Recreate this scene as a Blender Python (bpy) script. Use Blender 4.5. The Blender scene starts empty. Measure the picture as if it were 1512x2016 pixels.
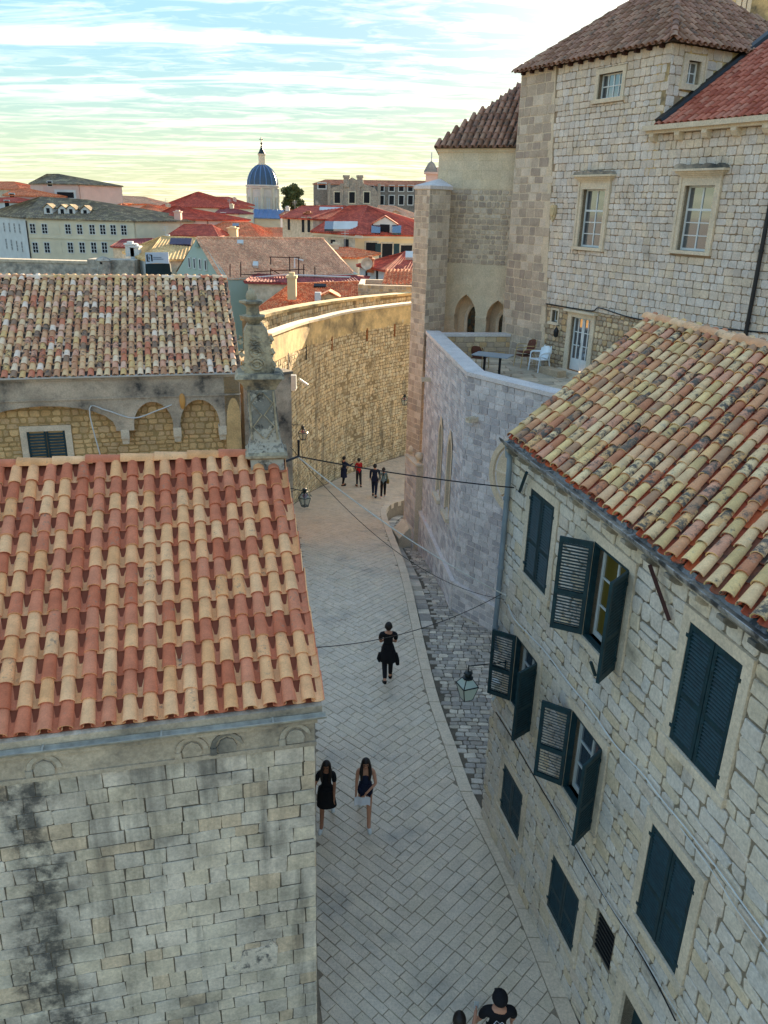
import bpy, math, random
from mathutils import Vector, Matrix

# ---------------------------------------------------------------- camera
scene = bpy.context.scene
FPX = 1550.0; CAMH = 12.4
TH = math.radians(21.214); ROLL = math.radians(1.521)
CF = Vector((0, math.cos(TH), -math.sin(TH)))
_U0 = Vector((0, math.sin(TH), math.cos(TH))); _R0 = Vector((1, 0, 0))
CR = _R0 * math.cos(ROLL) + _U0 * math.sin(ROLL)
CU = -_R0 * math.sin(ROLL) + _U0 * math.cos(ROLL)
CP = Vector((0, 0, CAMH))
cam_data = bpy.data.cameras.new('camera')
cam_data.sensor_fit = 'VERTICAL'; cam_data.sensor_height = 24.0
cam_data.lens = 24.0 * FPX / 2016.0
cam_data.clip_start = 0.1; cam_data.clip_end = 5000
cam = bpy.data.objects.new('camera', cam_data)
scene.collection.objects.link(cam)
M = Matrix((CR, CU, -CF)).transposed().to_4x4(); M.translation = CP
cam.matrix_world = M
scene.camera = cam
scene.render.resolution_x = 768; scene.render.resolution_y = 1024

# ---------------------------------------------------------------- world, sun, exposure
SUN_AZ = math.radians(17.0); SUN_EL = math.radians(10.5)
world = bpy.data.worlds.new('World'); scene.world = world
world.use_nodes = True
wt = world.node_tree; wt.nodes.clear()
def wn(t, **k):
    n = wt.nodes.new(t)
    for a, b in k.items(): setattr(n, a, b)
    return n
wo = wn('ShaderNodeOutputWorld'); bg = wn('ShaderNodeBackground'); bg.inputs['Strength'].default_value = 0.12
sky = wn('ShaderNodeTexSky', sky_type='NISHITA', sun_disc=False)
sky.sun_elevation = SUN_EL; sky.sun_rotation = SUN_AZ
sky.altitude = 50; sky.air_density = 1.0; sky.dust_density = 0.15; sky.ozone_density = 2.5
tc = wn('ShaderNodeTexCoord')
sep = wn('ShaderNodeSeparateXYZ'); wt.links.new(tc.outputs['Generated'], sep.inputs[0])
def wmath(op, a, b=None, clamp=False):
    n = wn('ShaderNodeMath', operation=op, use_clamp=clamp)
    for i, q in enumerate((a, b)):
        if q is None: continue
        if isinstance(q, (int, float)): n.inputs[i].default_value = q
        else: wt.links.new(q, n.inputs[i])
    return n.outputs[0]
# clouds: high thin streaks on a flat layer overhead
zz = wmath('ADD', wmath('MAXIMUM', sep.outputs['Z'], 0.0), 0.07)
cx = wmath('DIVIDE', sep.outputs['X'], zz); cy = wmath('DIVIDE', sep.outputs['Y'], zz)
def cloud(sx, sy, scale, lo, hi, dist, seed):
    cmb = wn('ShaderNodeCombineXYZ'); wt.links.new(wmath('MULTIPLY', cx, sx), cmb.inputs[0]); wt.links.new(wmath('MULTIPLY', cy, sy), cmb.inputs[1]); cmb.inputs[2].default_value = seed
    cn = wn('ShaderNodeTexNoise'); cn.inputs['Scale'].default_value = scale; cn.inputs['Detail'].default_value = 8; cn.inputs['Roughness'].default_value = 0.62; cn.inputs['Distortion'].default_value = dist
    wt.links.new(cmb.outputs[0], cn.inputs['Vector'])
    cr = wn('ShaderNodeMapRange'); cr.inputs['From Min'].default_value = lo; cr.inputs['From Max'].default_value = hi
    wt.links.new(cn.outputs['Fac'], cr.inputs['Value']); return cr.outputs[0]
wisp = wmath('ADD', cloud(0.35, 1.5, 1.3, 0.50, 0.94, 1.2, 3.1), wmath('MULTIPLY', cloud(1.1, 2.2, 2.6, 0.48, 0.95, 0.6, 7.7), 0.5), True)
# clouds brighten towards the sun (forward scattering)
sv = wn('ShaderNodeVectorMath', operation='DOT_PRODUCT')
sv.inputs[1].default_value = (math.sin(SUN_AZ) * math.cos(SUN_EL), math.cos(SUN_AZ) * math.cos(SUN_EL), math.sin(SUN_EL))
wt.links.new(tc.outputs['Generated'], sv.inputs[0])
sd = wmath('MAXIMUM', sv.outputs['Value'], 0.0)
glow = wmath('ADD', wmath('MULTIPLY', wmath('POWER', sd, 60.0), 3.0), wmath('MULTIPLY', wmath('POWER', sd, 6.0), 0.8))
cb = wmath('ADD', glow, 4.6)
ccol = wn('ShaderNodeMix', data_type='RGBA', blend_type='MULTIPLY'); ccol.inputs['Factor'].default_value = 1
ccol.inputs['A'].default_value = (1.0, 0.89, 0.66, 1); wt.links.new(cb, ccol.inputs['B'])
# even out the range of the clear sky (thin high haze): L -> k L / (L + c)
bw = wn('ShaderNodeRGBToBW'); wt.links.new(sky.outputs[0], bw.inputs[0])
fac = wmath('DIVIDE', 1.42, wmath('ADD', bw.outputs[0], 0.5))
sc = wn('ShaderNodeVectorMath', operation='SCALE'); wt.links.new(sky.outputs[0], sc.inputs[0]); wt.links.new(fac, sc.inputs['Scale'])
tint = wn('ShaderNodeMix', data_type='RGBA', blend_type='MULTIPLY'); tint.inputs['Factor'].default_value = 1
tint.inputs['B'].default_value = (0.93, 0.97, 0.90, 1)
hs = wn('ShaderNodeHueSaturation'); hs.inputs['Saturation'].default_value = 1.0; wt.links.new(sc.outputs[0], hs.inputs['Color']); wt.links.new(hs.outputs[0], tint.inputs['A'])
mixc = wn('ShaderNodeMix', data_type='RGBA')
veil = wmath('MULTIPLY', wmath('POWER', sd, 45.0), 0.12)
cover = wmath('ADD', wmath('MULTIPLY', wisp, wmath('ADD', wmath('MULTIPLY', wmath('POWER', sd, 3.0), 0.35), 0.6)), veil, True)
wt.links.new(cover, mixc.inputs['Factor'])
hz = wn('ShaderNodeMapRange', interpolation_type='SMOOTHSTEP'); hz.inputs['From Min'].default_value = -0.02; hz.inputs['From Max'].default_value = 0.16; hz.inputs['To Min'].default_value = 0.5; hz.inputs['To Max'].default_value = 0.0
wt.links.new(sep.outputs['Z'], hz.inputs['Value'])
hmix = wn('ShaderNodeMix', data_type='RGBA'); wt.links.new(hz.outputs[0], hmix.inputs['Factor']); wt.links.new(tint.outputs['Result'], hmix.inputs['A']); hmix.inputs['B'].default_value = (1.2, 1.42, 1.1, 1)
wt.links.new(hmix.outputs['Result'], mixc.inputs['A']); wt.links.new(ccol.outputs['Result'], mixc.inputs['B'])
wt.links.new(mixc.outputs['Result'], bg.inputs['Color']); wt.links.new(bg.outputs[0], wo.inputs['Surface'])

sun_d = bpy.data.lights.new('sun', 'SUN'); sun_d.energy = 4.0; sun_d.angle = math.radians(0.5); sun_d.color = (1.0, 0.78, 0.50)
sun = bpy.data.objects.new('sun', sun_d); scene.collection.objects.link(sun)
sun.rotation_euler = Vector((math.sin(SUN_AZ) * math.cos(SUN_EL), math.cos(SUN_AZ) * math.cos(SUN_EL), math.sin(SUN_EL))).to_track_quat('Z', 'Y').to_euler()
sun.location = (30, 60, 60)
vs = scene.view_settings
vs.view_transform = 'Standard'; vs.look = 'None'; vs.gamma = 1.0; vs.use_curve_mapping = False
vs.exposure = 2.48
# ---------------------------------------------------------------- helpers
R = random.Random(11)
COL = scene.collection
KIDS = {}
def ray(x, y): return CF + CR * ((x - 756) / FPX) - CU * ((y - 1008) / FPX)
def atz(x, y, z):
    d = ray(x, y); return CP + d * ((z - CAMH) / d.z)
def aty(x, y, Y):
    d = ray(x, y); return CP + d * (Y / d.y)
def proj(p):
    v = p - CP; z = max(v.dot(CF), .05)
    return 756 + FPX * v.dot(CR) / z, 1008 - FPX * v.dot(CU) / z
def lerp(a, b, t): return a + (b - a) * t
def zs(Y):
    if Y < 24: return 0.0
    t = min(1, (Y - 24) / 24); return -2.8 * t * t * (3 - 2 * t) - max(0, Y - 48) * .03
def ground_at(x, y):
    z = 0
    for _ in range(60):
        p = atz(x, y, z); z = z * .6 + .4 * zs(p.y)
    return p
def kidmap(o, parent):
    KIDS.setdefault(parent.name, []).append(o)
def set_parent(o, parent):
    if parent is not None:
        o.parent = parent
        o.matrix_parent_inverse = parent.matrix_basis.inverted()
        kidmap(o, parent)
def tag(o, label=None, cat=None, group=None, kind=None):
    if label: o['label'] = label
    if cat: o['category'] = cat
    if group: o['group'] = group
    if kind: o['kind'] = kind
    return o
def thing(name, label, cat, loc=(0, 0, 0), rz=0, group=None):
    o = bpy.data.objects.new(name, None); COL.objects.link(o)
    o.empty_display_size = .2
    o.location = loc; o.rotation_euler = (0, 0, rz)
    o.matrix_basis = Matrix.Translation(Vector(loc)) @ Matrix.Rotation(rz, 4, 'Z')
    return tag(o, label, cat, group)
def copy_tree(o, parent=None):
    c = o.copy(); COL.objects.link(c)
    if parent is not None:
        c.parent = parent; c.matrix_parent_inverse = o.matrix_parent_inverse.copy(); kidmap(c, parent)
    for ch in KIDS.get(o.name, []): copy_tree(ch, c)
    return c
def link_mesh(name, me, parent, loc):
    o = bpy.data.objects.new(name, me); COL.objects.link(o)
    o.matrix_basis = Matrix.Translation(loc)
    set_parent(o, parent)
    return o
class Fr:
    """wall frame: u to the right seen from outside, v up, w outward"""
    def __init__(s, o, az):
        a = math.radians(az); s.o = Vector(o); s.az = az
        s.U = Vector((math.sin(a), math.cos(a), 0)); s.W = Vector((math.cos(a), -math.sin(a), 0))
    def __call__(s, u, v, w=0.0): return s.o + s.U * u + s.W * w + Vector((0, 0, v))
    def uv(s, px, py, w=0.0):
        d = ray(px, py); t = s.W.dot(s.o + s.W * w - CP) / s.W.dot(d); p = CP + d * t - s.o
        return p.dot(s.U), p.z
def ident(x, y, z): return Vector((x, y, z))
class MB:
    def __init__(s): s.v = []; s.f = []; s.mi = []
    def add(s, vs, fs, mi=0):
        n = len(s.v); s.v.extend(vs)
        for f in fs: s.f.append([i + n for i in f]); s.mi.append(mi)
        return s
    def hexa(s, p, mi=0):  # p: 4 bottom then 4 top, counterclockwise from above
        return s.add(p, [(3, 2, 1, 0), (4, 5, 6, 7), (0, 1, 5, 4), (1, 2, 6, 5), (2, 3, 7, 6), (3, 0, 4, 7)], mi)
    def box(s, a0, a1, b0, b1, c0, c1, fr=None, mi=0):
        """a=u(x), b=v(z when framed) / y, c=w / z.  framed: u,v,w"""
        if fr is None:
            P = [Vector((x, y, z)) for z in (c0, c1) for x, y in ((a0, b0), (a1, b0), (a1, b1), (a0, b1))]
            return s.hexa(P, mi)
        P = [fr(u, v, w) for w in (c0, c1) for u, v in ((a0, b0), (a1, b0), (a1, b1), (a0, b1))]
        return s.hexa(P, mi)
    def prism(s, poly, c0, c1, fr, mi=0):
        n = len(poly)
        P = [fr(u, v, c0) for u, v in poly] + [fr(u, v, c1) for u, v in poly]
        F = [tuple(range(n - 1, -1, -1)), tuple(range(n, 2 * n))]
        F += [(i, (i + 1) % n, n + (i + 1) % n, n + i) for i in range(n)]
        return s.add(P, F, mi)
    def slab(s, poly, z0, z1, mi=0):  # plan polygon
        return s.prism(poly, z0, z1, lambda x, y, z: Vector((x, y, z)), mi)
    def tube(s, pts, r, n=6, mi=0, caps=True):
        pts = [Vector(p) for p in pts]; rs = r if isinstance(r, (list, tuple)) else [r] * len(pts)
        vs = []; fs = []
        ref = None
        for i, p in enumerate(pts):
            d = (pts[min(i + 1, len(pts) - 1)] - pts[max(i - 1, 0)])
            if d.length < 1e-9: d = Vector((0, 0, 1))
            d.normalize()
            if ref is None: ref = Vector((0, 0, 1)) if abs(d.z) < .9 else Vector((1, 0, 0))
            a = d.cross(ref)
            if a.length < 1e-6: ref = Vector((1, 0, 0)); a = d.cross(ref)
            a.normalize(); b = d.cross(a)
            for k in range(n):
                t = 2 * math.pi * k / n
                vs.append(p + (a * math.cos(t) + b * math.sin(t)) * rs[i])
        for i in range(len(pts) - 1):
            for k in range(n):
                fs.append((i * n + k, i * n + (k + 1) % n, (i + 1) * n + (k + 1) % n, (i + 1) * n + k))
        if caps:
            fs.append(tuple(range(n - 1, -1, -1))); m = (len(pts) - 1) * n
            fs.append(tuple(range(m, m + n)))
        return s.add(vs, fs, mi)
    def lathe(s, prof, c=(0, 0, 0), n=16, mi=0, sx=1, sy=1, a0=0.0):
        c = Vector(c); vs = []; fs = []
        for r, z in prof:
            for k in range(n):
                t = 2 * math.pi * k / n + a0
                vs.append(c + Vector((r * sx * math.cos(t), r * sy * math.sin(t), z)))
        for i in range(len(prof) - 1):
            for k in range(n):
                fs.append((i * n + k, i * n + (k + 1) % n, (i + 1) * n + (k + 1) % n, (i + 1) * n + k))
        fs.append(tuple(range(n - 1, -1, -1))); m = (len(prof) - 1) * n; fs.append(tuple(range(m, m + n)))
        return s.add(vs, fs, mi)
    def build(s, name, mat, parent=None, smooth=0, recenter=True):
        if not s.v: return None
        lo = Vector([min(p[i] for p in s.v) for i in range(3)]); hi = Vector([max(p[i] for p in s.v) for i in range(3)])
        c = (lo + hi) / 2 if recenter else Vector((0, 0, 0))
        me = bpy.data.meshes.new(name)
        me.from_pydata([p - c for p in s.v], [], s.f)
        for m in (mat if isinstance(mat, (list, tuple)) else [mat]): me.materials.append(m)
        if any(s.mi): me.polygons.foreach_set('material_index', s.mi)
        if smooth:
            me.polygons.foreach_set('use_smooth', [True] * len(s.f)); me.update()
            me.set_sharp_from_angle(angle=math.radians(smooth))
        me.update()
        return link_mesh(name, me, parent, c)
def struct(o): o['kind'] = 'structure'; return o

# ---- coursed / rubble stones
def course_polys(u0, u1, v0, v1, h, wd, joint=.015, jit=.008, cham=.02, holes=(), rr=None, inside=None, wave=0.0):
    rr = rr or R; out = []; v = v0
    while v < v1 - .02:
        hh = rr.uniform(*h)
        if v1 - (v + hh) < h[0] * .6: hh = v1 - v
        ivs = [(u0, u1, v, v + hh)]
        for (a, b, c, d) in holes:
            nw = []
            for (x0, x1, y0, y1) in ivs:
                if x1 <= a or x0 >= b or y1 <= c + .01 or y0 >= d - .01: nw.append((x0, x1, y0, y1)); continue
                if x0 < a: nw.append((x0, a, y0, y1))
                if x1 > b: nw.append((b, x1, y0, y1))
                m0, m1 = max(a, x0), min(b, x1)
                if c - y0 > .05: nw.append((m0, m1, y0, c))
                if y1 - d > .05: nw.append((m0, m1, d, y1))
            ivs = nw
        for (x0, x1, y0, y1) in ivs:
            u = x0 - (rr.uniform(0, wd[1] * .5) if x0 == u0 else 0)
            while u < x1 - .01:
                ww = rr.uniform(*wd)
                if x1 - (u + ww) < wd[0] * .6: ww = x1 - u
                a, b = max(u, x0) + joint / 2, u + ww - joint / 2; c, d = y0 + joint / 2, y1 - joint / 2
                u += ww
                if b - a < .035 or d - c < .03: continue
                if inside and not inside((a + b) / 2, (c + d) / 2): continue
                pieces = [(a, b, c, d)]
                if d - c > h[1] * .8 and rr.random() < .12 and wave:
                    m = lerp(c, d, rr.uniform(.4, .6)); pieces = [(a, b, c, m - joint / 2), (a, b, m + joint / 2, d)]
                for a, b, c, d in pieces:
                    q = min(cham, (b - a) * .3, (d - c) * .3)
                    J = lambda: rr.uniform(-jit, jit)
                    k1, k2, k3, k4 = [q * rr.uniform(.3, 1.3) for _ in range(4)]
                    out.append([(a + k1 + J(), c + J()), (b - k2 + J(), c + J()), (b + J(), c + k2 + J()), (b + J(), d - k3 + J()),
                                (b - k3 + J(), d + J()), (a + k4 + J(), d + J()), (a + J(), d - k4 + J()), (a + J(), c + k1 + J())])
        v += hh
    return out
def stone_geo(poly, fm, depth, bev, embed, rr):
    n = len(poly); cx = sum(p[0] for p in poly) / n; cy = sum(p[1] for p in poly) / n
    r1 = []; r2 = []
    ext = max(max(abs(p[0] - cx), abs(p[1] - cy)) for p in poly) or 1; tk = min(.03, .35 * max(depth, .004) / ext)
    tx, ty = rr.uniform(-tk, tk), rr.uniform(-tk, tk)
    for (x, y) in poly:
        L = math.hypot(cx - x, cy - y) or 1; k = min(bev / L, .45)
        r1.append((x, y, depth - bev * .8)); X, Y = x + (cx - x) * k, y + (cy - y) * k
        r2.append((X, Y, depth + (X - cx) * tx + (Y - cy) * ty))
    vs = [fm(x, y, -embed) for x, y in poly] + [fm(*p) for p in r1] + [fm(*p) for p in r2]
    fs = [(i, (i + 1) % n, n + (i + 1) % n, n + i) for i in range(n)] + [(n + i, n + (i + 1) % n, 2 * n + (i + 1) % n, 2 * n + i) for i in range(n)]
    fs.append(tuple(range(2 * n, 3 * n)))
    return vs, fs
def parea(pts):
    q = [proj(p) for p in pts]
    cx = sum(a for a, b in q) / len(q); cy = sum(b for a, b in q) / len(q)
    s = 0
    for i in range(len(q)):
        a, b = q[i], q[(i + 1) % len(q)]; s += a[0] * b[1] - a[1] * b[0]
    s = abs(s) / 2
    if not (-10 < cx < 1522 and -10 < cy < 2026): s *= 1e-4
    return s
def build_stones(polys, fm, mat, parent, thing_parent=None, name='stone', n=300, depth=(.012, .03), bev=.012, embed=.02, rr=None, seen=None):
    rr = rr or R; items = []
    for p in polys:
        g = stone_geo(p, fm, rr.uniform(*depth), bev, embed, rr)
        a = parea(g[0][len(p):2 * len(p)])
        if seen and not seen(*proj(g[0][0])): a *= 1e-3
        items.append((a, g))
    items.sort(key=lambda t: -t[0])
    for a, (vs, fs) in items[:n]:
        MB().add(vs, fs).build(name, mat, parent)
    if len(items) > n:
        m = MB()
        for a, (vs, fs) in items[n:]: m.add(vs, fs)
        o = m.build(name + '_rest', mat, thing_parent or parent); o['kind'] = 'stuff'
    return len(items)

def wall_holes(mb, fr, u0, u1, v0, v1, holes, w0, w1):
    us = sorted({u0, u1, *[x for h in holes for x in h[:2]]}); vs = sorted({v0, v1, *[x for h in holes for x in h[2:]]})
    us = [u for u in us if u0 <= u <= u1]; vs = [v for v in vs if v0 <= v <= v1]
    for a, b in zip(vs, vs[1:]):
        run = None
        for c, d in list(zip(us, us[1:])) + [(None, None)]:
            free = c is not None and not any(h[0] < (c + d) / 2 < h[1] and h[2] < (a + b) / 2 < h[3] for h in holes)
            if free: run = (run[0], d) if run else (c, d)
            elif run: mb.box(run[0], run[1], a, b, w0, w1, fr); run = None
    return mb
# ---- barrel tiles
def tile_mesh(name, L, r0, r1, th, mat, seg=7, inv=False, pinch=0.0):
    vs = []; fs = []
    rings = [(0.0, r0, 0), (L, r1, 0), (0.0, r0 - th, 1), (L, r1 - th, 1)]
    for y, r, inn in rings:
        for i in range(seg + 1):
            t = math.pi * i / seg
            x = -r * math.cos(t); z = r * math.sin(t) * .85
            if inv: z = -z * .7
            vs.append(Vector((x, y, z)))
    m = seg + 1
    for i in range(seg):
        A = (i, i + 1, m + i + 1, m + i); B = (2 * m + i, 3 * m + i, 3 * m + i + 1, 2 * m + i + 1); Cc = (i, 2 * m + i, 2 * m + i + 1, i + 1)
        for f in (A, B, Cc): fs.append(f if not inv else f[::-1])
    fs.append((0, m, 3 * m, 2 * m) if not inv else (2 * m, 3 * m, m, 0)); fs.append((seg, 2 * m + seg, 3 * m + seg, m + seg) if not inv else (m + seg, 3 * m + seg, 2 * m + seg, seg))
    me = bpy.data.meshes.new(name); me.from_pydata(vs, [], fs); me.materials.append(mat)
    me.polygons.foreach_set('use_smooth', [True] * len(fs)); me.update(); me.set_sharp_from_angle(angle=math.radians(42))
    return me, vs, fs
def place_tiles(items, parent, thing_parent, name, n, mat):
    """items: list of (tile, Matrix)"""
    sc = []
    for t, mx in items:
        vs = t[1]; m = len(vs) // 4
        a = parea([mx @ vs[0], mx @ vs[m - 1], mx @ vs[2 * m - 1], mx @ vs[m]])
        sc.append((a, t, mx))
    sc.sort(key=lambda q: -q[0])
    for a, t, mx in sc[:n]:
        o = bpy.data.objects.new(name, t[0]); COL.objects.link(o)
        o.matrix_basis = mx; set_parent(o, parent)
    if len(sc) > n:
        m = MB()
        for a, t, mx in sc[n:]: m.add([mx @ v for v in t[1]], t[2])
        o = m.build(name + '_rest', mat, thing_parent or parent, smooth=42); o['kind'] = 'stuff'
def tile_matrix(p, X, Y, Z, rr, j=.006, ang=.02, lift=.03):
    Y2 = (Y - Z * lift).normalized(); a = rr.uniform(-ang, ang)
    Xr = (X + Y2 * a).normalized(); Z2 = Xr.cross(Y2).normalized(); Y3 = Z2.cross(Xr)
    p = p + X * rr.uniform(-j, j) + Y * rr.uniform(-j * 2, j * 2) + Z * rr.uniform(0, j)
    mx = Matrix((Xr, Y3, Z2)).transposed().to_4x4(); mx.translation = p
    return mx
def tile_roof(parent, tp, O, X, Y, cols, rows, spacing, expo, cover, pan, matc, n=300, npan=0, inside=None, jit=.006, start=None, sag=None, name='tile', panname='pan_tile', s0=None):
    """O eave corner, X along eave (unit), Y up the slope (unit)"""
    Z = X.cross(Y).normalized()
    cov = []; pans = []
    for c in range(cols):
        st = start(c) if start else 0.0
        cs = R.uniform(-jit, jit)
        for r in range(rows):
            s = st + r * expo
            for off, arr, t, lz in ((.5, cov, cover, spacing * .16), (1.0, pans, pan, spacing * .20)):
                if t is None: continue
                u = (c + off) * spacing + cs
                if inside and not inside(u, s + expo * .5): continue
                p = O + X * u + Y * s + Z * lz
                if sag: p = p + Vector((0, 0, sag(u, s)))
                arr.append((R.choice(t) if isinstance(t, list) else t, tile_matrix(p, X, Y, Z, R, jit)))
    place_tiles(cov, parent, tp, name, n, matc)
    if pans: place_tiles(pans, parent, tp, panname, npan, matc)
# ---------------------------------------------------------------- materials
class NT:
    def __init__(s, name):
        s.m = bpy.data.materials.new(name); s.m.use_nodes = True; s.t = s.m.node_tree; s.t.nodes.clear()
        s.out = s.n('ShaderNodeOutputMaterial'); s.b = s.n('ShaderNodeBsdfPrincipled'); s.l(s.b.outputs[0], s.out.inputs[0])
        s.pos = s.n('ShaderNodeNewGeometry')
    def n(s, t, **k):
        x = s.t.nodes.new(t)
        for a, b in k.items(): setattr(x, a, b)
        return x
    def l(s, a, b): s.t.links.new(a, b)
    def inp(s, sock, v):
        if isinstance(v, (int, float)): sock.default_value = v
        elif isinstance(v, tuple): sock.default_value = v if len(v) == 4 or sock.type == 'VECTOR' else (*v, 1)
        else: s.l(v, sock)
    def math(s, op, a, b=0.0, clamp=False):
        x = s.n('ShaderNodeMath', operation=op, use_clamp=clamp); s.inp(x.inputs[0], a); s.inp(x.inputs[1], b); return x.outputs[0]
    def mix(s, f, a, b, mode='MIX'):
        x = s.n('ShaderNodeMix', data_type='RGBA', blend_type=mode); s.inp(x.inputs['Factor'], f); s.inp(x.inputs['A'], a); s.inp(x.inputs['B'], b); return x.outputs['Result']
    def noise(s, scale, detail=4, rough=.55, stretch=None, dist=0.0, off=None):
        x = s.n('ShaderNodeTexNoise'); x.inputs['Scale'].default_value = scale; x.inputs['Detail'].default_value = detail; x.inputs['Roughness'].default_value = rough; x.inputs['Distortion'].default_value = dist
        src = s.pos.outputs['Position']
        if stretch or off:
            mp = s.n('ShaderNodeMapping'); mp.inputs['Scale'].default_value = stretch or (1, 1, 1); mp.inputs['Location'].default_value = off or (0, 0, 0); s.l(src, mp.inputs['Vector']); src = mp.outputs[0]
        s.l(src, x.inputs['Vector']); return x.outputs['Fac']
    def voro(s, scale, feature='DISTANCE_TO_EDGE', stretch=None):
        x = s.n('ShaderNodeTexVoronoi', feature=feature); x.inputs['Scale'].default_value = scale
        src = s.pos.outputs['Position']
        if stretch:
            mp = s.n('ShaderNodeMapping'); mp.inputs['Scale'].default_value = stretch; s.l(src, mp.inputs['Vector']); src = mp.outputs[0]
        s.l(src, x.inputs['Vector']); return x
    def rng(s, v, a, b, c=0.0, d=1.0):
        x = s.n('ShaderNodeMapRange'); s.l(v, x.inputs['Value'])
        for k, q in zip(('From Min', 'From Max', 'To Min', 'To Max'), (a, b, c, d)): x.inputs[k].default_value = q
        return x.outputs[0]
    def ramp(s, v, stops, const=False):
        x = s.n('ShaderNodeValToRGB'); e = x.color_ramp.elements; x.color_ramp.interpolation = 'CONSTANT' if const else 'LINEAR'
        while len(e) > 1: e.remove(e[-1])
        for i, (p, c) in enumerate(stops):
            q = e[0] if i == 0 else e.new(p)
            q.position = p; q.color = (*c, 1)
        s.l(v, x.inputs['Fac']); return x.outputs['Color']
    def rand(s):
        oi = s.n('ShaderNodeObjectInfo')
        return s.math('FRACT', s.math('ADD', oi.outputs['Random'], s.pos.outputs['Random Per Island']))
    def bump(s, h, strength, dist=.02):
        x = s.n('ShaderNodeBump'); x.inputs['Strength'].default_value = strength; x.inputs['Distance'].default_value = dist
        s.l(h, x.inputs['Height']); s.l(x.outputs[0], s.b.inputs['Normal'])
    def fin(s, col, rough=.85, spec=.3, metal=0.0):
        s.inp(s.b.inputs['Base Color'], col); s.inp(s.b.inputs['Roughness'], rough)
        s.b.inputs['Specular IOR Level'].default_value = spec; s.b.inputs['Metallic'].default_value = metal
        return s.m
def hexc(h):
    h = h.lstrip('#'); c = [int(h[i:i + 2], 16) / 255 for i in (0, 2, 4)]
    return tuple(x / 12.92 if x <= .04045 else ((x + .055) / 1.055) ** 2.4 for x in c)
def spread(cols, const=True):
    return [(i / len(cols), c) for i, c in enumerate(cols)]
def plain(name, col, rough=.7, spec=.3, metal=0.0, var=.15, scale=3.0, bump=0.0, bscale=40):
    t = NT(name); n = t.noise(scale, 5)
    c = t.mix(1, col, t.ramp(n, [(.25, (1 - var,) * 3), (.75, (1 + var,) * 3)]), 'MULTIPLY')
    if bump: t.bump(t.noise(bscale, 4), bump)
    return t.fin(c, rough, spec, metal)
GAIN = {'church_ashlar': (1.5, .06), 'church_joint': (.8, .06), 'house_rubble': (1.25, .0), 'house_mortar': (.72, .0), 'convent_stone': (1.22, .0), 'convent_joint': (.8, .1),
        'apse_block': (1.2, .0), 'apse_joint': (1.25, -.01), 'chapel_block': (1.2, -.05), 'chapel_joint': (1.45, -.04), 'street_limestone': (1.48, .07), 'street_joint': (1.25, .06), 'kerb_limestone': (1.25, .08),
        'lane_cobble': (1.35, .0), 'blackened_render': (1.6, .04), 'weathered_grey_stone': (1.15, .03), 'fortress_stone': (1.35, -.07), 'fortress_joint': (.7, -.04), 'fortress_render': (1.2, -.05), 'terrace_rubble': (1.15, .04),
        'dressed_limestone': (1.12, -.01), 'pale_window_surround': (1.12, .05), 'warm_rubble': (1.15, .04), 'warm_joint': (.85, .03), 'apse_ashlar': (1.12, -.02)}
def graded(name, cols):
    g, w = GAIN.get(name, (1.0, .03)); g *= 1.14; w += .10
    out = []
    for r, gr, b in cols:
        c = (r * g * (1 + w), gr * g, b * g * (1 - w)); k = min(1.0, .64 / max(c)); out.append(tuple(x * k for x in c))
    return out
def stone_mat(name, cols, var=.25, stain=None, fine=.18, grime=None, streak=0.0, bump=.4, bscale=30, rough=.9, pits=0.0, const=True, gscale=.6):
    t = NT(name); c = t.ramp(t.rand(), spread(graded(name, cols)), const)
    c = t.mix(1, c, t.ramp(t.noise(2.2, 4), [(.3, (1 - var,) * 3), (.7, (1 + var,) * 3)]), 'MULTIPLY')
    c = t.mix(1, c, t.ramp(t.noise(22, 3, .7), [(.3, (1 - fine,) * 3), (.7, (1 + fine,) * 3)]), 'MULTIPLY')
    if grime:
        g, lo, hi = grime
        c = t.mix(t.rng(t.noise(gscale, 5, .65), lo, hi), c, g)
    if streak:
        sfac = t.rng(t.noise(1.6, 6, .6, stretch=(1.3, 1.3, .13)), .52, .75, 0, streak)
        c = t.mix(sfac, c, (.035, .033, .03))
    if stain:
        ax, a0, hw = stain; dp = t.n('ShaderNodeVectorMath', operation='DOT_PRODUCT'); t.l(t.pos.outputs['Position'], dp.inputs[0]); dp.inputs[1].default_value = ax
        off = t.math('ABSOLUTE', t.math('ADD', t.math('SUBTRACT', dp.outputs['Value'], a0), t.math('MULTIPLY', t.math('SUBTRACT', t.noise(.9, 4, .6), .5), 1.5)))
        sf = t.math('MULTIPLY', t.rng(off, hw, hw * .35), t.rng(t.noise(3.2, 5, .7), .36, .58), True); c = t.mix(t.math('MULTIPLY', sf, .85), c, (.045, .043, .042))
    h = t.noise(bscale, 4, .7)
    if pits:
        pf = t.rng(t.noise(bscale * 1.3, 3, .6), .34, .42); h = t.math('ADD', t.math('MULTIPLY', h, .5), pf)
        c = t.mix(t.math('MULTIPLY', t.math('SUBTRACT', 1.0, pf), pits), c, (.06, .055, .05))
    t.bump(h, bump, .02)
    return t.fin(c, rough)
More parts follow.
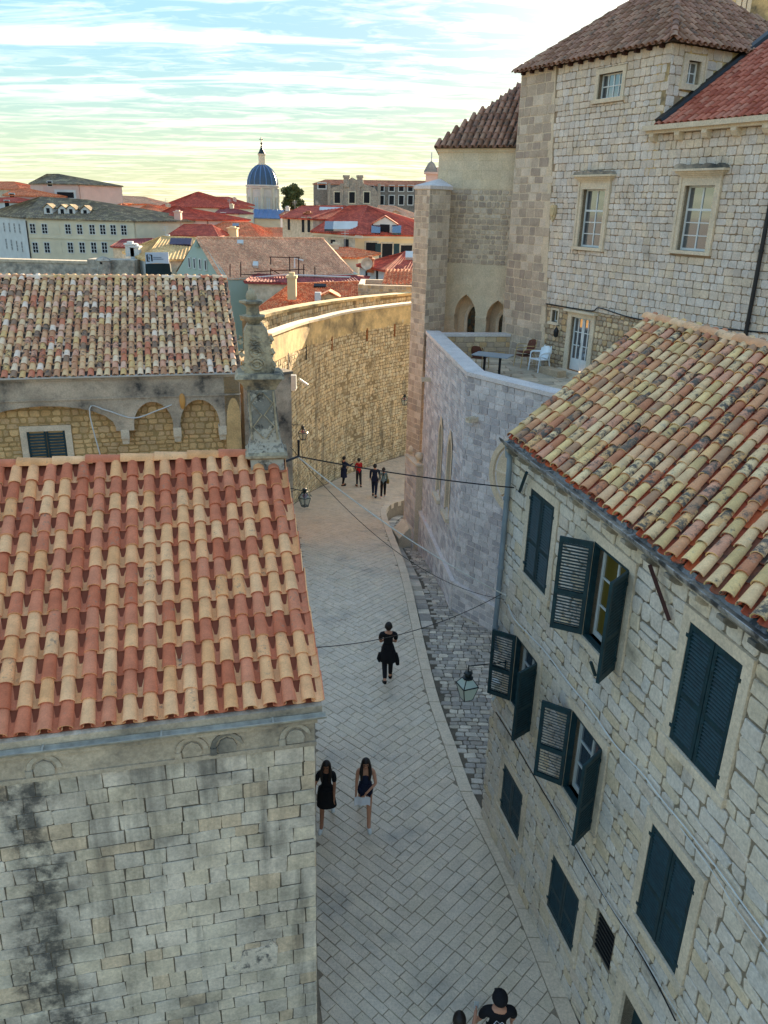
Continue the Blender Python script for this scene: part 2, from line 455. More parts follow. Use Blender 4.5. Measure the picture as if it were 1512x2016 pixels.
def tile_mat(name, cols, lichen=None, var=.15, moss=None, rough=.85, const=True):
    t = NT(name); c = t.ramp(t.rand(), spread([(min(.9, r * 1.1), g_ * .95, b_ * .86) for r, g_, b_ in cols]), const)
    c = t.mix(1, c, t.ramp(t.noise(5, 4), [(.3, (1 - var,) * 3), (.7, (1 + var,) * 3)]), 'MULTIPLY')
    c = t.mix(1, c, t.ramp(t.noise(45, 4, .7), [(.3, (.86,) * 3), (.7, (1.1,) * 3)]), 'MULTIPLY')
    if lichen:
        col, lo, hi, sc = lichen
        r2 = t.math('FRACT', t.math('MULTIPLY', t.rand(), 7.31))
        thr = t.math('ADD', t.noise(sc, 7, .72), t.math('MULTIPLY', t.math('SUBTRACT', r2, .5), .28))
        c = t.mix(t.rng(thr, lo, hi), c, col)
    if moss:
        c = t.mix(t.rng(t.noise(9, 6, .7, off=(5, 3, 1)), moss[1], moss[2]), c, moss[0])
    t.bump(t.noise(60, 5, .7), .35, .01)
    return t.fin(c, rough)

M_ashlar = stone_mat('church_ashlar', stain=((.9703, .2419, 0), -2.3, .55), cols= [hexc(h) for h in ('#a5a49d', '#b3b0a6', '#9b9a95', '#aeaba2', '#bcb8ac', '#a09e99', '#b0a798', '#94938f')], grime=((.055, .053, .048), .52, .74), streak=.85, bump=.45)
M_ashlar_back = stone_mat('church_joint', [hexc('#6b675f')], grime=((.05, .05, .045), .45, .7))
M_rubble = stone_mat('house_rubble', [hexc(h) for h in ('#b7b3aa', '#a8a59f', '#c0b8a6', '#bab5aa', '#a3a3a0', '#c9c4b9', '#b2ab9c', '#a8a197', '#bcbab4', '#bdb29c', '#aaa7a1')], var=.12, grime=((.11, .10, .085), .58, .85), bump=.5, gscale=1.4)
M_mortar = stone_mat('house_mortar', [hexc('#958c7c')], var=.18, grime=((.12, .11, .09), .5, .8), bump=.5)
M_convent = stone_mat('convent_stone', [hexc(h) for h in ('#b0a9a0', '#a49e97', '#bcb4a8', '#b3afaa', '#a8a5a2', '#c3b9a9', '#aaa196', '#b8b5b1')], var=.15, grime=((.17, .155, .135), .60, .9), bump=.4)
M_convent_joint = stone_mat('convent_joint', [hexc('#8f8578')], var=.2)
M_block = stone_mat('apse_block', [hexc(h) for h in ('#94897d', '#a0968a', '#8a8077', '#aaa195', '#90867b', '#9c9184')], var=.14, bump=.4)
M_block_joint = stone_mat('apse_joint', [hexc('#b5a996')], var=.1)
M_chapel = stone_mat('chapel_block', [(.35, .335, .335), (.40, .385, .38), (.315, .30, .305), (.435, .415, .41), (.365, .345, .345), (.28, .265, .27)], var=.14, bump=.4)
M_chapel_joint = stone_mat('chapel_joint', [hexc('#bfbab8')], var=.1)
M_brownrubble = stone_mat('terrace_rubble', [hexc(h) for h in ('#9a8e7c', '#a99c86', '#8e8475', '#b5a991', '#a08d6f', '#93897c')], var=.15, bump=.5)
M_brownjoint = stone_mat('terrace_joint', [hexc('#8b8173')], var=.2)
M_trim = stone_mat('dressed_limestone', [hexc(h) for h in ('#c8beaa', '#cdc4b2', '#c2b8a5')], var=.12, grime=((.2, .18, .15), .6, .85), bump=.25, const=False)
M_whitetrim = stone_mat('pale_window_surround', [hexc(h) for h in ('#cdc8bb', '#d3cdbf', '#c6c0b2')], var=.12, grime=((.22, .20, .17), .58, .85), bump=.3, const=False)
M_plaster = stone_mat('apse_ashlar', [hexc(h) for h in ('#c3b69e', '#cabda6', '#bdb09a', '#c6baa4')], var=.1, bump=.2)
M_oldstone = stone_mat('weathered_grey_stone', [hexc('#8f8c84'), hexc('#99958b')], var=.3, grime=((.06, .06, .055), .44, .66), bump=.7, bscale=18)
M_oldrender = stone_mat('blackened_render', [hexc('#8d877c')], var=.3, grime=((.06, .056, .05), .44, .68), bump=.5, gscale=1.1)
M_warmrubble = stone_mat('warm_rubble', [hexc(h) for h in ('#b09a74', '#a8916a', '#bca67e', '#a39072', '#9a8868')], var=.18, grime=((.1, .085, .06), .55, .85), bump=.5)
M_warmjoint = stone_mat('warm_joint', [hexc('#9a875f')], var=.2)
M_fort = stone_mat('fortress_stone', [hexc(h) for h in ('#b5a27e', '#a99573', '#c0ad88', '#9d8c6c', '#b8a98a', '#aba083', '#a3967a')], var=.22, grime=((.13, .10, .06), .56, .82), streak=.85, bump=.6)
M_fort_joint = stone_mat('fortress_joint', [hexc('#9c8a68')], var=.25, streak=.6)
M_fort_cap = stone_mat('fortress_render', [hexc('#b29c70')], var=.2, grime=((.10, .085, .06), .46, .7), bump=.4)
M_slab = stone_mat('street_limestone', [hexc(h) for h in ('#b9b5ab', '#b1ada4', '#c2beb4', '#bcb7ac', '#aaa79f', '#b6b2a6')], var=.12, fine=.14, bump=.3, bscale=38, rough=.33, pits=.4, grime=((.26, .24, .21), .55, .8))
M_slab_joint = stone_mat('street_joint', [hexc('#6f6a61')], var=.2)
M_kerb = stone_mat('kerb_limestone', [hexc(h) for h in ('#c0bbb0', '#b8b3a8', '#c6c2b7')], var=.1, bump=.3, rough=.6)
M_cobble = stone_mat('lane_cobble', [hexc(h) for h in ('#8c8983', '#7d7b77', '#99958d', '#86837c', '#75736f', '#b4afa3', '#8f8a7f', '#807c75')], var=.15, bump=.5, rough=.7, grime=((.09, .09, .075), .55, .85))
M_cobble_joint = stone_mat('lane_joint', [hexc('#57534b')], var=.2)
M_ground = stone_mat('town_ground', [hexc('#8b8578')], var=.2)
TERRA, BUFF = hexc('#b5614a'), hexc('#dba873')
M_tile_new = tile_mat('new_roof_tile', lichen=((.30, .20, .13), .66, .80, 14.0), cols= [hexc(h) for h in ('#c87c5c', '#e6b482', '#c07252', '#eabb8c', '#cc8262', '#e2ac78', '#ce8868', '#e4b080')], var=.16)
M_tile_old = tile_mat('aged_roof_tile', [hexc(h) for h in ('#dfc396', '#dcb48a', '#e6d1b0', '#cfa37c', '#dcbb8c', '#d19f82', '#e9d9c4', '#d6b67c', '#deb79c', '#c0906c', '#e0c69e', '#c77f60', '#d8b488', '#927a64')], lichen=((.10, .075, .055), .61, .71, 9.0))
M_tile_lichen = tile_mat('lichen_roof_tile', [hexc(h) for h in ('#dcbf92', '#d7b48c', '#e0c99c', '#c9966f', '#d9b27c', '#cd9a7d', '#dfc58b', '#b9805f', '#d6bc90', '#c8b07c', '#a8876a')], lichen=((.12, .098, .075), .555, .68, 8.0), moss=((.34, .30, .22), .6, .74))
M_tile_brown = tile_mat('brown_roof_tile', [hexc(h) for h in ('#9a7866', '#8c6a58', '#a5836e', '#846550', '#9c7f6a')], lichen=((.10, .07, .05), .55, .75, 7.0))  # the tiles' own mixed brown clay tones, blotched with dark lichen
M_tile_red = tile_mat('red_roof_tile', [hexc(h) for h in ('#b06a56', '#a45e4a', '#b8735e', '#9c5644', '#b47a66')])
M_deck = plain('roof_underlay', hexc('#8a4a33'), .9)
M_deck_dark = plain('roof_bedding', hexc('#4a4038'), .95, var=.4)
M_gutter = stone_mat('zinc_gutter', [hexc('#8c9094')], var=.3, grime=((.05, .05, .05), .45, .62), bump=.2, rough=.5, gscale=5)
M_zinc = plain('bright_zinc', hexc('#a39c8e'), .85, .15, 0.0, var=.35, scale=7)
M_pipe = plain('grey_drainpipe', hexc('#7f8a90'), .5, .4)
M_green = plain('dark_green_shutter_paint', hexc('#143238'), .5, .35, var=.4, scale=9)
M_black = plain('black_ironwork', hexc('#1a1b1d'), .5, .4)
M_rust = plain('rusted_iron', hexc('#3a211c'), .8, var=.4)
M_whitepaint = plain('white_window_paint', hexc('#d5d6d2'), .5, var=.08)
M_greypaint = plain('grey_window_paint', hexc('#b9bcb8'), .5, var=.12)
def glass(name, col, rough=.05, spec=.8):
    t = NT(name); return t.fin(col, rough, spec)
M_glass = glass('window_glass', (.04, .06, .08)); M_glass.node_tree.nodes['Principled BSDF'].inputs['IOR'].default_value = 2.3
M_glass_ochre = glass('curtained_glass', hexc('#5a4e20'), .15, .5)
M_dark = plain('dark_interior', (.012, .012, .014), .9)
M_cable_w = plain('pale_cable', hexc('#c9c8c2'), .5)
M_cable_b = plain('black_cable', hexc('#1c1a1e'), .5)
M_pier = stone_mat('pier_stone', [hexc('#96907f')], var=.3, grime=((.07, .067, .06), .50, .66), bump=.8, bscale=14, gscale=3)
_t = NT('peeling_pier'); _c = _t.mix(_t.rng(_t.noise(3.5, 6, .7), .50, .54), (.22, .205, .175), (.44, .40, .33)); _c = _t.mix(_t.rng(_t.noise(6, 5, .7, off=(3, 1, 2)), .55, .65), _c, (.06, .057, .05)); _t.bump(_t.noise(16, 5, .7), .9, .02); M_peel = _t.fin(_c, .9)
# ---------------------------------------------------------------- ground, street, lane
def pl(pts):
    def f(y):
        if y <= pts[0][1]: return pts[0][0]
        for (a, b), (c, d) in zip(pts, pts[1:]):
            if y <= d: return a + (c - a) * (y - b) / (d - b)
        return pts[-1][0]
    return f
def smooth_poly(pts, n=6):
    out = []
    for i in range(len(pts) - 1):
        p0 = pts[max(i - 1, 0)]; p1 = pts[i]; p2 = pts[i + 1]; p3 = pts[min(i + 2, len(pts) - 1)]
        for k in range(n):
            t = k / n
            out.append(tuple(.5 * ((2 * p1[j]) + (-p0[j] + p2[j]) * t + (2 * p0[j] - 5 * p1[j] + 4 * p2[j] - p3[j]) * t * t + (-p0[j] + 3 * p1[j] - 3 * p2[j] + p3[j]) * t ** 3) for j in range(len(p1))))
    out.append(tuple(pts[-1])); return out
KPTS = smooth_poly([(3.6, 8.0), (2.95, 11.5), (2.62, 12.9), (2.2, 14.4), (1.93, 16.1), (1.6, 18.2), (1.3, 21.5), (.95, 25.9), (.42, 30.9), (.12, 34.8), (.22, 36.6), (.75, 38.0), (2.2, 39.4), (6.5, 41.5)], 5)
LPTS = smooth_poly([(-.45, 7.0), (-.80, 9.0), (-1.0, 10.1), (-1.7, 17.4), (-2.5, 22.9), (-3.45, 29.7), (-4.45, 35.3), (-4.3, 37.8), (-3.9, 40.3), (-2.3, 44.9), (-.5, 47.5), (2.0, 50.3), (6, 53)], 4)
KX = pl(KPTS); LX = pl(LPTS)
CX = pl(smooth_poly([(1.1, 6.0), (.85, 10), (.35, 14), (-.1, 18), (-.6, 22), (-1.1, 26), (-1.6, 30), (-2.1, 36), (-1.9, 40), (-.9, 44), (1.8, 50), (3, 54)], 4))
def lane_drop(y):
    t = max(0, min(1, (y - 20.5) / 13)); return .035 + .75 * t * t * (3 - 2 * t)
def zl(y): return zs(y) - lane_drop(y)
# one wide ground sheet, below the street and lane
ys = [-40, -5, 5, 15, 24] + [26 + 2 * i for i in range(14)] + [60, 90, 140, 220, 400, 900, 3500]
m = MB(); xs = [-3500, -600, -150, -60, -20, 0, 20, 60, 150, 600, 3500]
vs = [Vector((x, y, zs(min(y, 75)) - 1.3)) for y in ys for x in xs]; nx = len(xs)
m.add(vs, [(j * nx + i, j * nx + i + 1, (j + 1) * nx + i + 1, (j + 1) * nx + i) for j in range(len(ys) - 1) for i in range(nx - 1)])
struct(m.build('ground', M_ground))
# street bed with a skirt along the kerb
m = MB(); st = [6.5 + .7 * i for i in range(66)]
for a, b in zip(st, st[1:]):
    for (f0, f1, z0, z1) in ((LX, KX, -1.5, -.012),):
        P = []
        for z in (z0, z1):
            for (y, f) in ((a, f0), (a, f1), (b, f1), (b, f0)): P.append(Vector((f(y) - (.3 if f is LX else .0), y, zs(y) + z)))
        m.hexa(P)
street = struct(m.build('street', M_slab_joint))
def clip(poly, a, b):  # keep left of a->b
    out = []
    for i in range(len(poly)):
        p, q = poly[i], poly[(i + 1) % len(poly)]
        sp = (b[0] - a[0]) * (p[1] - a[1]) - (b[1] - a[1]) * (p[0] - a[0]); sq = (b[0] - a[0]) * (q[1] - a[1]) - (b[1] - a[1]) * (q[0] - a[0])
        if sp >= 0: out.append(p)
        if (sp > 0) != (sq > 0) and abs(sp - sq) > 1e-9:
            t = sp / (sp - sq); out.append((p[0] + (q[0] - p[0]) * t, p[1] + (q[1] - p[1]) * t))
    return out
def area2(p): return abs(sum(p[i][0] * p[(i + 1) % len(p)][1] - p[i][1] * p[(i + 1) % len(p)][0] for i in range(len(p)))) / 2
def clean(p, eps=.02):
    o = []
    for q in p:
        if not o or math.hypot(q[0] - o[-1][0], q[1] - o[-1][1]) > eps: o.append(q)
    if len(o) > 2 and math.hypot(o[0][0] - o[-1][0], o[0][1] - o[-1][1]) < eps: o.pop()
    return o
sq2 = math.sqrt(2); polys = []
BND = [1.5]
while BND[-1] < 40: BND.append(BND[-1] + R.uniform(.17, .245))
for side in (1, -1):
    for k in range(len(BND) - 1):
        b, rw = BND[k], BND[k + 1] - BND[k]; a = b if side > 0 else BND[k + 1]; first = True
        while a < b + 7.5:
            ln = R.uniform(.26, .6) * (R.uniform(.5, 1) if first else 1); j = .012; first = False
            q = []
            for aa, bb in ((a + j / 2, b + j / 2), (a + ln - j / 2, b + j / 2), (a + ln - j / 2, b + rw - j / 2), (a + j / 2, b + rw - j / 2)):
                q.append(((aa - bb) / sq2 * side + R.uniform(-.006, .006), (aa + bb) / sq2 + R.uniform(-.006, .006)))
            a += ln
            if side < 0: q = q[::-1]
            cy = sum(p[1] for p in q) / 4
            if cy < 7.2 or cy > 51.5: continue
            q = [(x + CX(y), y) for x, y in q]
            y0 = min(p[1] for p in q) - .2; y1 = max(p[1] for p in q) + .2
            if max(p[0] - KX(p[1]) for p in q) > -.3: q = clip(q, (KX(y0) - .30, y0), (KX(y1) - .30, y1))
            if len(q) >= 3 and min(p[0] - LX(p[1]) for p in q) < .02: q = clip(q, (LX(y1) + .02, y1), (LX(y0) + .02, y0))
            q = clean(q)
            if len(q) >= 3 and area2(q) > .012: polys.append(q)
SEEN_ST = lambda x, y: x > 570 and y > 880
build_stones(polys, lambda x, y, w: Vector((x, y, zs(y) + w)), M_slab, street, name='paving_slab', n=300, depth=(0.0, .006), bev=.008, embed=.03, seen=SEEN_ST)
# kerb band
polys = []; y = 8.0
while y < 39.0:
    ln = R.uniform(.5, .95); y1 = y + ln - .012
    polys.append([(KX(y) - .285, y), (KX(y) + .0, y), (KX(y1) + .0, y1), (KX(y1) - .285, y1)]); y += ln
build_stones(polys, lambda x, y, w: Vector((x, y, zs(y) + w)), M_kerb, street, name='kerb_stone', n=100, depth=(.004, .012), bev=.012, embed=.25)
# cobbled lane
CH0 = Vector((2.40, 23.50, 0)); CH_L = Fr(CH0, 173.75)   # chapel corner; left face runs to -u
HO = Vector((2.31, 13.77, 0)); HF = Fr(HO, 166.56)       # house far corner
def lane_right(y):
    if y > 23.5: return 2.40 - (y - 23.5) * .1095 + .1
    if y > 13.8: return 6.5
    return 2.31 + (13.77 - y) * .239 + .1
m = MB(); st = [9 + .7 * i for i in range(45)]
for a, b in zip(st, st[1:]):
    P = []
    for z in (-1.2, -.012):
        for (y, f) in ((a, KX), (a, lane_right), (b, lane_right), (b, KX)): P.append(Vector((f(y), y, zl(y) + z)))
    if lane_right(a) > KX(a): m.hexa(P)
lane = struct(m.build('lane', M_cobble_joint))
inl = lambda x, y: KX(y) + (.50 if 22 < y else .10) < x < lane_right(y)
polys = course_polys(-.2, 6.6, 12.5, 39, (.13, .21), (.17, .34), .016, .014, .03, rr=R, inside=inl)
build_stones(polys, lambda x, y, w: Vector((x, y, zl(y) + w)), M_cobble, lane, name='cobble', n=300, depth=(0, .014), bev=.016, embed=.03, seen=lambda x, y: x < 990)
polys = []; y = 22.0
while y < 37.5:
    ln = R.uniform(.3, .55); y1 = y + ln - .02
    polys.append([(KX(y) + .04, y), (KX(y) + .42, y), (KX(y1) + .42, y1), (KX(y1) + .04, y1)]); y += ln
def chan(x, y, w):
    t = (x - KX(y) - .23) / .19; return Vector((x, y, zl(y) + w + .05 * t * t - .03))
build_stones(polys, chan, M_cobble, lane, name='channel_stone', n=60, depth=(.02, .035), bev=.02, embed=.05)

# ---------------------------------------------------------------- church on the left
CE = Vector((-.82, 8.43, 0)); CHF = Fr(CE, 76)        # front wall, u<0 to the left
church = thing('church', 'grey ashlar church with new terracotta and buff barrel tile roof', 'church', (-3.5, 9.8, -1))
ROOF_S = math.radians(27); EZ = 6.42; RL = 4.16
m = MB(); m.box(-6.6, -.03, -1.3, EZ - .1, -.6, -.006, CHF)
cw = m.build('front_wall', M_ashlar_back, church)
CHS = Fr(CE, 346 + 180)   # street side seen from the street: u towards viewer
m = MB()
CSD = Fr(CE, -14)         # away from viewer along the side; W points to the right side
gz = lambda s: EZ + (s if s < RL else 2 * RL - s) * math.tan(ROOF_S) - .12
poly = [(0.03, -1.3), (2 * RL, -1.3), (2 * RL, gz(2 * RL)), (RL, gz(RL)), (0.03, gz(0))]
m.prism(poly, -.6, -.006, CSD)
m.box(.1, 2 * RL, -1.3, EZ - .1, -6.58, -6.0, CSD); m.box(2 * RL - .5, 2 * RL, -1.3, EZ - .1, -6.2, -.62, CSD)
sw = m.build('side_wall', M_ashlar_back, church)
pr = course_polys(-6.6, 0, -1.2, 5.88, (.16, .29), (.2, .46), .010, .010, .016, rr=R)
build_stones(pr, CHF, M_ashlar, cw, church, n=300, depth=(.0, .012), bev=.006, embed=.02, name='ashlar_stone')
pr = course_polys(0, 2 * RL, -1.2, 6.3, (.26, .42), (.35, .66), .008, .007, .012, rr=R)
build_stones(pr, CSD, M_ashlar, sw, church, n=20, depth=(.0, .012), bev=.006, embed=.02, name='side_stone')
# blind-arch frieze below the eave
m = MB(); m.box(-6.6, .03, 6.24, 6.30, -.2, .06, CHF); m.box(-6.6, .02, 5.87, 5.93, -.2, .03, CHF); m.box(-6.6, .0, 5.93, 6.365, -.2, .004, CHF)
fz = m.build('frieze', M_oldrender, church)
u = -.25; k = 0
while u > -6.5:
    if R.random() < .45: u -= .43; continue
    m = MB(); o = []; wp = R.uniform(.018, .034)
    for i in range(13):
        t = math.pi * i / 12; o.append((u + .2 * math.cos(t), 6.03 + .2 * math.sin(t)))
    for i in range(13):
        t = math.pi * (12 - i) / 12; o.append((u + .14 * math.cos(t), 6.03 + .16 * math.sin(t)))
    m.prism(o[:R.choice((26, 26, 24))], .002, wp, CHF); m.box(u - .21, u - .13, 5.93, 6.03, .002, wp + .015, CHF)
    m.prism([(u - .11, 5.945), (u + .11, 5.945), (u + .12, 6.03), (u + .08, 6.12), (u, 6.16), (u - .08, 6.12), (u - .12, 6.03)], .002, .03, CHF)
    m.build('frieze_arch', M_oldstone if R.random() < .5 else M_oldrender, fz); u -= .43
# gutter
def gutter(fr, u0, u1, v, r, mat, name, parent, dv=0.0):
    m = MB(); n = 8
    for k in range(2):
        rr_ = r - k * .012
    P = []; segs = max(2, int((u1 - u0) / 1.2))
    for i in range(segs + 1):
        uu = lerp(u0, u1, i / segs); vv = v + dv * i / segs
        for rr_ in (r, r - .014):
            for k in range(n + 1):
                t = math.pi * k / n; P.append(fr(uu, vv - rr_ * math.sin(t), r + .02 - rr_ * math.cos(t)))
    st = 2 * (n + 1); F = []
    for i in range(segs):
        for k in range(n):
            a = i * st + k; F.append((a, a + st, a + st + 1, a + 1)); b = a + n + 1; F.append((b, b + 1, b + st + 1, b + st))
        for k in (0, n):
            a = i * st + k; F.append((a, a + n + 1, a + st + n + 1, a + st))
    for i in (0, segs):
        for k in range(n):
            a = i * st + k; F.append((a, a + 1, a + n + 2, a + n + 1))
    m.add(P, F)
    for i in range(segs):   # straps
        uu = lerp(u0, u1, (i + .5) / segs); vv = v + dv * (i + .5) / segs
        m.box(uu - .012, uu + .012, vv - .004, vv + .008, -.02, 2 * r + .03, fr)
    return m.build(name, mat, parent, smooth=40)
gutter(CHF, -6.6, .14, 6.37, .055, M_zinc, 'gutter', church)
m = MB(); m.box(-6.6, .10, 6.366, 6.46, -.2, .012, CHF); m.build('eave_bedding', M_oldrender, church)
# roof
XU = CHF.U.copy(); BACK = -CHF.W
YS = (BACK * math.cos(ROOF_S) + Vector((0, 0, 1)) * math.sin(ROOF_S)).normalized()
NS = XU.cross(YS).normalized()
OV = -.09
Oe = CHF(-6.5, EZ, 0) - YS * OV
m = MB()
def roof_slab(mb, a, b, c, d, t):
    n_ = (b - a).cross(d - a).normalized()
    mb.hexa([p - n_ * t for p in (a, b, c, d)] + [a, b, c, d])
RIDGE = RL / math.cos(ROOF_S)
a = CHF(-6.5, EZ, 0); b = CHF(.06, EZ, 0)
roof_slab(m, a, b, b + YS * RIDGE, a + YS * RIDGE, .12)
YB = (BACK * math.cos(ROOF_S) - Vector((0, 0, 1)) * math.sin(ROOF_S))
roof_slab(m, a + YS * RIDGE, b + YS * RIDGE, b + YS * RIDGE + YB * RIDGE, a + YS * RIDGE + YB * RIDGE, .12)
croof = m.build('roof', M_deck, church)
SP = .243; EX = .345
cov = [tile_mesh('new_tile', .43, .092, .072, .014, M_tile_new)]
pan = [tile_mesh('new_pan_tile', .43, .085, .105, .014, M_tile_new, inv=True)]
tile_roof(croof, church, Oe, XU, YS, 27, 14, SP, EX, cov, pan, M_tile_new, n=300, npan=240, jit=.005, inside=lambda u, s: s < RIDGE + OV - .02 and u < 6.64)
def ridge_tiles(p0, p1, L, r, mat, parent, name='ridge_tile', th=.016, jit=.006):
    d = (p1 - p0); n = max(1, int(d.length / L)); d.normalize(); X = d.cross(Vector((0, 0, 1))).normalized(); X = -X if X.cross(d).z < 0 else X
    t = tile_mesh(name, L * 1.18, r, r * .86, th, mat, seg=8)
    for i in range(n):
        o = bpy.data.objects.new(name, t[0]); COL.objects.link(o)
        o.matrix_basis = tile_matrix(p0 + d * (i * (p1 - p0).length / n), X, d, X.cross(d), R, jit, lift=.03); set_parent(o, parent)
rp = a + YS * RIDGE; rq = b + YS * RIDGE
ridge_tiles(rp + NS * .03, rp + (rq - rp) * .93 + NS * .03, .5, .115, M_tile_new, croof)

# leaning stone pier with scrolled top standing on the church roof
pier = MB()
def pier_fr(base, az, lean):
    f = Fr(base, az)
    sq = lambda v: v * .95 if v < 2.07 else 2.07 * .95 + (v - 2.07) * .80
    tp = lambda v: 1.0 if v < 2.07 else .86
    return lambda u, v, w: f(u * tp(v) - v * lean, sq(v), w * tp(v))
PB = aty(531, 962, 12.35); PF = pier_fr((PB.x, PB.y, PB.z), 80, .055)
def frustum(mb, w0, d0, w1, d1, v0, v1, fr, wc=0.0):
    P = [fr(x * w0 / 2, v0, wc + y * d0 / 2) for x, y in ((-1, 1), (1, 1), (1, -1), (-1, -1))] + [fr(x * w1 / 2, v1, wc + y * d1 / 2) for x, y in ((-1, 1), (1, 1), (1, -1), (-1, -1))]
    mb.hexa(P)
pierr = thing('roof_pier', 'tall leaning grey stone pier with scrolls and finial on church roof', 'pier', PF(0, -.2, 0))
m = MB(); frustum(m, .54, .52, .53, .5, -.35, .62, PF); m.build('pedestal', M_peel, pierr)
m = MB(); frustum(m, .56, .52, .66, .62, .62, .66, PF); frustum(m, .67, .63, .67, .63, .66, .70, PF); frustum(m, .64, .6, .57, .5, .70, .74, PF); m.build('plinth_moulding', M_pier, pierr)
m = MB(); frustum(m, .58, .5, .49, .42, .74, .9, PF); frustum(m, .49, .42, .43, .38, .9, 1.80, PF)
sh = m.build('shaft', M_peel, pierr)
m = MB()
for s in (-1, 1):   # carved lozenges on the front of the shaft
    pts = [PF(s * .02, .98, .225), PF(s * .17, 1.18, .222), PF(s * .02, 1.38, .217), PF(s * .17, 1.58, .212), PF(s * .02, 1.76, .208)]
    m.tube(pts, .012, 4)
for s in (-1, 1): m.tube([PF(s * .2, .96, .226), PF(s * .19, 1.78, .208)], .018, 4)
m.build('carving', M_pier, sh)
m = MB(); frustum(m, .48, .4, .52, .44, 1.80, 1.86, PF); frustum(m, .52, .44, .70, .60, 1.86, 2.0, PF); frustum(m, .76, .66, .76, .66, 2.0, 2.07, PF); m.build('cornice', M_pier, pierr)
m = MB()
o = [(-.26, 2.07), (.27, 2.07), (.28, 2.25), (.24, 2.42), (.26, 2.6), (.22, 2.85), (.14, 2.98), (-.12, 2.98), (-.2, 2.85), (-.22, 2.6), (-.22, 2.42), (-.25, 2.25)]
m.prism(o, -.24, .2, PF)
for i, (v, r) in enumerate(((2.24, .15), (2.48, .12), (2.68, .09))):
    ring = []
    for k in range(22):
        t = k / 21 * 4.2 * math.pi; q = r * (1 - k / 26); ring.append(PF(-.02 + q * math.cos(t), v + q * math.sin(t), .205))
    m.tube(ring, .022, 5)
for s in (-1, 1):
    for v in (2.2, 2.45, 2.7): m.tube([PF(s * .25, v - .06, 0.18), PF(s * .29, v, .18), PF(s * .25, v + .08, .18)], .04, 6)
m.build('scroll_block', M_pier, pierr)
m = MB()
prof = [(.1, 2.98), (.13, 3.03), (.2, 3.1), (.21, 3.14), (.12, 3.16), (.11, 3.3), (.13, 3.33), (.19, 3.38), (.19, 3.42), (.09, 3.44), (.1, 3.5), (.07, 3.58), (.02, 3.64)]
vs = []; n = 10
for r, z in prof:
    for k in range(n):
        t = 2 * math.pi * k / n; q = r * (1 + (.18 if r > .15 and k % 2 else 0)); vs.append(PF(q * math.cos(t) + .0, z, q * math.sin(t)))
fs = [(i * n + k, i * n + (k + 1) % n, (i + 1) * n + (k + 1) % n, (i + 1) * n + k) for i in range(len(prof) - 1) for k in range(n)]
m.add(vs, fs); m.build('finial', M_pier, pierr, smooth=50)
# lead flashing beside the pier
m = MB(); q0 = PF(-.42, .5, -.1); 
m.hexa([PF(-.62, -.02, .05), PF(-.31, -.22, .22), PF(-.31, .1, -.22), PF(-.56, .25, -.2), PF(-.60, .03, .05), PF(-.31, .4, .22), PF(-.31, .5, -.22), PF(-.5, .35, -.2)])
m.build('lead_flashing', plain('lead_sheet', hexc('#4a515a'), .4, .5, .3, var=.4, scale=8), pierr)
m = MB()
m.box(-.33, .36, -.36, -.28, .24, .34, PF); m.build('base_flashing', M_black, pierr)

# ---------------------------------------------------------------- long building with the aged tile roof
LE = Vector((-4.92, 25.86, 0)); LBF = Fr(LE, 75)
longb = thing('long_building', 'long low building with mottled aged tile roof and blackened arcaded wall', 'building', (-10, 27, -3))
LS = math.radians(24.5); LEZ = 7.17; LRL = 5.5
arch_sp = []
def lb_u(px): return LBF.uv(px, 820)[0]
arches = [(-60, 226, 6.25), (262, 340, 6.28), (354, 432, 6.30), (446, 520, 6.32)]
poly = [(-14, LEZ - .02)]; bot = 5.35
pts = [(-14, bot)]
cor = []
for (x0, x1, top) in arches:
    u0, u1 = lb_u(x0), lb_u(x1); u1 = min(u1, .02); h = top - bot - .12
    cor.append(u0)
    pts.append((u0, bot))
    for i in range(13):
        t = math.pi * (1 - i / 12); pts.append(((u0 + u1) / 2 + (u1 - u0) / 2 * math.cos(t), bot + .12 + h * math.sin(t)))
    pts.append((u1, bot))
pts.append((.02, bot)) if pts[-1][0] < .01 else None
poly = pts + [(.02, LEZ - .02), (-14, LEZ - .02)]
m = MB(); m.prism(poly, -.3, 0, LBF)
fas = m.build('arcaded_fascia', M_oldrender, longb)
m = MB(); m.box(-14, .03, 6.42, 6.47, -.1, .035, LBF); m.box(-14, .05, LEZ - .12, LEZ - .03, -.2, .05, LBF); m.build('string_moulding', M_oldrender, longb)
for px in (243, 347, 437):
    u = lb_u(px); m = MB()
    m.prism([(-.13, 0), (.13, 0), (.13, .3), (-.13, .3)], -.35, .03, lambda a, b, w, u=u: LBF(u + a, 5.08 + b, w))
    m.prism([(-.1, -.2), (.1, -.2), (.12, 0), (-.12, 0)], -.35, -.06, lambda a, b, w, u=u: LBF(u + a, 5.08 + b, w))
    m.build('corbel', M_trim, longb)
m = MB(); m.box(-14, 0, -4, 6.6, -.9, -.34, LBF); lw = m.build('back_wall', M_warmjoint, longb)
wu0, wv1 = LBF.uv(52, 850, -.33); wu1, _ = LBF.uv(128, 850, -.33); wv0 = 3.4
pr = course_polys(-14, 0, 2.6, 6.4, (.13, .24), (.18, .38), .03, .015, .05, holes=[(wu0 - .2, wu1 + .2, wv0, wv1 + .18)], rr=R, wave=1)
build_stones(pr, lambda u, v, w: LBF(u, v, w - .34), M_warmrubble, lw, longb, n=120, depth=(.0, .03), bev=.02, embed=.03, name='rubble_stone')
